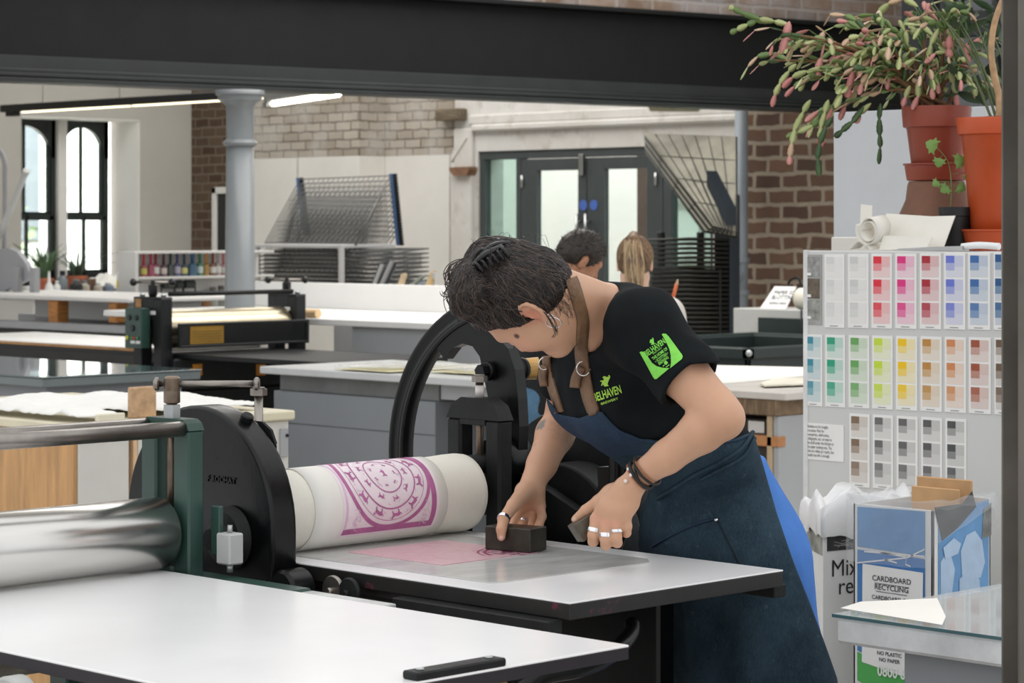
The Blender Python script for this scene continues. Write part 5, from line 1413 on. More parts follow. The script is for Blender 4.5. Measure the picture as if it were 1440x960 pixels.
# control box
x0 = a0-.075; cb0, cb1 = pxB(205, x0-.03), pxB(182, x0-.03); zc0, zc1 = CAMZ-(490-HY)*12.7/FPX, CAMZ-(433-HY)*12.7/FPX
mb = MB(); mb.box((x0-.06, cb0, zc0), (x0, cb1, zc1), .004); cb = mb.build('control_box', M_green, P3, label='dark green control box with dials and buttons')
for (u, v, r_, c_) in ((.3, .76, .014, (20, 22, 22)), (.72, .76, .014, (20, 22, 22)), (.5, .5, .016, (20, 22, 22)), (.18, .26, .011, (210, 200, 60)), (.45, .26, .009, (40, 130, 90)), (.62, .26, .009, (180, 40, 50)), (.8, .26, .009, (40, 130, 90))):
    p_ = V((x0-.06, cb1-(cb1-cb0)*u, zc0+(zc1-zc0)*v)); mb = MB(); mb.cyl(p_, p_-V((.008, 0, 0)), r_, n=16, ch=.002); mb.build('dial' if r_ > .012 else 'button', paint(c_, .4), cb)
for u in (.5, .82):
    mb = MB(); mb.box((x0-.062, cb1-(cb1-cb0)*(u+.13), zc0+(zc1-zc0)*.12), (x0-.059, cb1-(cb1-cb0)*(u-.13), zc0+(zc1-zc0)*.19), .001); mb.build('white_label', M_white, cb)
# --- screen printing table at the far left
t = thing('screen_printing_table', 'white topped screen printing table on wooden blocks and a grey steel frame, far left', 'table', PA(60, 480, 6.9)*1.0)
Bz = 1.0
T0 = PZ(178, 421, 1.08); 
mb = MB(); mb.box((T0.x-.02, T0.y-.05, 1.06), (T0.x+.98, T0.y+2.2, 1.085), .006); 
b_ = mb.build('printing_board', M_white, t)
for px, wpx, py0, py1 in ((74, 17, 429, 458), (158, 14, 428, 454)):
    p_ = PA(px, 432, T0.x+.02); w_ = wpx*p_.dot(FW)/FPX/.75; z1 = 1.059; z0 = CAMZ-(py1-HY)*p_.dot(FW)/FPX
    mb = MB(); mb.box((p_.x, p_.y-w_/2, z0), (p_.x+.09, p_.y+w_/2, z1), .004); mb.build('wooden_block', mat('orange_pine', (190, 128, 66), .6, var=.2, vs=12, stretch=(1, 1, 6)), t)
zf = CAMZ-(458-HY)*T0.dot(FW)/FPX
mb = MB(); mb.box((T0.x-.02, T0.y-.2, zf-.05), (T0.x+.05, T0.y+2.4, zf), .006); mb.box((T0.x+.8, T0.y-.2, zf-.05), (T0.x+.88, T0.y+2.4, zf), .006); mb.box((T0.x-.02, T0.y-.18, zf-.11), (T0.x+.9, T0.y-.1, zf), .006)
mb.build('steel_rail', M_greyl, t)
mb = MB(); mb.box((T0.x+.02, T0.y-.15, .0), (T0.x+.8, T0.y+2.2, zf-.051), .004); mb.build('base_cabinet', mat('dark_under_table', (58, 58, 58), .7), t)
mb = MB(); mb.box((T0.x+.4, T0.y+.2, zf), (T0.x+.75, T0.y+1.6, 1.05), .006); mb.build('white_trough', M_white, t)
# hinged arm assembly: side plate, upright posts, slanted counterweight bar
pa = T0.x+.5
pl = [(0, 412), (44, 390), (36, 370), (24, 354), (10, 348), (0, 350), (-40, 352), (-60, 412)]
pts = [PA(x, y, pa) for x, y in pl]; ref = pts[0]
poly = [((p-ref).y, (p-ref).z) for p in pts]
mb = MB(); mb.prism(poly, ref, (0, 1, 0), (0, 0, 1), (.04, 0, 0)); mb.build('hinge_plate', mat('hammered_grey', (168, 170, 174), .5, var=.03), t)
e0, e1_ = PA(36, 243, pa-.02), PA(-8, 348, pa-.02); mb = MB(); mb.cyl(e0, e1_, .022, n=16); mb.cyl(e0, e0+(e0-e1_).normalized()*.02, .026, n=16); mb.build('counterweight_bar', mat('pale_grey_bar', (206, 208, 206), .4, var=.03), t)
mb = MB(); mb.tube(bez([PA(-20, 200, pa+.05), PA(-4, 208, pa+.05), PA(6, 226, pa+.05), PA(7, 260, pa+.05), PA(6, 420, pa+.05)], 8), .018, 10); mb.build('bent_tube', M_greyl, t)
for px in (24, 48):
    p_ = PA(px, 420, pa-.03); mb = MB(); mb.box((p_.x-.02, p_.y-.03, 1.085), (p_.x+.03, p_.y+.03, CAMZ-(376-HY)*p_.dot(FW)/FPX), .004); mb.build('upright_post', M_greyl, t)
# --- window bench with plants and studio clutter
wb = thing('window_bench', 'long pale bench below the window crowded with pots and bottles', 'bench', (13, 17.7, 0))
board((11.6, 17.35, .93), (14.1, 18.25, .965), .004).build('bench_top', M_white, wb)
board((11.7, 17.45, .0), (14.0, 18.2, .93), .004).build('bench_base', M_greyl, wb)
zB = .966
M_terra = mat('terracotta', (176, 100, 70), .75, var=.15, vs=12)
def pot(parent, x, y, z, r, h_, m, rimh=.2, taper=.72, name='pot'):
    mb = MB(); mb.lathe([(r*taper*.9, 0), (r*taper, .004), (r*.93, h_*(1-rimh)), (r, h_*(1-rimh)), (r*1.04, h_-.003), (r*1.02, h_), (r*.93, h_), (r*.9, h_*.86), (.001, h_*.85)], (x, y, z), n=32)
    return mb.build(name, m, parent)
M_lf = [leafmat('plant_green', (60, 88, 60), (96, 128, 86)), leafmat('plant_dark_green', (44, 66, 50), (74, 100, 74))]
def spiky(label, p, r, n, hgt, sd, arch=.6):
    t_ = thing('potted_plant', label, 'plant', p, 'terracotta potted plants by the window')
    pot(t_, p.x, p.y, p.z, r, r*1.6, M_terra)
    rr = np.random.default_rng(sd); lv = MB()
    for k in range(n):
        a = rr.uniform(0, 6.28); L_ = hgt*rr.uniform(.6, 1.15); lean = rr.uniform(.15, arch); base = p+V((math.cos(a)*r*.4, math.sin(a)*r*.4, r*1.4)); rows = []
        for i in range(8):
            t0 = i/7; c_ = base+V((math.cos(a)*lean*L_*t0*t0*1.4, math.sin(a)*lean*L_*t0*t0*1.4, L_*(t0-.45*lean*t0*t0)))
            w_ = .011*(1-t0)*(.6+t0*2)+.001; s_ = V((-math.sin(a), math.cos(a), 0))*w_
            rows.append([c_-s_, c_+V((0, 0, -.003)), c_+s_])
        lv.grid(rows)
    lv.build('leaves', M_lf[sd % 2], t_)
    return t_
bY = 17.75
spiky('bushy green plant in a terracotta pot left of the window mullion', V((PB(62, 396, bY).x, bY, zB)), .085, 46, .34, 2)
spiky('sparse trailing plant in a terracotta pot in front of the right window', V((PB(107, 398, bY).x, bY, zB)), .095, 26, .30, 5, 1.0)
def clutter(kind, label, px, r, h_, m, prof=None, mcap=None, yy=17.5, caph=.2, group=None, zz=zB, cat=None):
    x = pxA(px, yy); t_ = thing(kind, label, cat or kind.split('_')[-1], (x, yy, zz), group); body = h_*(1-caph)
    mb = MB(); mb.lathe(prof or [(r*.92, 0), (r, .006), (r, body*.78), (r*.55, body*.96), (r*.5, body)], (x, yy, zz), n=18); mb.build('body', m, t_)
    if mcap is not None:
        mb = MB(); mb.lathe([(r*.52, body), (r*.52, h_-.004), (r*.4, h_), (.001, h_)], (x, yy, zz), n=16); mb.build('cap', mcap, t_)
    return t_
M_wpl = paint((228, 228, 224), .4); M_gpl = paint((120, 128, 132), .35); M_bpl = paint((36, 40, 42), .4); M_jar = paint((176, 170, 158), .25)
fx = pxA(69, 17.45); ft = thing('funnel', 'white plastic funnel standing upside down in front of the terracotta pot', 'funnel', (fx, 17.45, zB))
mb = MB(); mb.lathe([(.05, 0), (.053, .004), (.026, .09), (.014, .11), (.009, .2), (.006, .2), (.008, .11), (.024, .088)], (fx, 17.45, zB), n=24, cap0=False, cap1=False); mb.build('cone', M_wpl, ft)
clutter('squeeze_bottle', 'small white squeeze bottle right of the funnel on the window bench', 80, .03, .12, M_wpl, None, M_wpl, 17.42)
clutter('spray_bottle', 'dark grey spray bottle between the two terracotta pots', 88, .045, .2, M_gpl, None, M_bpl, 17.6)
clutter('ink_jar', 'dark ink jar in front of the sparse plant pot', 107, .055, .13, M_bpl, None, M_gpl, 17.42)
clutter('glass_jar', 'short grey glass jar beside the dark ink jar', 118, .05, .12, M_jar, None, M_gpl, 17.44)
clutter('tin_can', 'brown tin can on the window bench behind the glass jar', 127, .05, .13, mat('rusty_tin', (134, 108, 88), .5, .4), [(.05, 0), (.05, .13), (.046, .13), (.046, .02), (.001, .02)], None, 17.55, 0)
clutter('glass_jar', 'small clear jar near the white cloth on the window bench', 138, .04, .1, M_jar, None, M_wpl, 17.42)
clutter('paint_pot', 'blue grey paint pot on the window bench left of the yellow labelled bottle', 152, .05, .1, paint((112, 124, 140), .4), None, M_wpl, 17.42)
cb_ = clutter('squeeze_bottle', 'tall white bottle with a yellow label beside the bottle shelves', 172, .05, .26, M_wpl, None, M_wpl, 17.5)
x = pxA(172, 17.5); mb = MB(); mb.lathe([(.0505, .05), (.0515, .052), (.0515, .11), (.0505, .112)], (x, 17.5, zB), n=18); mb.build('label_band', paint((226, 208, 60), .5), cb_)
mb = crumple((pxA(118, 17.9), 17.75, zB+.0), (.5, 0, 0), (0, .3, 0), 20, 14, .17, seed=14, sc_=9); tag(mb.build('draped_cloth', M_tissue), 'white cloth heaped on the bench under the right window', 'cloth')
# low grey bench in front of it
t = thing('side_bench', 'low pale blue topped bench between window bench and screen printing table', 'bench', (10.6, 15.2, 0))
q0 = PZ(175, 412, 1.0); board((q0.x-.9, q0.y, .965), (q0.x, 17.3, 1.0), .005).build('bench_top', mat('pale_blue_top', (206, 210, 214), .4, var=.03), t); board((q0.x-.85, q0.y+.04, 0), (q0.x-.05, 17.28, .964), .004).build('bench_base', M_white, t)
mb = MB(); 
# --- shelf unit with ink bottles
sB = 14.23; sA0 = pxA(176, sB+.18); sA1 = 11.75; s0 = pxA(195, sB)
su = thing('shelf_unit', 'white shelf unit behind the column holding a row of bottles', 'shelf', (11, sB+.1, 0))
board((s0-.03, sB, 0), (s0, sB+.2, 1.36), .003).build('side_panel', M_white, su)
board((s0, sB+.18, 0), (sA1, sB+.2, 1.36), .003).build('back_panel', M_white, su)
for z, n_ in ((1.345, 'top_panel'), (1.165, 'shelf'), (.94, 'shelf'), (.6, 'shelf')):
    board((s0, sB, z), (sA1, sB+.18, z+.018), .003).build(n_, M_white, su)
cols = [(206, 60, 70), (196, 50, 84), (150, 30, 52), (92, 34, 56), (40, 50, 44), (66, 62, 120), (44, 60, 84), (40, 92, 140), (50, 130, 80), (214, 146, 44), (140, 66, 40), (196, 178, 176), (204, 116, 120)]
names = ['bright red', 'crimson', 'deep red', 'plum', 'black green', 'violet', 'navy', 'blue', 'green', 'orange', 'rust brown', 'pale grey', 'pale pink']
pxs = [202, 212, 219, 230, 239.5, 249, 259, 270.5, 281, 290, 299, 306.5, 314]
labm = [(206, 200, 110), None, (224, 222, 216), (220, 206, 200), None, (190, 182, 206), (218, 214, 140), None, (206, 222, 216), None, (226, 224, 220), (224, 222, 216), (200, 198, 190)]
M_liq = {}
for i, (px, c_, nm) in enumerate(zip(pxs, cols, names)):
    yy = sB+.075; x = pxA(px, yy); z0 = 1.183; r = .024 if i != 7 else .034; hb = .085+.012*((i*7) % 3)/2
    t_ = thing('ink_bottle', 'small ink bottle with a %s neck on the white shelf' % nm, 'bottle', (x, yy, z0), 'ink bottles on the white shelf')
    gl_ = mat('bottle_glass', tuple(.55*a+.45*b_ for a, b_ in zip(c_, (150, 158, 156))), .18, var=.05)
    mb = MB(); mb.lathe([(r*.95, 0), (r, .004), (r, hb*.86), (r*.5, hb)], (x, yy, z0), n=18); mb.build('bottle_body', gl_, t_)
    mb = MB(); mb.lathe([(r*.42, hb-.002), (r*.42, hb+.07), (r*.3, hb+.074), (.001, hb+.074)], (x, yy, z0), n=14); mb.build('bottle_neck', paint(c_, .35), t_)
    if labm[i]:
        mb = MB(); mb.lathe([(r+.0003, hb*.2), (r+.0012, hb*.22), (r+.0012, hb*.68), (r+.0003, hb*.7)], (x, yy, z0), n=18); mb.build('label_band', paint(labm[i], .6), t_)
# lower shelf: tape guns, jars, a lamp-like tool
zz = .959
for px, r_, h_, lb, c_ in ((299, .045, .14, 'left of two tall clear jars on the lower white shelf', (170, 172, 164)), (311, .045, .15, 'right of two tall clear jars on the lower white shelf', (150, 152, 144))):
    clutter('glass_jar', lb, px, r_, h_, paint(c_, .15), None, paint((120, 120, 116), .4), sB+.09, zz=zz)
clutter('glass_jar', 'low amber jar on the lower white shelf beside the clear jars', 289, .035, .06, paint((150, 108, 70), .2), None, paint((110, 80, 60), .4), sB+.07, zz=zz)
clutter('storage_tub', 'pale tub with a purple lid on the lower white shelf', 248, .05, .07, paint((200, 198, 206), .3), None, paint((128, 108, 190), .4), sB+.07, zz=zz)
for k, (px, lb) in enumerate(((236, 'wide black roller tool hanging under the bottle shelf'), (251, 'narrow black roller tool hanging under the bottle shelf'), (266, 'broad grey black roller tool leaning on the lower shelf'))):
    x = pxA(px, sB+.06); zt_ = 1.16; t_ = thing('hand_roller', lb, 'tool', (x, sB+.06, zt_), 'hand rollers on the lower shelf')
    w_ = (.05, .03, .045)[k]
    mb = MB(); mb.cyl((x-w_, sB+.06, zt_-.035), (x+w_, sB+.06, zt_-.035), .03, n=20, ch=.004); mb.build('roller_drum', paint((56, 62, 60), .5), t_)
    mb = MB(); mb.tube(bez([(x-w_-.006, sB+.06, zt_-.035), (x-w_-.004, sB+.055, zt_-.1), (x, sB+.05, zt_-.13), (x+w_+.004, sB+.055, zt_-.1), (x+w_+.006, sB+.06, zt_-.035)], 6), .006, 8); mb.build('frame', M_black, t_)
    mb = MB(); mb.tube([(x, sB+.05, zt_-.12), (x+.02*k, sB+.045, zt_-.2)], [.01, .013], 10); mb.build('handle', M_black, t_)
# --- grey table behind the hand wheel
gt = thing('work_table', 'long grey table with a pale top behind the big hand wheel', 'table', (7.7, 8.2, 0))
A_ = 7.22; bL, bR, bE = pxB(376, A_), pxB(607, A_), 7.3
board((A_-.03, bE, .868), (A_+.78, bL+.02, .9), .004).build('table_top', mat('pale_grey_laminate', (202, 204, 204), .28, var=.03), gt)
board((A_+.02, bR, .0), (A_+.75, bL-.02, .79), .003).build('cabinet_base', M_grey, gt)
board((A_+.04, bR, .791), (A_+.75, bL-.04, .867), .003).build('apron_rail', mat('mid_grey_rail', (116, 118, 116), .6), gt)
q = PA(600, 612, A_).z; board((A_+.0175, bR, q-.002), (A_+.021, bL-.02, q+.002), .0005).build('panel_joint', mat('joint_dark_grey', (90, 92, 94), .7), gt)  # thin dark line along the panel joint
board((A_+.05, bE+.05, .8), (A_+.75, bR-.002, .867), .003).build('drawer_rail', M_greyl, gt)
board((A_+.6, bE+.06, 0), (A_+.64, bR-.002, .799), .003).build('back_panel', mat('kneehole_shadow', (70, 70, 70), .8), gt)  # panel coloured dark for the shadow inside the kneehole
for k, (px, py, du, dw, sd, lb, m_) in enumerate(((470, 520, .55, .36, 21, 'wrinkled clear plastic wrapped prints on the grey table, left pile', 0), (600, 524, .5, .55, 22, 'wrinkled clear plastic wrapped prints on the grey table beside the wheel', 0))):
    p_ = PZ(px, py, .902); t_ = thing('wrapped_prints', lb, 'paper', p_, 'wrapped prints on the grey table')
    mb = crumple((p_.x, p_.y, .9015), (du, 0, 0), (0, -dw, 0), 24, 24, .012, seed=sd, sc_=10); mb.build('print_stack', mat('yellowish_print_paper', (214, 206, 170), .7, var=.08), t_)
    mb = crumple((p_.x+.02, p_.y+.02, .909), (du*.95, 0, 0), (0, -dw*.96, 0), 30, 30, .026, seed=sd+5, sc_=16); mb.build('plastic_wrap', M_plast, t_)
# --- white bench in front of the drying rack
wt = thing('light_table', 'wide white bench with a raised back board in front of the drying rack', 'bench', (11, 10, 0))
A_ = 8.75; bl, br = pxB(400, A_), pxB(665, A_)
board((A_, br, 1.005), (A_+1.15, pxB(352, A_+1.12), 1.04), .004).build('bench_top', M_white, wt)
board((A_+1.12, br, 1.04), (A_+1.15, pxB(352, A_+1.12), 1.195), .004).build('back_board', M_white, wt)
board((A_+.05, br, .45), (A_+1.0, pxB(485, A_), 1.004), .003).build('grey_panel', M_greyl, wt)
board((A_+.5, pxB(485, A_), .45), (A_+.54, bl, 1.004), .003).build('dark_back', mat('dark_gap_sheet', (62, 52, 44), .8), wt)  # dark sheet behind the gap, shadow put into its colour
board((A_+.02, br, .40), (A_+1.0, bl, .449), .003).build('lower_shelf', mat('pale_birch', (206, 184, 160), .6, var=.08), wt)
for B in (br+.1, (br+bl)/2, bl-.1): board((A_+.1, B-.03, 0), (A_+.16, B+.03, .4), .003).build('leg', M_greyl, wt)
p_ = PZ(424, 440, 1.0645); t_ = thing('cardboard_tube', 'pale cardboard tube lying on the white bench behind the far press', 'tube', p_)
mb = MB(); mb.lathe([(.012, 0), (.024, 0), (.024, .34), (.012, .34)], p_+V((0, .2, .0)), (0, -1, 0), 20); mb.build('tube_wall', mat('kraft_tube', (222, 190, 146), .7, var=.08), t_)
p_ = PZ(432, 494, .80); mb = crumple(p_+V((0, .1, -.2)), (.25, 0, 0), (0, .3, 0), 12, 12, .1, seed=33, sc_=12)
# --- print drying rack (wire trays, blue side posts)
rk = thing('drying_rack', 'tall wire print drying rack with blue posts in front of the white panelling', 'drying rack', PA(455, 500, 12.9))
M_wire = mat('dark_wire', (104, 105, 104), .45, .3, var=.1); M_bluep = mat('blue_rack_paint', (92, 124, 172), .45, var=.08); M_pl = mat('pale_rack_frame', (214, 214, 214), .5, var=.03)
RA = 12.8                      # plane of the tray fronts
ul, ur, ll, lr = PA(418, 252, RA), PA(548, 246, RA), PA(428, 330, RA), PA(553, 345, RA)
for (a_, b_, n_) in ((PA(416, 250, RA+.02), PA(426, 331, RA+.02), 24), (PA(547, 244, RA+.02), PA(557, 345, RA+.02), 24)):
    d_ = (b_-a_); u_ = V((0, -1, 0)); mb = MB()
    mb.prism([(0, 0), (.04, 0), (.04, 1), (0, 1)], a_, u_, d_, (.03, 0, 0)); ps = mb.build('spring_post', M_bluep, rk)
    mb = MB()
    for k in range(n_):
        q = a_+d_*((k+.5)/n_)+u_*.055; mb.ell(q+V((.01, 0, 0)), (.02, .02, .014), nu=8, nv=5)
    mb.build('tray_springs', M_black, ps)
# raised trays: each tray a wire grid, hinged at the posts, upper ones tilted up
def tray(px0, py0, px1, py1, dep, tilt, n, name='wire_tray'):
    L_ = PA(px0, py0, RA); Rr = PA(px1, py1, RA); mb = MB(); dv = V((-math.cos(tilt), 0, -math.sin(tilt)))*dep; r_ = .0036
    mb.tube([L_, Rr, Rr+dv, L_+dv], r_*1.3, 5, closed=True)
    for k in range(1, n): mb.tube([L_.lerp(Rr, k/n), L_.lerp(Rr, k/n)+dv], r_*.7, 4)
    for k in (1, 2): mb.tube([L_+dv*k/3, Rr+dv*k/3], r_*.8, 4)
    return mb.build(name, M_wire, rk)
NT_ = 13
for k in range(NT_):
    f_ = k/(NT_-1); tray(422+8*f_, 252+74*f_, 549+6*f_, 247+86*f_, .62, .95-.12*f_, 18)
# lower stack under the white shelf: level trays seen end on
T1 = PA(360, 345, RA-.55); zt_ = T1.z
bl_, br_ = pxB(360, RA-.55), pxB(482, RA-.55)
board((RA-.57, br_, zt_-.015), (RA-.02, bl_, zt_+.012), .003).build('top_shelf', M_pl, rk)
for B in (br_, bl_-.03): board((RA-.57, B, .0), (RA-.53, B+.03, zt_-.015), .003).build('front_post', M_pl, rk)
for k in range(11):
    z = zt_-.05-.032*k; mb = MB()
    mb.tube([(RA-.55, br_+.03, z), (RA-.55, bl_-.03, z), (RA-.02, bl_-.03, z), (RA-.02, br_+.03, z)], .0055, 5, closed=True)
    for i in range(1, 22):
        b = br_+.03+(bl_-br_-.06)*i/22; mb.tube([(RA-.55, b, z), (RA-.52, b, z+.012), (RA-.02, b, z)], .004, 4)
    for a in (.35, .2): mb.tube([(RA-a, br_+.03, z), (RA-a, bl_-.03, z)], .004, 4)
    mb.build('wire_tray', M_wire, rk)
for k in range(11):
    z = zt_-.04-.034*k; mb = MB(); s_ = br_
    mb.tube([(RA-.5, s_-.02, z), (RA-.0, s_-.02, z+.02), (RA-.0, s_-.35, z+.02), (RA-.3, s_-.32, z-.01)], .005, 5, closed=True)
    for i in range(1, 8): mb.tube([(RA-.45+.055*i, s_-.02, z+.002*i), (RA-.36+.045*i, s_-.33, z+.002*i)], .004, 4)
    mb.build('wire_tray', M_wire, rk)
mb = MB(); mb.tube([PA(541, 262, RA-.1), PA(500, 345, RA-.5)], .008, 6); mb.build('stay_bar', M_wire, rk)
# --- black tubes, frames, socket, print leaning near the wall
bt_ = A_ = 11.9
for k, (p0, p1, lb) in enumerate((((527, 403), (538, 376), 'shorter of two black document tubes leaning by the drying rack'), ((538, 402), (552, 371), 'taller of two black document tubes leaning by the drying rack'))):
    a_, b_ = PA(*p0, 11.4), PA(*p1, 11.6); a_ = a_-(b_-a_)*((a_.z-1.0)/(b_.z-a_.z))
    mb = MB(); mb.cyl(a_, b_, .03, n=18, ch=.004); tag(mb.build('document_tube', M_blackg), lb, 'tube', 'black document tubes')
for k, (pts, lb, c_) in enumerate(((((560, 406), (567, 386)), 'thin pale wooden batten leaning left of the olive one', (176, 150, 110)), (((564, 406), (585, 389)), 'olive painted batten leaning diagonally behind the white bench', (86, 92, 76)), (((584, 406), (593, 383)), 'ochre wooden batten with a pointed top behind the white bench', (176, 142, 84)))):
    a_, b_ = PA(*pts[0], 11.3), PA(*pts[1], 11.45); d_ = (b_-a_); a_ = a_-d_*((a_.z-1.0)/d_.z); b_ = b_+V((.05*k, 0, 0)); a_ = a_+V((.05*k, 0, 0)); w_ = V((0, .022, 0)); mb = MB()
    mb.prism([(-1, 0), (1, 0), (1, 1), (0, 1.05), (-1, 1)], a_, w_, b_-a_, (.02, 0, 0)); tag(mb.build('wooden_batten', mat('batten', c_, .6, var=.15)), lb, 'batten', 'battens behind the white bench')
q = PA(586, 366, WA-.002); sk = thing('socket_plate', 'square grey double socket on the white panelling', 'socket', q)
mb = MB(); mb.box((WA-.014, q.y-.06, q.z-.055), (WA-.001, q.y+.06, q.z+.055), .003); mb.build('plate', mat('socket_grey', (168, 164, 158), .5), sk)
for s_ in (-.028, .028):
    mb = MB(); mb.box((WA-.017, q.y+s_-.018, q.z-.025), (WA-.0135, q.y+s_+.018, q.z+.025), .002); mb.build('outlet', mat('socket_light', (190, 188, 182), .5), sk)
a_ = PA(612, 408, 11.5); b_ = PA(637, 382, 11.7)
mb = MB(); mb.box((11.5, b_.y, 1.0), (11.515, a_.y, b_.z), .002, 0); pr_ = mb.build('leaning_print', mat('pale_print', (214, 214, 214), .5, var=.04)); tag(pr_, 'pale mounted print with faint blue marks leaning against the panelling', 'print')
mb = MB()
for k in range(6): mb.box((11.497, b_.y+.03+.018*k, b_.z-.12+.02*(k % 3)), (11.4995, b_.y+.042+.018*k, b_.z-.05-.012*(k % 2)), .0004)
mb.build('blue_marks', mat('pale_blue_ink', (164, 188, 208), .6), pr_)

lc = thing('low_cupboard', 'low grey cupboard between the white bench and the panelled wall', 'cupboard', (11.5, 11.5, 0))
y_ = (PA(520, 400, 11.4).y, PA(645, 400, 11.4).y)
board((11.2, y_[1]-.1, .03), (11.95, y_[0]+.15, .965), .004).build('carcass', M_greyl, lc); board((11.18, y_[1]-.12, .965), (11.97, y_[0]+.17, .999), .004).build('top_board', M_white, lc)
# =============================================================== right-hand side: board, plants, bins, near table
M_board = mat('pale_grey_board', (206, 206, 204), .6, var=.02, vs=2)
M_card = mat('white_card', (238, 237, 234), .7, var=.02, vs=4, spec=.2)
BA = 5.21
bE0, bE1 = pxB(1131, BA), 3.30
cz_ = PA(1140, 352, BA).z
sw_ = thing('display_cupboard', 'tall pale grey cupboard whose end panel carries rows of ink swatch cards', 'cupboard', (5.5, 3.7, 0))
board((BA+.004, bE1, 0), (BA+.62, bE0-.004, cz_-.004), .003).build('carcass', M_board, sw_)
board((BA, bE1, .0), (BA+.012, bE0, cz_), .003).build('end_panel', M_board, sw_)
board((BA-.004, bE0-.014, .0), (BA+.006, bE0+.002, cz_+.001), .002).build('edge_strip', mat('white_edge', (226, 226, 224), .5), sw_)
board((BA+.64, bE1, 0), (BA+1.0, PA(1168, 340, BA+.64).y, PA(1168, 333, BA+.64).z), .004).build('rear_unit', mat('warm_white_unit', (222, 219, 212), .6, var=.02), sw_)
# swatch cards, measured row by row
xs1 = [(1131, 1156), (1160, 1188), (1193, 1222), (1226, 1255), (1259.5, 1289.5), (1294, 1324), (1328, 1358), (1362, 1393), (1398, 1420)]
c1_ = [(120, 118, 112), (214, 214, 212), (206, 206, 204), (222, 60, 72), (222, 62, 130), (172, 54, 66), (110, 122, 206), (70, 110, 168), (52, 92, 140)]
c2_ = [(70, 142, 160), (58, 160, 126), (108, 166, 98), (196, 220, 72), (240, 196, 40), (190, 138, 74), (208, 138, 92), (160, 86, 66), (112, 92, 76)]
c3_ = [(132, 110, 92), (110, 110, 110), (104, 104, 104), (92, 92, 92), (84, 86, 86)]
nm1 = ['mottled grey and brown', 'blank white', 'plain off white', 'scarlet', 'magenta pink', 'dark red', 'lilac blue', 'mid blue', 'navy blue']
nm2 = ['turquoise', 'emerald green', 'leaf green', 'lime yellow', 'golden yellow', 'ochre', 'pale orange', 'red brown', 'umber']
nm3 = ['warm sepia', 'first cool grey', 'second cool grey', 'third dark grey', 'darkest grey']
def mixc(a, b, t): return tuple(a[i]*(1-t)+b[i]*t for i in range(3))
_sm = {}
def swm(c):
    k = tuple(int(x) for x in c)
    if k not in _sm:
        m = NT('ink_patch'); n_ = m.noise(90, 5, .75); n2_ = m.noise(25, 3)
        m.set(m.mix(m.ramp(n_, [(.42, (0, 0, 0)), (.72, (90, 90, 90))]), k, mixc(k, (240, 238, 234), .45)), .75, spec=.2); _sm[k] = m.mat
    return _sm[k]
def swatch(x0, x1, y0, y1, col, label, kind=0):
    p00, p10, p01 = PA(x0, y0[0], BA), PA(x1, y0[1], BA), PA(x0, y1, BA)
    w_ = abs(p10.y-p00.y); h_ = p00.z-p01.z; yl = p00.y; zt_ = (p00.z+p10.z)/2 if True else 0; zb_ = zt_-h_
    t_ = thing('swatch_card', label, 'swatch card', (BA-.002, yl-w_/2, zb_), 'ink swatch cards on the cupboard end')
    mb = MB(); mb.box((BA-.0022, yl-w_, zb_), (BA-.0004, yl, zt_), .0004); mb.build('card', M_card if kind != 2 else mat('grey_card', (168, 168, 164), .7, var=.1), t_)
    mg = .10*w_; ph = (h_*.93)/3
    for k in range(3):
        z1 = zt_-mg-k*ph; z0_ = z1-ph+mg*.8; yA = yl-mg; yB = yl-w_+mg; hh = z1-z0_; ww = yA-yB
        if kind == 2:
            c_ = ((150, 150, 148), (104, 92, 78), (160, 160, 154))[k]
            mb = MB(); mb.box((BA-.003, yB, z0_), (BA-.0021, yA, z1), .0003); mb.build('ink_patch', mat('mottled_patch', c_, .6, var=.3, vs=40), t_)
            mb = MB(); mb.box((BA-.0036, yA-ww*.4, z0_+hh*.06), (BA-.003, yA-ww*.08, z0_+hh*.2), .0002); mb.build('tiny_label', M_card, t_); continue
        base = mixc(col, (236, 234, 230), .80 if k else .84); mid = mixc(col, (236, 234, 230), .62)
        mb = MB(); mb.box((BA-.0026, yB, z0_), (BA-.0021, yA, z1), .0002); mb.build('tint_field', swm(base), t_)
        mb = MB(); mb.box((BA-.0030, yA-ww*.5, z1-hh*.34), (BA-.0026, yA, z1), .0002); mb.build('full_patch', swm(col if k != 2 else mixc(col, (236, 234, 230), .14)), t_)
        mb = MB(); mb.box((BA-.0030, yA-ww*.5, z1-hh*.68), (BA-.0026, yA, z1-hh*.34), .0002); mb.build('half_patch', swm(mixc(col, (236, 234, 230), .5 if k == 0 else .36)), t_)
        mb = MB(); mb.box((BA-.0029, yB, z1-hh*.5), (BA-.0026, yA-ww*.5, z1), .0002); mb.build('quarter_patch', swm(mixc(col, (236, 234, 230), .72)), t_)
    mb = MB(); mb.box((BA-.0026, yl-w_*.68, zb_+h_*.018), (BA-.0021, yl-w_*.28, zb_+h_*.030), .0002); mb.build('caption', paint((150, 150, 150), .8), t_)
lf = lambda x, a, b: a+(b-a)*(x-1130)/280
for i, (x0, x1) in enumerate(xs1):
    swatch(x0, x1, (lf(x0, 358, 355), lf(x1, 358, 355)), lf(x0, 456 if i == 0 else 460, 464), c1_[i], nm1[i]+' swatch card in the top row on the cupboard end', 2 if i == 0 else 0)
    swatch(x0+1, x1+1, (lf(x0, 470, 475), lf(x1, 470, 475)), lf(x0, 570, 583), c2_[i], nm2[i]+' swatch card in the middle row on the cupboard end')
for i, (x0, x1) in enumerate(xs1[2:7]):
    swatch(x0+2, x1+1.5, (lf(x0, 578, 592), lf(x1, 578, 592)), lf(x0, 679, 699), c3_[i], nm3[i]+' swatch card in the bottom row on the cupboard end')
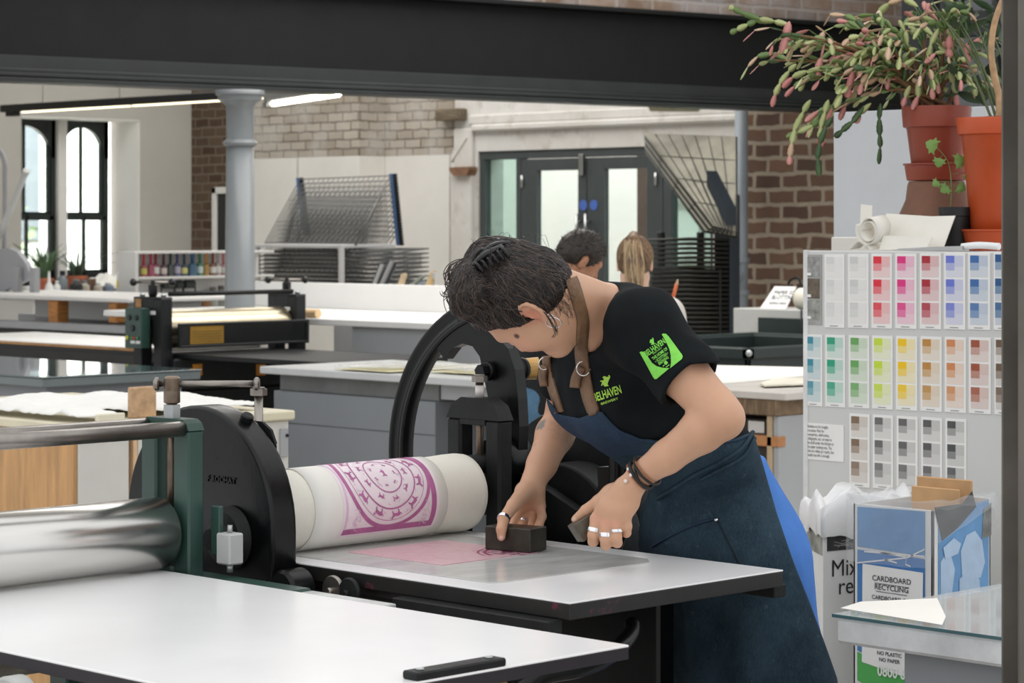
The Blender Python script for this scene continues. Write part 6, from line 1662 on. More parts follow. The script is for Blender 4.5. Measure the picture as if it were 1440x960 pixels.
p0, p1 = PA(1133, 594, BA), PA(1187, 600, BA); pb_ = PA(1133, 644, BA)
nt_ = thing('notice', 'white typed notice pinned under the swatch cards on the cupboard end', 'notice', (BA, (p0.y+p1.y)/2, pb_.z))
mb = MB(); mb.box((BA-.002, p1.y, pb_.z-.002), (BA-.0004, p0.y, p0.z), .0003); mb.build('paper', M_card, nt_)
tx = MB(); lines = ['Blankets are for intaglio', 'processes. Felts for', 'monoprints, relief prints,', 'collographs, etc. are kept in', 'the shelf under the blotters in', 'the paper soaking area. The', 'felts are rolled up in pairs, but', 'usually one felt is enough.']
M_txt = paint((56, 56, 60), .8)
for k, l_ in enumerate(lines):
    tx.merge(text_mb(l_, .0118, (BA-.0022, p0.y-.006, p0.z-.012-k*.0108), (0, -1, 0), (0, 0, 1), .0003, align='LEFT', wx=.62))
tx.build('typed_text', M_txt, nt_)
# wall board standing on the rear unit
q0, q1, zB_, zT_ = PA(1172, 333, 6.28), PA(1425, 333, 6.28), PA(1172, 333, 6.28).z, PA(1172, 158, 6.28).z
mb = MB(); mb.box((6.28, q1.y, 1.455), (6.30, q0.y, zT_), .002); o = mb.build('pin_board', mat('blue_grey_panel', (196, 199, 203), .6, var=.02)); tag(o, 'large plain blue grey board standing behind the flower pots', 'board')
mb = MB(); mb.box((6.24, q1.y, 0), (6.40, q0.y+.02, 1.455), .003); tag(mb.build('partition', M_board), 'low grey partition under the plain board behind the plant cupboard', 'partition')
# dark window framing high behind the plant
mb = MB()
for px, w_ in ((1290, 46), (1330, 14), (1398, 8)):
    a_, b_ = PA(px-w_/2, 60, 9.5), PA(px+w_/2, 60, 9.5); mb.box((9.5, b_.y, 0), (9.58, a_.y, 4.2), .004)
za = PA(1340, 16, 9.5).z; mb.box((9.506, PA(1430, 60, 9.5).y, za-.12), (9.574, PA(1270, 60, 9.5).y, za), .004); mb.box((9.506, PA(1430, 60, 9.5).y, 2.0), (9.574, PA(1270, 60, 9.5).y, 2.08), .004)
o = struct(mb, 'window_6', mat('dark_window_frame', (28, 30, 32), .5))
mb = MB(); mb.box((9.53, PA(1430, 60, 9.5).y, 0), (9.536, PA(1300, 60, 9.5).y, 4.2), 0); mb.build('pane', sheetglass('dark_partition_glass', (60, 64, 66), .1), o)
# --- pots on the cupboard
M_rust = mat('rust_red_plastic', (150, 66, 46), .42, var=.08, vs=5); M_orange = mat('orange_plastic', (190, 78, 34), .38, var=.08, vs=5); M_brownpot = mat('dull_brown_clay', (124, 88, 70), .8, var=.12, vs=10)
M_soil = mat('potting_soil', (66, 52, 42), .95, var=.4, vs=60, bump=.8, bs=80)
ctop = cz_; PA_ = 5.55
def on(px, A, z=None): p = PA(px, 340, A); return V((p.x, p.y, ctop if z is None else z))
# inverted clay pot carrying the cactus pot
b0_ = on(1317, 5.56); d0 = b0_.dot(FW); ppm = FPX/d0
zi = CAMZ-(254-HY)/ppm
inv = thing('clay_pot', 'dull brown clay pot turned upside down under the rust red pot', 'pot', b0_)
hgt_ = zi-ctop
mb = MB(); mb.lathe([(.118, 0), (.121, .003), (.121, .06), (.116, .066), (.112, .07), (.083, hgt_*.72), (.078, hgt_-.012), (.074, hgt_-.002), (.001, hgt_)], b0_, n=40); mb.build('pot_body', M_brownpot, inv)
cc = V((b0_.x, b0_.y, zi))
cact = thing('christmas_cactus', 'big trailing Christmas cactus in a rust red pot on the upturned clay pot', 'plant', cc)
sx = (1308-1317)/ppm
mb = MB(); mb.lathe([(.078, 0), (.08, .003), (.086, .04), (.09, .042), (.09, .046), (.083, .046), (.078, .01), (.001, .01)], cc, n=40); mb.build('saucer', M_rust, cact)
zp0 = cc.z+.011; zp1 = CAMZ-(150-HY)/ppm; zr = CAMZ-(180-HY)/ppm; rb_, rt_ = .062, .088
mb = MB(); mb.lathe([(rb_, 0), (rb_+.002, .004), (rt_-.008, zr-zp0-.004), (rt_-.006, zr-zp0), (rt_+.002, zr-zp0+.002), (rt_+.006, zp1-zp0-.004), (rt_+.005, zp1-zp0), (rt_-.002, zp1-zp0), (rt_-.008, zp1-zp0-.02), (.001, zp1-zp0-.022)], V((cc.x, cc.y, zp0)), n=44)
mb.build('pot', M_rust, cact)
soil = V((cc.x, cc.y, zp1-.02)); mb = MB(); mb.lathe([(.082, -.006), (.08, 0), (.05, .008), (.001, .012)], soil, n=30); mb.build('soil', M_soil, cact)
# flattened jointed stems
M_cac = [leafmat('cactus_green', (86, 112, 62), (132, 156, 92)), leafmat('cactus_pale_green', (160, 172, 110), (192, 196, 140)), leafmat('cactus_pink', (196, 120, 118), (216, 156, 146)), leafmat('cactus_dark_green', (50, 76, 46), (86, 112, 68)), leafmat('cactus_blush', (196, 164, 128), (206, 176, 150))]
def segment(mb, p, d, n, L, w, m):
    """one flat joint with notched edges from p along d, face normal n"""
    d = d.normalized(); s = d.cross(n).normalized(); n = s.cross(d).normalized(); th = w*.10
    w *= WD; L *= 1.04
    out = [(0, .16), (.12, .42), (.3, .80), (.36, .74), (.52, 1.0), (.6, .92), (.78, .98), (.84, .80), (1, .46)]
    top = []; bot = []; mid1 = []; mid2 = []
    for t_, k in out:
        c_ = p+d*(L*t_)
        top.append(c_+s*(w*.5*k)); bot.append(c_-s*(w*.5*k)); mid1.append(c_+n*th*min(1, k)); mid2.append(c_-n*th*min(1, k))
    o = len(mb.v); k = len(out)
    fs = []
    for i in range(k-1):
        fs += [(i, i+1, k+i+1, k+i), (k+i, k+i+1, 2*k+i+1, 2*k+i), (i+1, i, 3*k+i, 3*k+i+1), (3*k+i+1, 3*k+i, 2*k+i, 2*k+i+1)]
    mb.add(top+mid1+bot+mid2, fs, m, True)
    return p+d*L*.97
r5 = np.random.default_rng(11); tips = []
stems = MB(); joints = MB(); WD = 1.25
def chain(p, d, nseg, L, w, droop, cols_, bias=None):
    d = d.normalized(); n = V((r5.normal(), r5.normal(), r5.normal()))-FW*.7; n = (n-d*n.dot(d)).normalized()
    for i in range(nseg):
        Li = L*r5.uniform(.8, 1.2); wi = w*r5.uniform(.8, 1.15)
        m_ = cols_(i, nseg)
        p = segment(joints, p, d, n, Li, wi, m_)
        d = (d+V((0, 0, -droop*(1+.4*i)))+V(r5.normal(size=3)*.16)+(bias or V((0, 0, 0)))).normalized()
        n = (n+V(r5.normal(size=3)*.45)); n = (n-d*n.dot(d)).normalized()
    return p
def cols_mixed(i, n_):
    f = i/max(1, n_-1); r_ = r5.random()
    if f > .7: return 2 if r_ < .30 else (4 if r_ < .5 else 1)
    if f > .4: return 1 if r_ < .5 else (0 if r_ < .82 else 4)
    return 0 if r_ < .6 else (3 if r_ < .9 else 1)
def cols_dark(i, n_): return 3 if r5.random() < .6 else 0
top = soil+V((0, 0, .01))
def at5(px, py, dd=0): return S(px, py, d0+dd)
# woody arms reaching out, then joints along and at the ends of them
arms = [((1120, 60), .0), ((1100, 45), -.05), ((1090, 85), .05), ((1140, 110), -.06), ((1170, 60), .06), ((1190, 120), -.05), ((1210, 40), 0), ((1240, 30), .05), ((1270, 60), -.06), ((1300, 20), .04), ((1330, 40), -.05), ((1360, 30), .05), ((1380, 70), -.03), ((1350, 100), -.07), ((1300, 95), -.08), ((1240, 100), -.08), ((1180, 150), -.02), ((1160, 95), -.03), ((1220, 70), -.07), ((1370, 120), -.06)]
for (px, py), dd in arms:
    e_ = at5(px, py, dd*1.2); s_ = top+V((r5.normal()*.025, r5.normal()*.025, 0)); mid = s_.lerp(e_, .5)+V((0, 0, .05))
    path = bez([s_, mid, e_], 8)
    stems.tube(path, [.007-.0045*i/16 for i in range(17)], 7)
    for k in range(13):
        i = int(r5.integers(4, 17)); p = path[i]; dr = (path[min(i+1, 16)]-path[i-1]).normalized()
        d = (dr*.8+RT*(-.35+r5.normal()*.5)+FW*r5.normal()*.4+UP*r5.uniform(-.2, .65)).normalized()
        chain(p, d, int(r5.integers(2, 5)), r5.uniform(.030, .042), r5.uniform(.012, .0155), .40, cols_mixed)
# the long trailing strands measured in the photograph
for pts, cs in (([(1090, 30), (1060, 25), (1035, 14), (1026, 10)], 0), ([(1110, 35), (1070, 28), (1045, 38), (1028, 46)], 0), ([(1120, 90), (1105, 105), (1092, 128), (1086, 148)], 1), ([(1180, 130), (1160, 165), (1135, 180), (1108, 192)], 0), ([(1165, 140), (1158, 165), (1153, 190), (1155, 205)], 1), ([(1170, 165), (1158, 185), (1150, 215), (1152, 245)], 3), ([(1215, 150), (1200, 170), (1185, 183), (1175, 192)], 3), ([(1238, 145), (1236, 175), (1238, 200), (1236, 228)], 3), ([(1140, 140), (1120, 175), (1112, 210), (1110, 230)], 1),
                ([(1110, 30), (1108, 40), (1104, 55), (1100, 72)], 2), ([(1160, 60), (1155, 80), (1150, 100), (1152, 108)], 2), ([(1200, 100), (1196, 115), (1193, 130), (1192, 136)], 2), ([(1170, 150), (1160, 170), (1155, 190), (1154, 202)], 2), ([(1225, 145), (1215, 155), (1206, 162), (1204, 172)], 1), ([(1360, 60), (1358, 70), (1360, 80), (1361, 88)], 2), ([(1335, 50), (1335, 62), (1334, 72), (1335, 80)], 2), ([(1250, 75), (1252, 95), (1250, 110), (1248, 124)], 1), ([(1335, 100), (1340, 115), (1344, 130), (1346, 150)], 1), ([(1310, 100), (1318, 110), (1319, 122), (1320, 130)], 1), ([(1280, 120), (1276, 130), (1272, 140), (1270, 148)], 1), ([(1290, 115), (1292, 128), (1290, 140), (1284, 152)], 1), ([(1320, 40), (1310, 60), (1305, 85), (1302, 100)], 1)):
    dd = -.09+.05*r5.random(); P_ = bez([at5(x, y, dd) for x, y in pts], 6); L_tot = sum((P_[i+1]-P_[i]).length for i in range(len(P_)-1)); nseg = max(2, round(L_tot/.036))
    n = V(r5.normal(size=3)); step = (len(P_)-1)/nseg
    for k in range(nseg):
        a_ = P_[int(k*step)]; b_ = P_[min(int((k+1)*step), len(P_)-1)]
        if (b_-a_).length < 1e-4: continue
        m_ = cs if cs in (2, 3) else ((1 if k < nseg*.6 else 4) if cs == 1 else (0 if k % 3 else 1))
        if cs == 1 and k == nseg-1: m_ = 2
        n = (n*.4+V(r5.normal(size=3)*.3)-FW*1.0)
        segment(joints, a_, b_-a_, n, (b_-a_).length*1.08, .0145 if cs != 2 else .0185, m_)
stems.build('woody_stems', mat('cactus_wood', (122, 88, 58), .8, var=.2, vs=40), cact)
jn = joints.build('jointed_leaves', M_cac, cact); jn['kind'] = 'stuff'
# orange pot with the arching stem plant
c6 = on(1404, 5.46); d6 = c6.dot(FW); pm6 = FPX/d6
op = thing('potted_plant', 'dark leaved plant with a bare arching stem in a bright orange pot', 'plant', c6)
z5 = ctop
mb = MB(); mb.lathe([(.08, 0), (.082, .003), (.096, .05), (.1, .052), (.1, .056), (.092, .056), (.082, .012), (.001, .012)], c6, n=40); mb.build('saucer', M_orange, op)
zt5 = CAMZ-(166-HY)/pm6; zr5 = CAMZ-(190-HY)/pm6
mb = MB(); mb.lathe([(.066, .013), (.068, .016), (.094, zr5-z5-.004), (.098, zr5-z5), (.104, zr5-z5+.002), (.108, zt5-z5-.004), (.107, zt5-z5), (.1, zt5-z5), (.094, zt5-z5-.02), (.001, zt5-z5-.022)], c6, n=44); mb.build('pot', M_orange, op)
s6 = V((c6.x, c6.y, zt5-.018)); mb = MB(); mb.lathe([(.096, -.004), (.08, .012), (.04, .022), (.001, .024)], s6, n=28); mb.build('soil', M_soil, op)
at6 = lambda x, y, dd=0: S(x, y, d6+dd)
st = bez([s6, at6(1405, 138), at6(1398, 105), at6(1394, 70), at6(1398, 35), at6(1408, 5), at6(1420, -20)], 8); mb = MB(); mb.tube(st, [.009]*20+[.008]*(len(st)-20), 10); mb.build('arching_stem', mat('pale_bark', (186, 150, 112), .7, var=.15, vs=40), op)
lv = MB()
for k in range(70):
    p_ = at6(r5.uniform(1335, 1412), r5.uniform(-10, 135), r5.uniform(.1, .35)); d = V(r5.normal(size=3)); d.z -= .3; d.normalize(); n = V(r5.normal(size=3)); n = (n-d*n.dot(d)).normalized(); s_ = d.cross(n); L = r5.uniform(.04, .08); w_ = L*.17; rows = []
    for i in range(7):
        t_ = i/6; c_ = p_+d*(L*t_)+n*(-.25*L*t_*t_); ww = w_*math.sin(3.14*min(.98, max(.03, t_)))**.8+.0004; rows.append([c_-s_*ww, c_+n*-.002, c_+s_*ww])
    lv.grid(rows)
bst = MB()
for k in range(7):
    a_ = s6+V((r5.normal()*.02, r5.normal()*.02, 0)); b_ = at6(r5.uniform(1300, 1405), r5.uniform(0, 60), .15); bst.tube(bez([a_, a_.lerp(b_, .5)+V((0, 0, .03)), b_], 6), [.004-.0002*i for i in range(13)], 6)
lv.build('leaves', leafmat('deep_green_leaves', (38, 58, 38), (76, 100, 66)), op)['kind'] = 'stuff'
bst.build('thin_stems', mat('green_stem', (84, 96, 60), .7), op)
# seedling in a small black pot
c7 = on(1344, 5.40); d7 = c7.dot(FW); pm7 = FPX/d7; sd_ = thing('seedling', 'young lobed leaf seedling in a small black plastic pot', 'plant', c7)
zt7 = CAMZ-(291-HY)/pm7; h7 = zt7-ctop
mb = MB(); mb.lathe([(.030, 0), (.032, .003), (.040, h7*.78), (.0435, h7*.8), (.0445, h7), (.041, h7), (.038, h7*.9), (.001, h7*.88)], c7, n=30); mb.build('pot', paint((26, 27, 28), .5), sd_)
mb = MB(); mb.lathe([(.038, 0), (.02, .003), (.001, .004)], V((c7.x, c7.y, ctop+h7*.9)), n=20); mb.build('soil', M_soil, sd_)
at7 = lambda x, y, dd=0: S(x, y, d7+dd)
stp = bez([at7(1337, 292), at7(1338, 270), at7(1337, 245), at7(1332, 225), at7(1318, 208)], 5); mb = MB(); mb.tube(stp, [.0022]*10+[.0015]*(len(stp)-10), 6)
lvs = [((1318, 208), (-.9, .45), .034), ((1322, 222), (-.2, -.8), .026), ((1342, 228), (.9, .25), .032), ((1320, 255), (-.7, -.5), .02), ((1334, 262), (-.5, -.35), .026), ((1346, 262), (.8, -.35), .024), ((1358, 243), (.7, -.8), .022)]
lb = MB()
for (x, y), (dx, dz), L in lvs:
    p_ = at7(x, y, -.004); mb.tube([stp[min(range(len(stp)), key=lambda i: (stp[i]-p_).length)], p_], .001, 5)
    d = (RT*dx+UP*dz).normalized(); s_ = (RT*-dz+UP*dx).normalized(); n = -FW
    lobes = [(0, 0), (.1, .35), (-.05, .62), (.28, .5), (.42, .72), (.55, .4), (.75, .36), (1, 0)]
    pts = [p_+d*(L*a)+s_*(L*b)+n*(.006*b) for a, b in lobes]+[p_+d*(L*a)-s_*(L*b)+n*(-.004*b) for a, b in lobes[-2:0:-1]]
    ctr = p_+d*L*.5+n*.004; o = len(lb.v); lb.add(pts+[ctr], [(i, (i+1) % len(pts), len(pts)) for i in range(len(pts))], 0, True)
mb.build('stem', mat('seedling_stem', (120, 118, 66), .6), sd_); lb.build('leaves', leafmat('fresh_green_leaves', (92, 128, 58), (132, 164, 84)), sd_)
# torn white card, tape roll and folded sheet on the front edge
M_cardw = mat('torn_white_card', (236, 232, 222), .8, var=.03, vs=8, bump=.1, bs=30)
def flatcard(pts, A, lean, label, name='white_card', th=.003, curl=.0):
    P_ = [PA(x, y, A) for x, y in pts]; zlo = min(p.z for p in P_); P_ = [p+V((lean*(p.z-zlo), 0, 0)) for p in P_]
    c_ = sum(P_, V())/len(P_); mb = MB(); n = len(P_); T = V((th, 0, 0))
    mb.add(P_+[p+T for p in P_], [tuple(range(n))[::-1], tuple(range(n, 2*n))]+[(i, (i+1) % n, n+(i+1) % n, n+i) for i in range(n)], 0)
    return tag(mb.build(name, M_cardw), label, 'card')
zq_ = 352
flatcard([(1238, 350), (1325, 352), (1333, 303), (1300, 304), (1236, 300), (1230, 320)], 5.30, .35, 'wide torn sheet of white card leaning under the black seedling pot')
flatcard([(1208, 350), (1224, 350), (1225, 289), (1209, 287)], 5.30, .04, 'narrow upright strip of white card at the left end of the cupboard top')
flatcard([(1236, 351), (1302, 351), (1309, 334), (1240, 331)], 5.255, .2, 'low torn card strip lying in front of the leaning card')
t_ = thing('paper_tape_roll', 'loosely coiled white paper tape on the cupboard top edge', 'tape', on(1228, 5.26))
cR = PA(1229, 322, 5.262); 
rows = []
for k in range(60):
    a = k*.22; r_ = .018+.0003*k; cx = cR+V((0, -.004*math.sin(a*.3), 0)); w_ = .022
    pt_ = cx+V((0, r_*math.cos(a)*1.0, r_*math.sin(a)*1.15)); rows.append([pt_+V((-w_, .006, -.004)), pt_+V((w_, -.006, .004))])
mb = MB(); mb.sheet(rows, .0012); mb.build('coil', M_cardw, t_)
rows = []
for k in range(16):
    f = k/15; p_ = PA(1194+30*f, 348-4*math.sin(3.1*f), 5.24)+V((0, 0, 0)); p_.z = ctop+.003+.022*math.sin(3.14*f); rows.append([p_+V((0, 0, 0)), p_+V((.05, 0, .004))])
mb = MB(); mb.sheet(rows, .0012); mb.build('loose_end', M_cardw, t_)
rows = []
for k in range(14):
    f = k/13; p_ = PA(1275+55*f, 302-12*math.sin(2.6*f), 5.44); rows.append([p_+V((-.02, 0, -.004)), p_+V((.03, 0, .004))])
a_, b_ = on(1262, 5.235), on(1415, 5.235); t_ = thing('scraper', 'long flat steel scraper with a white handle on the cupboard edge', 'tool', (a_+b_)/2)
mb = MB(); mb.prism([(0, .001), (0, .006), (.12, .012), (.2, .014), (.2, .001)], a_+V((-.0, 0, 0)), (0, -1, 0), (0, 0, 1), (.03, 0, 0)); mb.build('blade', M_steel, t_)
mb = MB(); mb.tube(bez([a_+V((.015, -.19, .012)), a_+V((.015, -.24, .016)), a_+V((.015, -.30, .013))], 6), .009, 10); mb.build('handle', mat('glossy_white_handle', (226, 228, 228), .2), t_)
# --- recycling bins
M_bin = mat('white_bin_card', (226, 226, 224), .6, var=.03, vs=4); M_binblue = mat('bin_blue_print', (98, 148, 196), .55, var=.1, vs=8); M_bindk = mat('bin_dark_print', (48, 50, 50), .6, var=.4, vs=30)
M_blk = paint((24, 24, 26), .7)
M_pale = mat('pale_blue_print', (170, 194, 220), .55, var=.08, vs=12)
# mixed recycling bin (turned towards the viewer)
f0, f1 = S(1157.5, 742, 5.95), S(1278, 742, 6.10); dirU = f1-f0; dirU.z = 0; wB = dirU.length; dirU.normalize(); dirD = (FW-RT*.12).normalized(); zt1 = f0.z
bn = thing('recycling_bin', 'white mixed recycling bin with a white bag over its rim, behind the blue bin', 'bin', (f0.x, f0.y, 0))
def quadbox(mb, o, u, v, zlo, zhi, m=0):
    P_ = [o, o+u, o+u+v, o+v]; vs = [V((p.x, p.y, zlo)) for p in P_]+[V((p.x, p.y, zhi)) for p in P_]
    n = u.cross(v).z
    fs = [(0, 3, 2, 1), (4, 5, 6, 7), (0, 1, 5, 4), (1, 2, 6, 5), (2, 3, 7, 6), (3, 0, 4, 7)]
    if n < 0: fs = [f[::-1] for f in fs]
    return mb.add(vs, fs, m)
mb = MB(); quadbox(mb, f0, dirU*wB, dirD*.17, 0, zt1-.002); mb.build('bin_body', M_bin, bn)
Nf = V((dirU.y, -dirU.x, 0)); Nf = -Nf if Nf.dot(FW) > 0 else Nf
zpx = lambda py, d: CAMZ-(py-HY)*d/FPX
mb = MB(); quadbox(mb, f0+dirU*.012+Nf*.0012, dirU*(wB-.02), -Nf*.0012, zpx(774, 5.97), zt1-.004); mb.build('dark_photo_print', M_bindk, bn)
mb = MB()
for k in range(40):
    x_ = r5.uniform(.015, wB-.05); z_ = r5.uniform(zpx(772, 5.97), zt1-.012); p_ = f0+dirU*x_+Nf*.0016; p_.z = z_; q_ = p_+dirU*r5.uniform(.02, .05)+UP*r5.normal()*.012; w_ = UP*.0009; mb.add([p_-w_, q_-w_, q_+w_, p_+w_], [(0, 1, 2, 3)])
mb.build('print_strokes', paint((150, 152, 150), .7), bn)
sd2 = -dirD
mb = MB(); nL = -dirU
zz0, zz1 = zpx(778, 6.0), zpx(742, 6.0)
quadbox(mb, f0+nL*.0012+dirD*.006, dirD*.155, dirU*.0011, zz0, zz1-.004); mb.build('torn_side_print', mat('torn_grey_print', (148, 148, 140), .7, var=.3, vs=14), bn)
tm = MB()
for l_, px, py, sz in (('Mixed', 1171, 811, .058), ('recycling', 1184, 837, .058), ('Please', 1186, 903, .026), ('Paper', 1186, 892, .024), ('Cans', 1191, 906, .024)):
    if l_ == 'Please': continue
    p_ = f0+dirU*((px-1157.5)*5.96/FPX/(1.0)); p_.z = zpx(py, 5.96)
    tm.merge(text_mb(l_, sz, p_, dirU, UP, .0014 if True else 0, align='LEFT', wx=1.0, bold=0))
nn = dirU.cross(UP)
tm.build('bin_lettering', M_blk, bn)
# white bag over the rim
rows = []; ring_ = [f0-dirU*.008+Nf*.008, f0+dirU*(wB+.008)+Nf*.008, f0+dirU*(wB+.008)+dirD*.18, f0-dirU*.008+dirD*.18]
per = []
for i in range(4):
    a_, b_ = ring_[i], ring_[(i+1) % 4]
    for k in range(16): per.append(a_.lerp(b_, k/16))
cen_ = sum(ring_, V())/4; prof_ = [(1.01, -.022), (1.04, -.012), (1.05, .012), (1.03, .04), (.97, .05), (.86, .04), (.7, .01), (.4, -.03)]
for j, (kf, dz) in enumerate(prof_):
    row = []
    for i, p_ in enumerate(per):
        nz_ = float(wav(i*1.0, j*1.3, 0, .55, 6, 77))+.8*float(wav(i*1.0, j*2.0, 0, 1.5, 5, 78)); f = kf+.03*nz_*(1 if j > 0 else .6); q_ = cen_+(V((p_.x, p_.y, 0))-V((cen_.x, cen_.y, 0)))*f; q_ = V((q_.x, q_.y, zt1+dz+.016*nz_+(.03*max(0, math.sin(i*.35)) if 2 <= j <= 5 else 0))); row.append(q_)
    rows.append(row)
mb = MB(); mb.grid(rows, wrap=True); o_ = len(mb.v)-64; mb.f.append(tuple(range(o_, o_+64))); mb.m.append(0); mb.s.append(True)
bm_ = mb.build('bin_bag', mat('white_bin_bag', (236, 236, 236), .45, var=.02, bump=.25, bs=30), bn, label='white plastic bag folded over the rim')
# cardboard recycling bin
cA, cB = S(1312, 718, 5.70).x, S(1312, 718, 5.70).y; zt2 = S(1312, 718, 5.70).z; bWl = pxB(1200, cA)-cB; bD = pxA(1393, cB)-cA
bn2 = thing('recycling_bin', 'blue and white cardboard recycling bin wrapped in clear plastic, in front', 'bin', (cA+bD/2, cB+bWl/2, 0))
wl = .006
mb = MB(); mb.box((cA, cB, 0), (cA+wl, cB+bWl, zt2), .001); mb.box((cA+bD-wl, cB, 0), (cA+bD, cB+bWl, zt2+.012), .001); mb.box((cA, cB, 0), (cA+bD, cB+wl, zt2), .001); mb.box((cA, cB+bWl-wl, 0), (cA+bD, cB+bWl, zt2), .001); mb.box((cA, cB, 0), (cA+bD, cB+bWl, .01), .001)
mb.build('bin_body', M_bin, bn2)
def facp(px, py): return PA(px, py, cA)      # on the left-hand printed face
def facr(px, py): return PB(px, py, cB)
def poly_on(pts, fn, off, name, m, par, th=.0006):
    P_ = [fn(*p) for p in pts]; N = V((-1, 0, 0)) if fn is facp else V((0, -1, 0)); P_ = [p+N*off for p in P_]; n = len(P_)
    mb = MB(); B_2 = [p-N*th for p in P_]
    ar = (P_[1]-P_[0]).cross(P_[2]-P_[1])
    mb.add(P_+B_2, [tuple(range(n)) if ar.dot(N) > 0 else tuple(range(n))[::-1]]+[(i, (i+1) % n, n+(i+1) % n, n+i) for i in range(n)]); return mb.build(name, m, par)
poly_on([(1206, 712), (1301, 719), (1301, 782), (1206, 768)], facp, .0012, 'blue_panel', M_binblue, bn2)
poly_on([(1206, 772), (1301, 786), (1301, 960), (1206, 914)], facp, .0012, 'blue_panel', mat('bin_blue_deep', (66, 124, 186), .55, var=.06, vs=6), bn2)
poly_on([(1206, 916), (1301, 962), (1301, 1010), (1206, 956)], facp, .0016, 'green_panel', mat('bin_green', (76, 170, 82), .55, var=.03), bn2)
poly_on([(1206, 960), (1301, 1014), (1301, 1100), (1206, 1100)], facp, .0016, 'pale_panel', M_pale, bn2)
poly_on([(1319, 722), (1390, 702), (1390, 840), (1319, 862)], facr, .0012, 'blue_panel', M_binblue, bn2)
for k_, pts in enumerate(([(1322, 790), (1334, 772), (1342, 800), (1336, 850), (1322, 858)], [(1350, 775), (1358, 752), (1370, 746), (1380, 760), (1384, 790), (1378, 812), (1352, 812)], [(1348, 814), (1362, 800), (1376, 814), (1378, 838), (1348, 846)], [(1325, 770), (1340, 756), (1350, 764), (1346, 778), (1328, 786)])):
    poly_on(pts, facr, .0018+.0004*k_, 'pale_shape', M_pale, bn2, .0003)
poly_on([(1313, 713), (1352, 708), (1366, 690), (1372, 712), (1346, 742), (1324, 760)], facr, .0022, 'dark_torn_print', M_bindk, bn2)
poly_on([(1382, 716), (1393, 706), (1393, 752), (1380, 757)], facr, .0022, 'grey_torn_print', mat('grey_torn', (132, 134, 132), .7, var=.3, vs=20), bn2)
# notice taped to it
NA = cA-.003
poly_on([(1214, 792), (1299, 805), (1297, 960), (1213, 930)], facp, .0030, 'taped_notice', M_card, bn2)
nt = MB(); 
def ftext(l_, px, py, sz, wx=1.02, bold=.0002): 
    p_ = facp(px, py)+V((-.0042, 0, 0)); nt.merge(text_mb(l_, sz, p_, (0, -1, 0), UP, .0, wx=wx, bold=bold))
    return p_
for l_, px, py, sz in (('CARDBOARD', 1255, 818.5, .0178), ('RECYCLING', 1255, 830.5, .0178), ('CARDBOARD ONLY', 1258, 845, .0135), ('NO FOAM', 1252, 913, .0125), ('NO PLASTIC', 1252, 922, .0125), ('NO PAPER', 1252, 931, .0125)):
    ftext(l_, px, py, sz)
for a_, b_ in (((1231, 819), (1280, 826)), ((1233, 830.5), (1277, 837)),):
    p_, q_ = facp(*a_)+V((-.0042, 0, 0)), facp(*b_)+V((-.0042, 0, 0)); w_ = UP*.0007; nt.add([p_-w_, q_-w_, q_+w_, p_+w_], [(0, 3, 2, 1)])
nt.build('notice_lettering', M_txt, bn2)
nt = MB(); p_ = facp(1255, 945)
nt.merge(text_mb('0800 600', .036, facp(1262, 953)+V((-.0045, 0, 0)), (0, -1, 0), UP, .0, wx=.8, bold=.0008)); nt.build('phone_number', paint((236, 240, 232), .6), bn2)
for ln in ([(1216, 775), (1301, 782)], [(1238, 781), (1238, 776), (1276, 783), (1274, 793), (1281, 796)], [(1244, 786), (1262, 791)], [(1206, 791), (1276, 784), (1301, 772)]):
    mb = MB()
    for i in range(len(ln)-1):
        a_, b_ = facp(*ln[i])+V((-.0022, 0, 0)), facp(*ln[i+1])+V((-.0022, 0, 0)); w_ = UP*.0016; mb.add([a_-w_, b_-w_, b_+w_, a_+w_], [(0, 3, 2, 1)])
    mb.build('white_line', M_card, bn2)
# brown card inside, bag of clear film round the rim
M_kraft = mat('brown_cardboard', (206, 164, 118), .8, var=.1, vs=10)
i0, i1 = PA(1297, 700, cA+bD-.03), PA(1368, 700, cA+bD-.03)
mb = MB(); mb.box((cA+bD-.05, cB+.02, .3), (cA+bD-.042, cB+bWl-.05, zt2+.055), .002); mb.box((cA+bD-.085, cB+.03, .3), (cA+bD-.079, cB+bWl-.06, zt2+.035), .002)
fl_ = mb.build('cardboard_flaps', M_kraft, bn2)
rows = []; ring_ = [V((cA-.012, cB+bWl+.01, 0)), V((cA-.012, cB-.012, 0)), V((cA+bD+.008, cB-.012, 0)), V((cA+bD+.008, cB+bWl+.01, 0))]; per = []
for i in range(4):
    a_, b_ = ring_[i], ring_[(i+1) % 4]
    for k in range(18): per.append(a_.lerp(b_, k/18))
cen_ = sum(ring_, V())/4
zlow = [zpx(792, 5.8) if i < 18 else zpx(760-(i-18)*2.4, 5.75) if i < 36 else zt2-.06 for i in range(72)]
for j in range(12):
    row = []
    for i, p_ in enumerate(per):
        nz_ = float(wav(i*1.0, j*.9, 0, .6, 6, 90)); t_ = j/9
        if j <= 9: f = 1.0+.02*nz_+.008; z_ = zlow[i]+(zt2+.018-zlow[i])*t_+.008*nz_
        else: f = (1.0, .93)[j-10]+.02*nz_; z_ = zt2+(.024, .0)[j-10]+.012*nz_
        q_ = cen_+(p_-cen_)*f; row.append(V((q_.x, q_.y, z_)))
    rows.append(row)
M_film = NT('clear_bin_film'); M_film.set((232, 236, 240), .22); M_film.b.inputs['Alpha'].default_value = .17; M_film.bump(M_film.noise(30, 3), .7, .008); M_film = M_film.mat
mb = MB(); mb.grid(rows, wrap=True); mb.build('clear_bag', M_film, bn2, label='clear plastic bag round the rim')
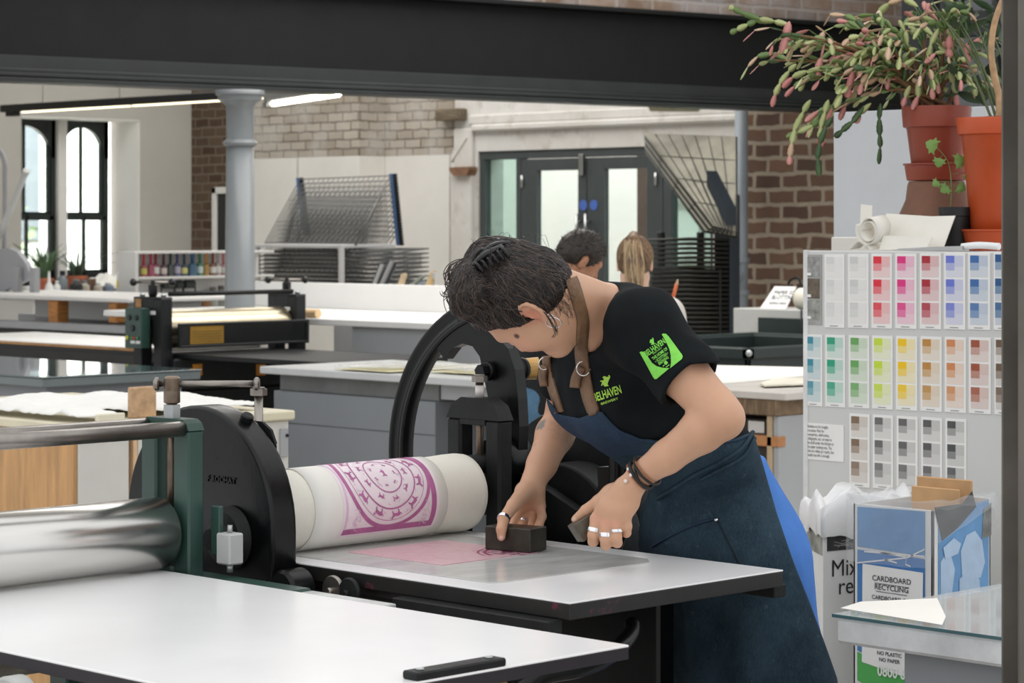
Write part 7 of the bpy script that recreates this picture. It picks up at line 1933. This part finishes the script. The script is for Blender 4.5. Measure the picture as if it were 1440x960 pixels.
# --- near glass topped table in the corner
cN = PZ(1170, 862, .85)
nt1 = thing('work_table', 'near grey cabinet table with a glass top in the lower right corner', 'table', (cN.x+.7, cN.y-.5, 0))
tA, tB = cN.x, cN.y
board((tA+.004, tB-1.0, .797), (tA+1.3, tB-.004, .8425), .006).build('table_top', mat('worn_grey_slab', (196, 198, 200), .5, var=.12, vs=10, bump=.1), nt1)
M_gl = NT('clear_table_glass'); M_gl.set((206, 212, 214), .04, spec=.6); M_gl.b.inputs['Alpha'].default_value = .45; M_gl = M_gl.mat
mb = MB(); mb.box((tA, tB-1.0, .8432), (tA+1.3, tB, .8495), .0012, 0); mb.build('glass_sheet', M_gl, nt1)
mb = MB(); mb.box((tA-.0008, tB-1.0, .8434), (tA-.0002, tB, .8493), .0002); mb.build('glass_edge', mat('teal_glass_edge', (62, 92, 98), .15, var=0), nt1)
board((tA+.05, tB-1.0, 0), (tA+1.25, tB-.118, .7965), .003).build('cabinet_base', M_grey, nt1)
pp_ = [PZ(x, y, .8432) for x, y in ((1182, 860), (1210, 851), (1318, 846), (1330, 872), (1325, 884), (1290, 878))]
mb = MB(); mb.add([V((p.x, p.y, .8502)) for p in pp_]+[V((p.x, p.y, .8498)) for p in pp_], [tuple(range(6)), tuple(range(6, 12))[::-1]]+[(i, 6+i, 6+(i+1) % 6, (i+1) % 6) for i in range(6)]); o = mb.build('white_sheet', M_paper); tag(o, 'white paper sheet lying on the near glass topped table', 'paper')
# --- dark steel stanchion at the right edge
q = S(1446, 480, 3.6); mb = MB(); c_ = (S(1419, 480, 3.6)+S(1489, 480, 3.6))/2; U_ = RT; D_ = FW
M_st = mat('grimy_steel_column', (104, 99, 92), .65, .1, var=.25, vs=3, bump=.1, bs=30)
def obb(mb, c, hu, hd, z0, z1): 
    vs = [c+RT*a*hu+FW*b*hd for a, b in ((-1, -1), (1, -1), (1, 1), (-1, 1))]; quadbox(mb, vs[0], vs[1]-vs[0], vs[3]-vs[0], z0, z1)
obb(mb, c_-FW*.06, .034, .006, 0, HT); obb(mb, c_+FW*.06, .034, .006, 0, HT); obb(mb, c_, .006, .055, 0, HT)
t_ = mb.build('steel_stanchion', M_st); tag(t_, 'dark grimy steel I section stanchion at the right edge of the picture', 'column', kind='structure')
# =============================================================== behind the printmaker
# black sink with splash board, sign, jar, tap
sk_ = S(1052, 492, 12.9); sA_, sB_ = sk_.x, sk_.y; zs = sk_.z
snk = thing('sink', 'large black trough sink against the brick wall', 'sink', (sA_+.5, sB_+.6, 0))
mb = MB(); W_, D_ = 1.5, 1.2; t_ = .03
for lo, hi in (((0, 0), (t_, D_)), ((W_-t_, 0), (W_, D_)), ((0, 0), (W_, t_)), ((0, D_-t_), (W_, D_))): mb.box((sA_+lo[0], sB_+lo[1], zs-.32), (sA_+hi[0], sB_+hi[1], zs), .008)
mb.box((sA_, sB_, zs-.34), (sA_+W_, sB_+D_, zs-.3), .008); M_sink = mat('black_green_plastic', (34, 46, 44), .45, var=.06); mb.build('basin', M_sink, snk)
mb = MB()
for lo, hi in (((-.03, -.03), (.02, D_+.03)), ((-.03, -.03), (W_+.03, .02)), ((W_-.02, -.03), (W_+.03, D_+.03)), ((-.03, D_-.02), (W_+.03, D_+.03))): mb.box((sA_+lo[0], sB_+lo[1], zs-.05), (sA_+hi[0], sB_+hi[1], zs+.012), .008)
mb.build('rim', M_sink, snk)
for z_ in (zs-.015, zs-.19):
    mb = MB(); mb.ell((sA_-.035, sB_-.035, z_), .018, nu=10, nv=6); mb.build('corner_bolt', M_zinc, snk)
mb = MB(); mb.box((sA_+.1, sB_+.1, 0), (sA_+W_-.1, sB_+D_-.1, zs-.34), .01); mb.build('stand', M_black, snk)
mb = MB(); mb.box((sA_+W_+.04, sB_-.6, zs-.2), (sA_+W_+.07, sB_+D_, zs+.1), .003); mb.build('back_splash', M_sink, snk)
gA = sA_+W_+.1
u0, u1 = PA(1031, 433, gA), PA(1150, 478, gA)
bx_ = thing('ledge_unit', 'pale grey boxed ledge behind the black sink', 'ledge', ((gA+.2), (u0.y+u1.y)/2, 0)); mb = MB(); mb.box((gA, u1.y-.5, 0), (gA+.4, u0.y, u0.z), .004); mb.build('box', mat('pale_grey_ledge', (188, 188, 184), .7, var=.03), bx_)
s0, s1 = PA(1072, 431, gA+.12), PA(1122, 403, gA+.22)
sg = thing('sign', 'white sign about paper soaking and blotting on the ledge behind the sink', 'sign', (s0.x, (s0.y+s1.y)/2, u0.z))
mb = MB(); vs = [V((gA+.1, s0.y, u0.z+.001)), V((gA+.1, s1.y, u0.z+.001)), V((gA+.2, s1.y, s1.z)), V((gA+.2, s0.y-.03, s1.z))]; mb.add(vs+[v+V((.01, 0, 0)) for v in vs], [(0, 1, 2, 3), (7, 6, 5, 4), (0, 4, 5, 1), (1, 5, 6, 2), (2, 6, 7, 3), (3, 7, 4, 0)]); mb.build('sign_board', M_card, sg)
tm = MB(); up_ = (vs[3]-vs[0]); up_ = V((up_.x, 0, up_.z)).normalized()
for k, (l_, sz) in enumerate((('PAPER SOAKING', .042), ('BLOTTING &', .042), ('SIZING AREA', .026))):
    tm.merge(text_mb(l_, sz, vs[0]+V((0, -.05, 0))+up_*(.105-.038*k), (0, -1, 0), up_, .0015, align='LEFT', wx=.9, bold=.0004))
tm.build('sign_lettering', M_txt, sg)
jp = PA(1127, 420, gA-.1); t_ = thing('round_jar', 'round cream jar beside the swatch cupboard edge', 'jar', jp); mb = MB(); mb.ell(jp, (.05, .05, .065), nu=20, nv=12); mb.build('jar_body', paint((232, 226, 208), .6), t_)  # round cream jar, its black tap and stem follow
mb = MB(); mb.tube(bez([jp+V((0, .0, .06)), jp+V((0, .02, .12)), jp+V((0, .07, .115)), jp+V((0, .1, .085))], 5), .008, 8); mb.build('black_tap', M_black, t_)
mb = MB(); mb.tube([jp+V((0, 0, -.06)), V((jp.x, jp.y, zs-.2))], .006, 6); mb.build('stem', M_black, t_)
# wall rack by the pipe: raised fabric trays above, dark stacked trays below
rk2 = thing('drying_rack', 'dark print drying rack with raised canvas trays between doors and drain pipe', 'drying rack', PA(990, 480, 12.5))
M_dw = mat('dark_rack_wire', (46, 46, 40), .5, .3); M_canvas = mat('grey_canvas', (142, 138, 124), .85, var=.1, vs=8); M_navy = mat('dark_navy_post', (22, 32, 40), .5)
A2 = 12.6
def W2(px, py, dA=0): return PA(px, py, A2+dA)
for k in range(9):      # raised sheets, fanned
    f = k/8; L0 = W2(906+2*f, 188+26*f, -.0); L1 = W2(1005-16*f, 318+8*f, -.45); Rr0 = W2(1036, 193+26*f, .1); Rr1 = W2(1036, 326+8*f, -.4)
    mb = MB(); n_ = 8
    P_ = [[L0.lerp(L1, i/n_).lerp(Rr0.lerp(Rr1, i/n_), j/n_)-V((0, 0, .012*math.sin(3.14*i/n_)*math.sin(3.14*j/n_))) for j in range(n_+1)] for i in range(n_+1)]
    if k in (0, 3, 6): mb.sheet([[p-V((.012, 0, -.004)) for p in r_] for r_ in P_], .002); mb.build('canvas_sheet', M_canvas, rk2); mb = MB()
    mb.tube([L0, L1, Rr1, Rr0], .006, 5, closed=True)
    for j in range(1, 7): mb.tube([L0.lerp(Rr0, j/7)-V((.016, 0, 0)), L1.lerp(Rr1, j/7)-V((.016, 0, 0))], .003, 4)
    for i in range(1, 4): mb.tube([L0.lerp(L1, i/4)-V((.016, 0, 0)), Rr0.lerp(Rr1, i/4)-V((.016, 0, 0))], .003, 4)
    mb.build('raised_tray', M_dw, rk2)
mb = MB(); a_, b_ = W2(980, 200, .02), W2(962, 246, -.1); mb.tube([a_, b_, W2(1000, 262, -.2), W2(1036, 276, -.2)], .008, 6); mb.build('stay_bar', M_dw, rk2)
for k in range(24):
    z_ = CAMZ-(336+k*6.0-HY)*17.6/FPX; x_ = .02*math.sin(k*1.7)
    l_, r_ = PA(912+3*math.sin(k*2.1), 400, 12.2), PA(968, 400, 12.2); mb = MB()
    mb.tube([V((12.2, l_.y, z_)), V((12.2, r_.y, z_+.01)), V((12.7, r_.y, z_)), V((12.7, l_.y, z_))], .009, 5, closed=True)
    for i in range(1, 9): mb.tube([V((12.2, l_.y+(r_.y-l_.y)*i/9, z_)), V((12.7, l_.y+(r_.y-l_.y)*i/9, z_))], .006, 4)
    mb.box((12.24, r_.y+.02, z_-.004), (12.66, l_.y-.05, z_-.001), 0); mb.build('stacked_tray', M_dw, rk2)
mb = MB(); mb.box((12.5, PA(1026, 400, 12.6).y, .75), (12.52, PA(930, 400, 12.6).y, 1.26), .004); mb.build('added_dark_back', M_black, rk2)  # added dark sheet so gaps between the stacked trays read as shadow
mb = MB(); l_, r_ = PA(1003, 400, 12.6), PA(1028, 400, 12.6)
mb.box((12.6, r_.y, 0), (12.7, l_.y, CAMZ-(276-HY)*17.4/FPX), .01); mb.build('end_cheek', M_navy, rk2)
a_, b_ = W2(994, 262, -.5), W2(1034, 296, -.5); mb = MB(); mb.prism([(0, 0), (0, .1), (-.16, -.14), (-.16, -.25)], a_, (0, 1, 0), (0, 0, 1), (.1, 0, 0)); mb.build('lifting_arm', M_navy, rk2)
mb = MB(); mb.box((12.2, PA(968, 400, 12.2).y, 0), (12.55, PA(918, 400, 12.2).y, .75), .01); mb.build('rack_base', M_black, rk2)
for B in (PA(930, 400, 12.7).y, PA(985, 400, 12.7).y):
    mb = MB(); mb.box((12.68, B-.02, .75), (12.72, B+.02, 1.5), .004); mb.build('upright', M_black, rk2)
# plan chest table on the right with paper
tq = PZ(1105, 553, .9); cA3, cB3 = tq.x, tq.y
pc = thing('plan_chest', 'plan chest table with dark drawers and a pale worn top, behind her elbow', 'table', (cA3+.7, cB3+.6, 0))
board((cA3, cB3, .872), (cA3+1.6, cB3+.9, .9), .003).build('table_top', mat('pale_worn_laminate', (206, 200, 192), .4, var=.06, vs=6), pc)
board((cA3+.006, cB3+.05, .81), (cA3+1.59, cB3+.89, .8715), .004).build('wooden_edge', mat('old_brown_edge', (122, 100, 76), .7, var=.3, vs=14, stretch=(1, 5, 1)), pc)
board((cA3+.03, cB3+.06, 0), (cA3+1.5, cB3+.085, .809), .002).build('grey_side', M_greyl, pc)
board((cA3+.02, cB3+.086, 0), (cA3+1.5, cB3+.11, .809), .002).build('light_edge', mat('pale_ply_edge', (196, 172, 138), .6, var=.15), pc)
board((cA3+.12, cB3+.11, 0), (cA3+1.5, cB3+.85, .809), .004).build('carcass', mat('dark_carcass', (34, 32, 30), .7), pc)
for k in range(7):
    z_ = .79-k*.095; dr = MB(); dr.box((cA3+.07, cB3+.125, z_-.08), (cA3+.119, cB3+.82, z_), .004); dd_ = dr.build('drawer', mat('dark_stained_drawer', (58, 48, 40), .55, var=.25, vs=10, stretch=(1, .4, 6)), pc)
    if k == 0:
        mb = MB(); mb.box((cA3+.066, cB3+.16, z_-.055), (cA3+.0695, cB3+.24, z_-.01), .001); mb.build('label_card', M_card, dd_)
q0_, q1_ = PA(1064, 618, cA3+.05), PA(1101, 618, cA3+.05); mb = MB(); mb.box((cA3+.02, q1_.y, q0_.z-.02), (cA3+.069, q0_.y+.12, q0_.z+.02), .003); mb.build('pulled_drawer_front', mat('orange_beech', (190, 130, 80), .55, var=.15, vs=10), pc)
for (pts, lb) in (([(1000, 515), (1010, 541), (1075, 536), (1130, 530), (1180, 526), (1130, 518)], 'wide white paper sheets with a curled corner on the plan chest'), ([(1068, 541), (1075, 544), (1180, 540), (1180, 533), (1090, 534)], 'smaller cream paper sheets in front on the plan chest')):
    k = 0 if 'wide' in lb else 1; z_ = .9005+.006*(1-k)*0+(.0 if k == 0 else .007)
    P_ = [PZ(x, y, .9+.006*k) for x, y in pts]; n = len(P_); mb = MB(); lo_ = [V((p.x, p.y, z_)) for p in P_]; hi_ = [V((p.x, p.y, z_+.006)) for p in P_]
    mb.add(lo_+hi_, [tuple(range(n)), tuple(range(n, 2*n))[::-1]]+[(i, n+i, n+(i+1) % n, (i+1) % n) for i in range(n)]); o = mb.build('paper_stack', M_paper if k == 0 else mat('cream_sheet', (236, 230, 212), .8)); tag(o, lb, 'paper', 'paper on the plan chest')
cu = bez([PZ(1112, 520, .915), PZ(1118, 518, .925), S(1124, 514, 10.9), S(1121, 517, 10.95)], 4); mb = MB(); mb.sheet([[p, p+V((.12, .05, .01))] for p in cu], .0015)
# ---------------------------------------------------------------- two people working at the plan chest
def person(label, W, spec_fn, lo, hi, h_, skin, mats):
    t_ = thing('person', label, 'person', W); spec_fn(t_, lo, hi, h_, skin); return t_
M_sk2 = mat('tan_skin', (176, 124, 94), .5, var=.08, vs=20); M_sk3 = mat('light_skin', (226, 186, 164), .5, var=.06, vs=20)
def figure(t_, dpt, head, f, u, hipL, hipR, kneeL, kneeR, ankL, ankR, neck, shL, shR, elL, elR, wrL, wrR, skin, shirt_m, leg_m, sleeve_f, female=False, hs_=.95, shirt_bottom=None):
    J = lambda p: Jc(p[0], p[1], p[2] if len(p) > 2 else dpt)
    u = nrm(u); f = nrm(f-np.array(u)*(np.array(f)@u)); l = np.cross(f, u); hc = J(head); HM_ = np.stack((f, u, l), 1)
    Hh = lambda a, b, c=0: hc+(f*a+u*b+l*c)*hs_
    pts = np.array([J(p) for p in (head, hipL, hipR, kneeL, ankL, ankR, neck, shL, shR, elL, elR, wrL, wrR)])
    lo = pts.min(0)-.22; hi = pts.max(0)+.22; lo[2] = max(lo[2], .4)
    b = SDF(lo, hi, .0065)
    b.ell(Hh(0, .045), np.array((.098, .09, .076))*hs_, HM_, .01); b.ell(Hh(.045, -.03), np.array((.056, .078, .056))*hs_, HM_, .03)
    b.cap(Hh(.08, -.09), Hh(.0, -.05, .045), .02, .02, .03); b.cap(Hh(.08, -.09), Hh(.0, -.05, -.045), .02, .02, .03)
    b.cap(Hh(.096, .02), Hh(.118, -.022), .009, .012, .012); b.cap(Hh(.088, .032, -.03), Hh(.088, .032, .03), .013, .013, .02)
    b.cap(Hh(.098, -.052, -.015), Hh(.098, -.052, .015), .01, .01, .012)
    for sg in (1, -1):
        b.ell(Hh(-.012, .004, sg*.078), np.array((.018, .032, .009))*hs_, HM_, .006); b.ell(Hh(.102, .012, sg*.033), np.array((.016, .012, .015))*hs_, HM_, .012, 'cut'); b.ell(Hh(.084, .01, sg*.032), np.array((.014, .012, .015))*hs_, HM_, .005)
        b.ell(Hh(-.006, .002, sg*.088), np.array((.008, .013, .006))*hs_, HM_, .004, 'cut')
    nk = J(neck); b.cap(Hh(-.03, -.05), nk, .055, .06, .03)
    sl_, sr_ = J(shL), J(shR); hp = (J(hipL)+J(hipR))/2; tt = nrm(nk-hp); ll = nrm((sr_-sl_)-tt*((sr_-sl_)@tt)); ff = np.cross(ll, tt); TM = np.stack((ll, tt, ff), 1)
    def tors(s, g):
        s.ell(nk*.7+hp*.3, (.17+g, .16+g, .11+g), TM, .06); s.ell(nk*.35+hp*.65, (.145+g, .17+g, .105+g), TM, .06); s.ell(hp, (.17+g, .13+g, .12+g), TM, .06)
        s.cap(nk-tt*.05, sl_, .055+g, .062+g, .05); s.cap(nk-tt*.05, sr_, .055+g, .062+g, .05)
    tors(b, -.01)
    for s_, e_, w_ in ((sl_, J(elL), J(wrL)), (sr_, J(elR), J(wrR))):
        b.chain([s_, e_, lerp(e_, w_, .4), w_], [.05, .039, .038, .025], .02)
        d_ = nrm(w_-e_); sd = nrm(np.cross(d_, (0, 0, 1.0)))
        b.ell(w_+d_*.045, (.022, .042, .038), np.stack((np.cross(d_, sd), d_, sd), 1), .012)
        for q in range(4):
            k0 = w_+d_*.08+sd*(.016*(q-1.5)*1.2); k1 = k0+d_*.035+np.array((0, 0, -.012)); k2 = k1+d_*.012+np.array((0, 0, -.028)); b.chain([k0, k1, k2], [.0105, .0095, .0085], .004)
        b.chain([w_+d_*.02+sd*.03, w_+d_*.055+sd*.048, w_+d_*.075+sd*.045+np.array((0, 0, -.02))], [.013, .011, .009], .006)
    P_, F_ = b.mesh(1); body_ = np_obj('body', toW(P_), F_, skin, t_)
    s = SDF(lo, hi, .0075); tors(s, .012)
    for s_, e_, w_ in ((sl_, J(elL), J(wrL)), (sr_, J(elR), J(wrR))):
        if sleeve_f <= 1: s.cap(s_, lerp(s_, e_, sleeve_f), .067, .065, .04)
        else: s.cap(s_, e_, .062, .052, .04); s.cap(e_, lerp(e_, w_, .85), .05, .04, .02)
    s.cap(nk-tt*.01, Hh(-.03, -.06), .062, .066, .006, 'cut')
    x, y, z = s.full(); s.F += (.004*wav(x, y, z, 34, 6, 51)).astype(np.float32)
    s.halfspace(hp-tt*.04, -tt)
    P_, F_ = s.mesh(1); np_obj('shirt', toW(P_), F_, shirt_m, t_)
    lo2 = lo.copy(); lo2[2] = .05; hi2 = hi.copy(); hi2[2] = hp[2]+.2
    g = SDF(lo2, hi2, .009); g.ell(hp, (.18, .13, .125), TM, .06)
    for h_, k_, a_ in ((J(hipL), J(kneeL), J(ankL)), (J(hipR), J(kneeR), J(ankR))): g.chain([h_, k_, a_], [.098, .075, .062], .04)
    x, y, z = g.full(); g.F += (.004*wav(x, y, z, 26, 6, 61)).astype(np.float32); g.halfspace(hp+tt*.06, tt)
    P_, F_ = g.mesh(1); np_obj('jeans', toW(P_), F_, leg_m, t_)
    for a_ in (J(ankL), J(ankR)):
        s_ = SDF(a_-np.array((.22, .22, .13)), a_+np.array((.22, .22, .06)), .009); fw = np.array((f[0], f[1], 0)); fw = nrm(fw) if np.linalg.norm(fw) > .1 else np.array((0, 1, 0)); c0 = a_.copy(); c0[2] = .045
        s_.cap(c0-fw*.05, c0+fw*.14, .042, .036, .02); s_.cap(c0, a_, .045, .042, .03); s_.halfspace((0, 0, .004), (0, 0, -1)); p_, f_ = s_.mesh(1); np_obj('shoe', toW(p_), f_, paint((40, 38, 38), .6), t_)
    return Hh, HM_, hc, f, u, l, body_
M_jean = denim('blue_jeans', (62, 94, 122), (92, 124, 150), False); M_tee = mat('black_tee', (26, 28, 30), .9, var=.1); M_beige = mat('pale_grey_tee', (206, 200, 194), .9, var=.06, vs=8)
man_d = 9.75
W_ = S(775, 800, man_d); W_.z = 0
man = thing('person', 'short dark haired person in black top and blue jeans looking down at the plan chest', 'person', W_)
Hh, HM_, hc, f_, u_, l_, _ = figure(man, man_d, (812, 367), (.62, .42, -.66), (.50, .05, .80), (738, 560, 9.72), (786, 560, 9.87), (742, 705, 9.75), (792, 705, 9.9), (740, 847, 9.8), (795, 847, 9.95), (788, 408), (760, 428, 9.58), (810, 430, 9.98), (795, 505, 9.5), (850, 500, 9.95), (842, 515, 9.55), (880, 520, 9.85), M_sk2, M_tee, M_jean, .55, False, .89)
h = SDF(hc-.2, hc+.2, .0055); h.ell(Hh(-.004, .050), np.array((.106, .097, .084))*.89, HM_, .01); h.ell(Hh(-.05, .01), np.array((.06, .065, .068))*.89, HM_, .03)
nf2 = f_*.80-u_*.6; x, y, z = h.full(); o_ = hc+nf2*.022; h.op((slice(None),)*3, -((x-o_[0])*nf2[0]+(y-o_[1])*nf2[1]+(z-o_[2])*nf2[2]).astype(np.float32), .012, 'cut')
for sg in (1, -1): h.ell(Hh(-.01, 0, sg*.082), np.array((.024, .036, .02)), HM_, .006, 'cut')
h.F += (.003*wav(x, y, z, 120, 6, 3)).astype(np.float32); P_, F_ = h.mesh(0); hb = np_obj('hair', toW(P_), F_, mat('short_dark_hair', (44, 36, 30), .5, var=.4, vs=60, bump=.5, bs=120), man)
sm_ = MB(); hv = toW(P_); hcw = w1(hc)
for k in range(900):
    p_ = V(hv[int(r5.integers(len(hv)))]); n = (p_-hcw).normalized(); d_ = (n+w1(f_)*.9+V(r5.normal(size=3)*.35)).normalized(); sm_.tube([p_-n*.004, p_+d_*.006, p_+d_*.015-n*.004], [.0011, .001, .0005], 4)
sm_.build('hair_strands', mat('dark_hair_strands', (52, 42, 34), .45, var=0), hb)
girl_d = 11.1
W_ = S(893, 800, girl_d); W_.z = 0
girl = thing('person', 'woman with a long blonde ponytail in a pale top, seen from behind holding a pencil', 'person', W_)
Hh, HM_, hc, f_, u_, l_, _ = figure(girl, girl_d, (893, 375), (.12, .93, -.32), (.02, .30, .95), (868, 575, 11.0), (922, 575, 11.02), (868, 690, 11.02), (922, 690, 11.05), (868, 783, 11.05), (924, 783, 11.05), (893, 416), (845, 446, 11.02), (940, 442, 11.02), (834, 508, 11.1), (962, 495, 10.95), (852, 535, 11.35), (946, 442, 11.3), M_sk3, M_beige, M_jean, 1.5, True, .95)
M_bl = [mat('blonde_hair_core', (126, 100, 76), .5, var=.3, vs=40, stretch=(1, 1, .2)), mat('blonde_light_strand', (206, 182, 146), .45, var=0), mat('blonde_mid_strand', (168, 136, 102), .45, var=0), mat('blonde_root_strand', (98, 76, 58), .45, var=0)]
h = SDF(hc-.32, hc+.25, .006); h.ell(Hh(-.006, .05), np.array((.112, .104, .088))*.92, HM_, .01); h.ell(Hh(-.05, .0), np.array((.064, .075, .072))*.92, HM_, .03)
nf2 = f_*.80-u_*.6; x, y, z = h.full(); o_ = hc+nf2*.012; h.op((slice(None),)*3, -((x-o_[0])*nf2[0]+(y-o_[1])*nf2[1]+(z-o_[2])*nf2[2]).astype(np.float32), .012, 'cut')
tail = [Hh(-.10, .125), Hh(-.135, .08, .0), Hh(-.13, -.02, .004), Hh(-.12, -.11, .012), Hh(-.11, -.17, .02)]
h.chain(tail, [.02, .033, .042, .036, .016], .012); P_, F_ = h.mesh(1); hb = np_obj('hair', toW(P_), F_, M_bl[0], girl)
mbs_ = [MB(), MB(), MB()]
for k in range(420):
    a = r5.uniform(0, 6.28); rr = r5.uniform(.7, 1.0); off = l_*math.cos(a)+f_*math.sin(a)*-abs(1)
    pts = [w1(tail[0]+(l_*math.cos(a)*.02+np.cross(l_, u_)*math.sin(a)*.02))]
    for q, rad in zip(tail[1:], (.034, .043, .039, .022)): pts.append(w1(q+(l_*math.cos(a)+f_*math.sin(a))*rad*rr+np.array(r5.normal(size=3))*.003))
    mbs_[int(r5.choice([0, 0, 1]))].tube(bez(pts, 3), .0016, 4)
bv_ = bvh_of((toW(P_), F_)); hcw = w1(Hh(-.01, .05)); tie = w1(Hh(-.105, .10))
for k in range(500):
    th_ = r5.uniform(0, 6.28); v_ = r5.uniform(-.06, .1); s_ = w1(Hh(.06*math.cos(th_)*r5.uniform(-.5, 1.0), v_, .1*math.sin(th_)))
    if (s_-hcw).dot(w1(nf2)) > .04: continue
    pts = []
    for i in range(9):
        p_ = s_.lerp(tie, i/8); d_ = (p_-hcw).normalized(); q_ = bv_.ray_cast(hcw+d_*.4, -d_); pts.append(q_[0]+d_*.001 if q_[0] else p_)
    mbs_[int(r5.choice([1, 2, 2]))].tube(pts, .0013, 4)
for i, m_ in enumerate(mbs_): m_.build('hair_strands', M_bl[i+1], hb)
mb = MB(); d_ = (S(950, 405, 11.3)-S(943, 432, 11.3)).normalized(); a_ = S(943, 432, 11.33)-d_*.03; mb.cyl(a_, a_+d_*.14, .008, n=10); t_ = thing('pencil', 'orange pencil held up in the raised hand by the ponytail', 'pencil', a_); mb.build('shaft', paint((206, 104, 52), .4), t_)
mb = MB(); mb.lathe([(.008, 0), (.002, .02), (.0005, .024)], a_+d_*.14, d_, 10); mb.build('tip', paint((222, 190, 150), .5), t_)
# ---- light
w = bpy.data.worlds.new('sky'); sc.world = w; w.use_nodes = True
nt = w.node_tree; bg = nt.nodes['Background']
tc = nt.nodes.new('ShaderNodeTexCoord'); sp = nt.nodes.new('ShaderNodeSeparateXYZ'); nt.links.new(tc.outputs['Generated'], sp.inputs[0])
cr = nt.nodes.new('ShaderNodeValToRGB'); e = cr.color_ramp
e.elements[0].position = .44; e.elements[0].color = (.28, .28, .28, 1); e.elements[1].position = .56; e.elements[1].color = (.84, .86, .88, 1)
x = e.elements.new(1.0); x.color = (1, 1, 1, 1)
mp = nt.nodes.new('ShaderNodeMapRange'); mp.inputs['From Min'].default_value = -1; nt.links.new(sp.outputs['Z'], mp.inputs['Value']); nt.links.new(mp.outputs[0], cr.inputs['Fac'])
nt.links.new(cr.outputs['Color'], bg.inputs['Color']); bg.inputs['Strength'].default_value = 1.15
def area(name, loc, rot, size, power, col=(1, 1, 1)):
    l = bpy.data.lights.new(name, 'AREA'); l.shape = 'RECTANGLE'; l.size, l.size_y = size; l.energy = power; l.color = col
    o = bpy.data.objects.new(name, l); C.objects.link(o); o.location = loc; o.rotation_euler = rot; return o
area('added_fill_back', (10, 9.5, 4.3), (0, 0, 0), (5, 5), 260, (1, .99, .97))  # added area lamp under the closed ceiling, fills the middle of the room
area('added_fill_far', (12.6, 14.2, 4.3), (0, 0, 0), (3, 6), 160, (1, .99, .97))  # second added area lamp, brightens the far end below the ceiling
area('added_terrace_fill', (15, 20.5, 5), (math.radians(75), 0, 0), (14, 4), 7000)  # added lamp outside, brightens the terrace seen through the windows
area('added_corridor_fill', (16.6, 13.5, 3.9), (0, 0, 0), (2.2, 8), 260)  # added overhead lamp, brightens the corridor behind the glazed doors
# ---- camera
cam = bpy.data.cameras.new('camera'); co = bpy.data.objects.new('camera', cam); C.objects.link(co)
co.location = (0, 0, CAMZ); co.rotation_euler = (math.pi/2, 0, math.radians(-45))
cam.sensor_width = 36; cam.lens = FPX/1440*36; cam.shift_y = -(480-HY)/1440; cam.clip_start = .05; cam.clip_end = 200
cam.dof.use_dof = True; cam.dof.focus_distance = 4.75; cam.dof.aperture_fstop = 13
sc.camera = co
sc.view_settings.view_transform = 'Standard'; sc.view_settings.look = 'None'
sc.view_settings.gamma = 1; sc.view_settings.use_curve_mapping = False
sc.view_settings.exposure = EXPO
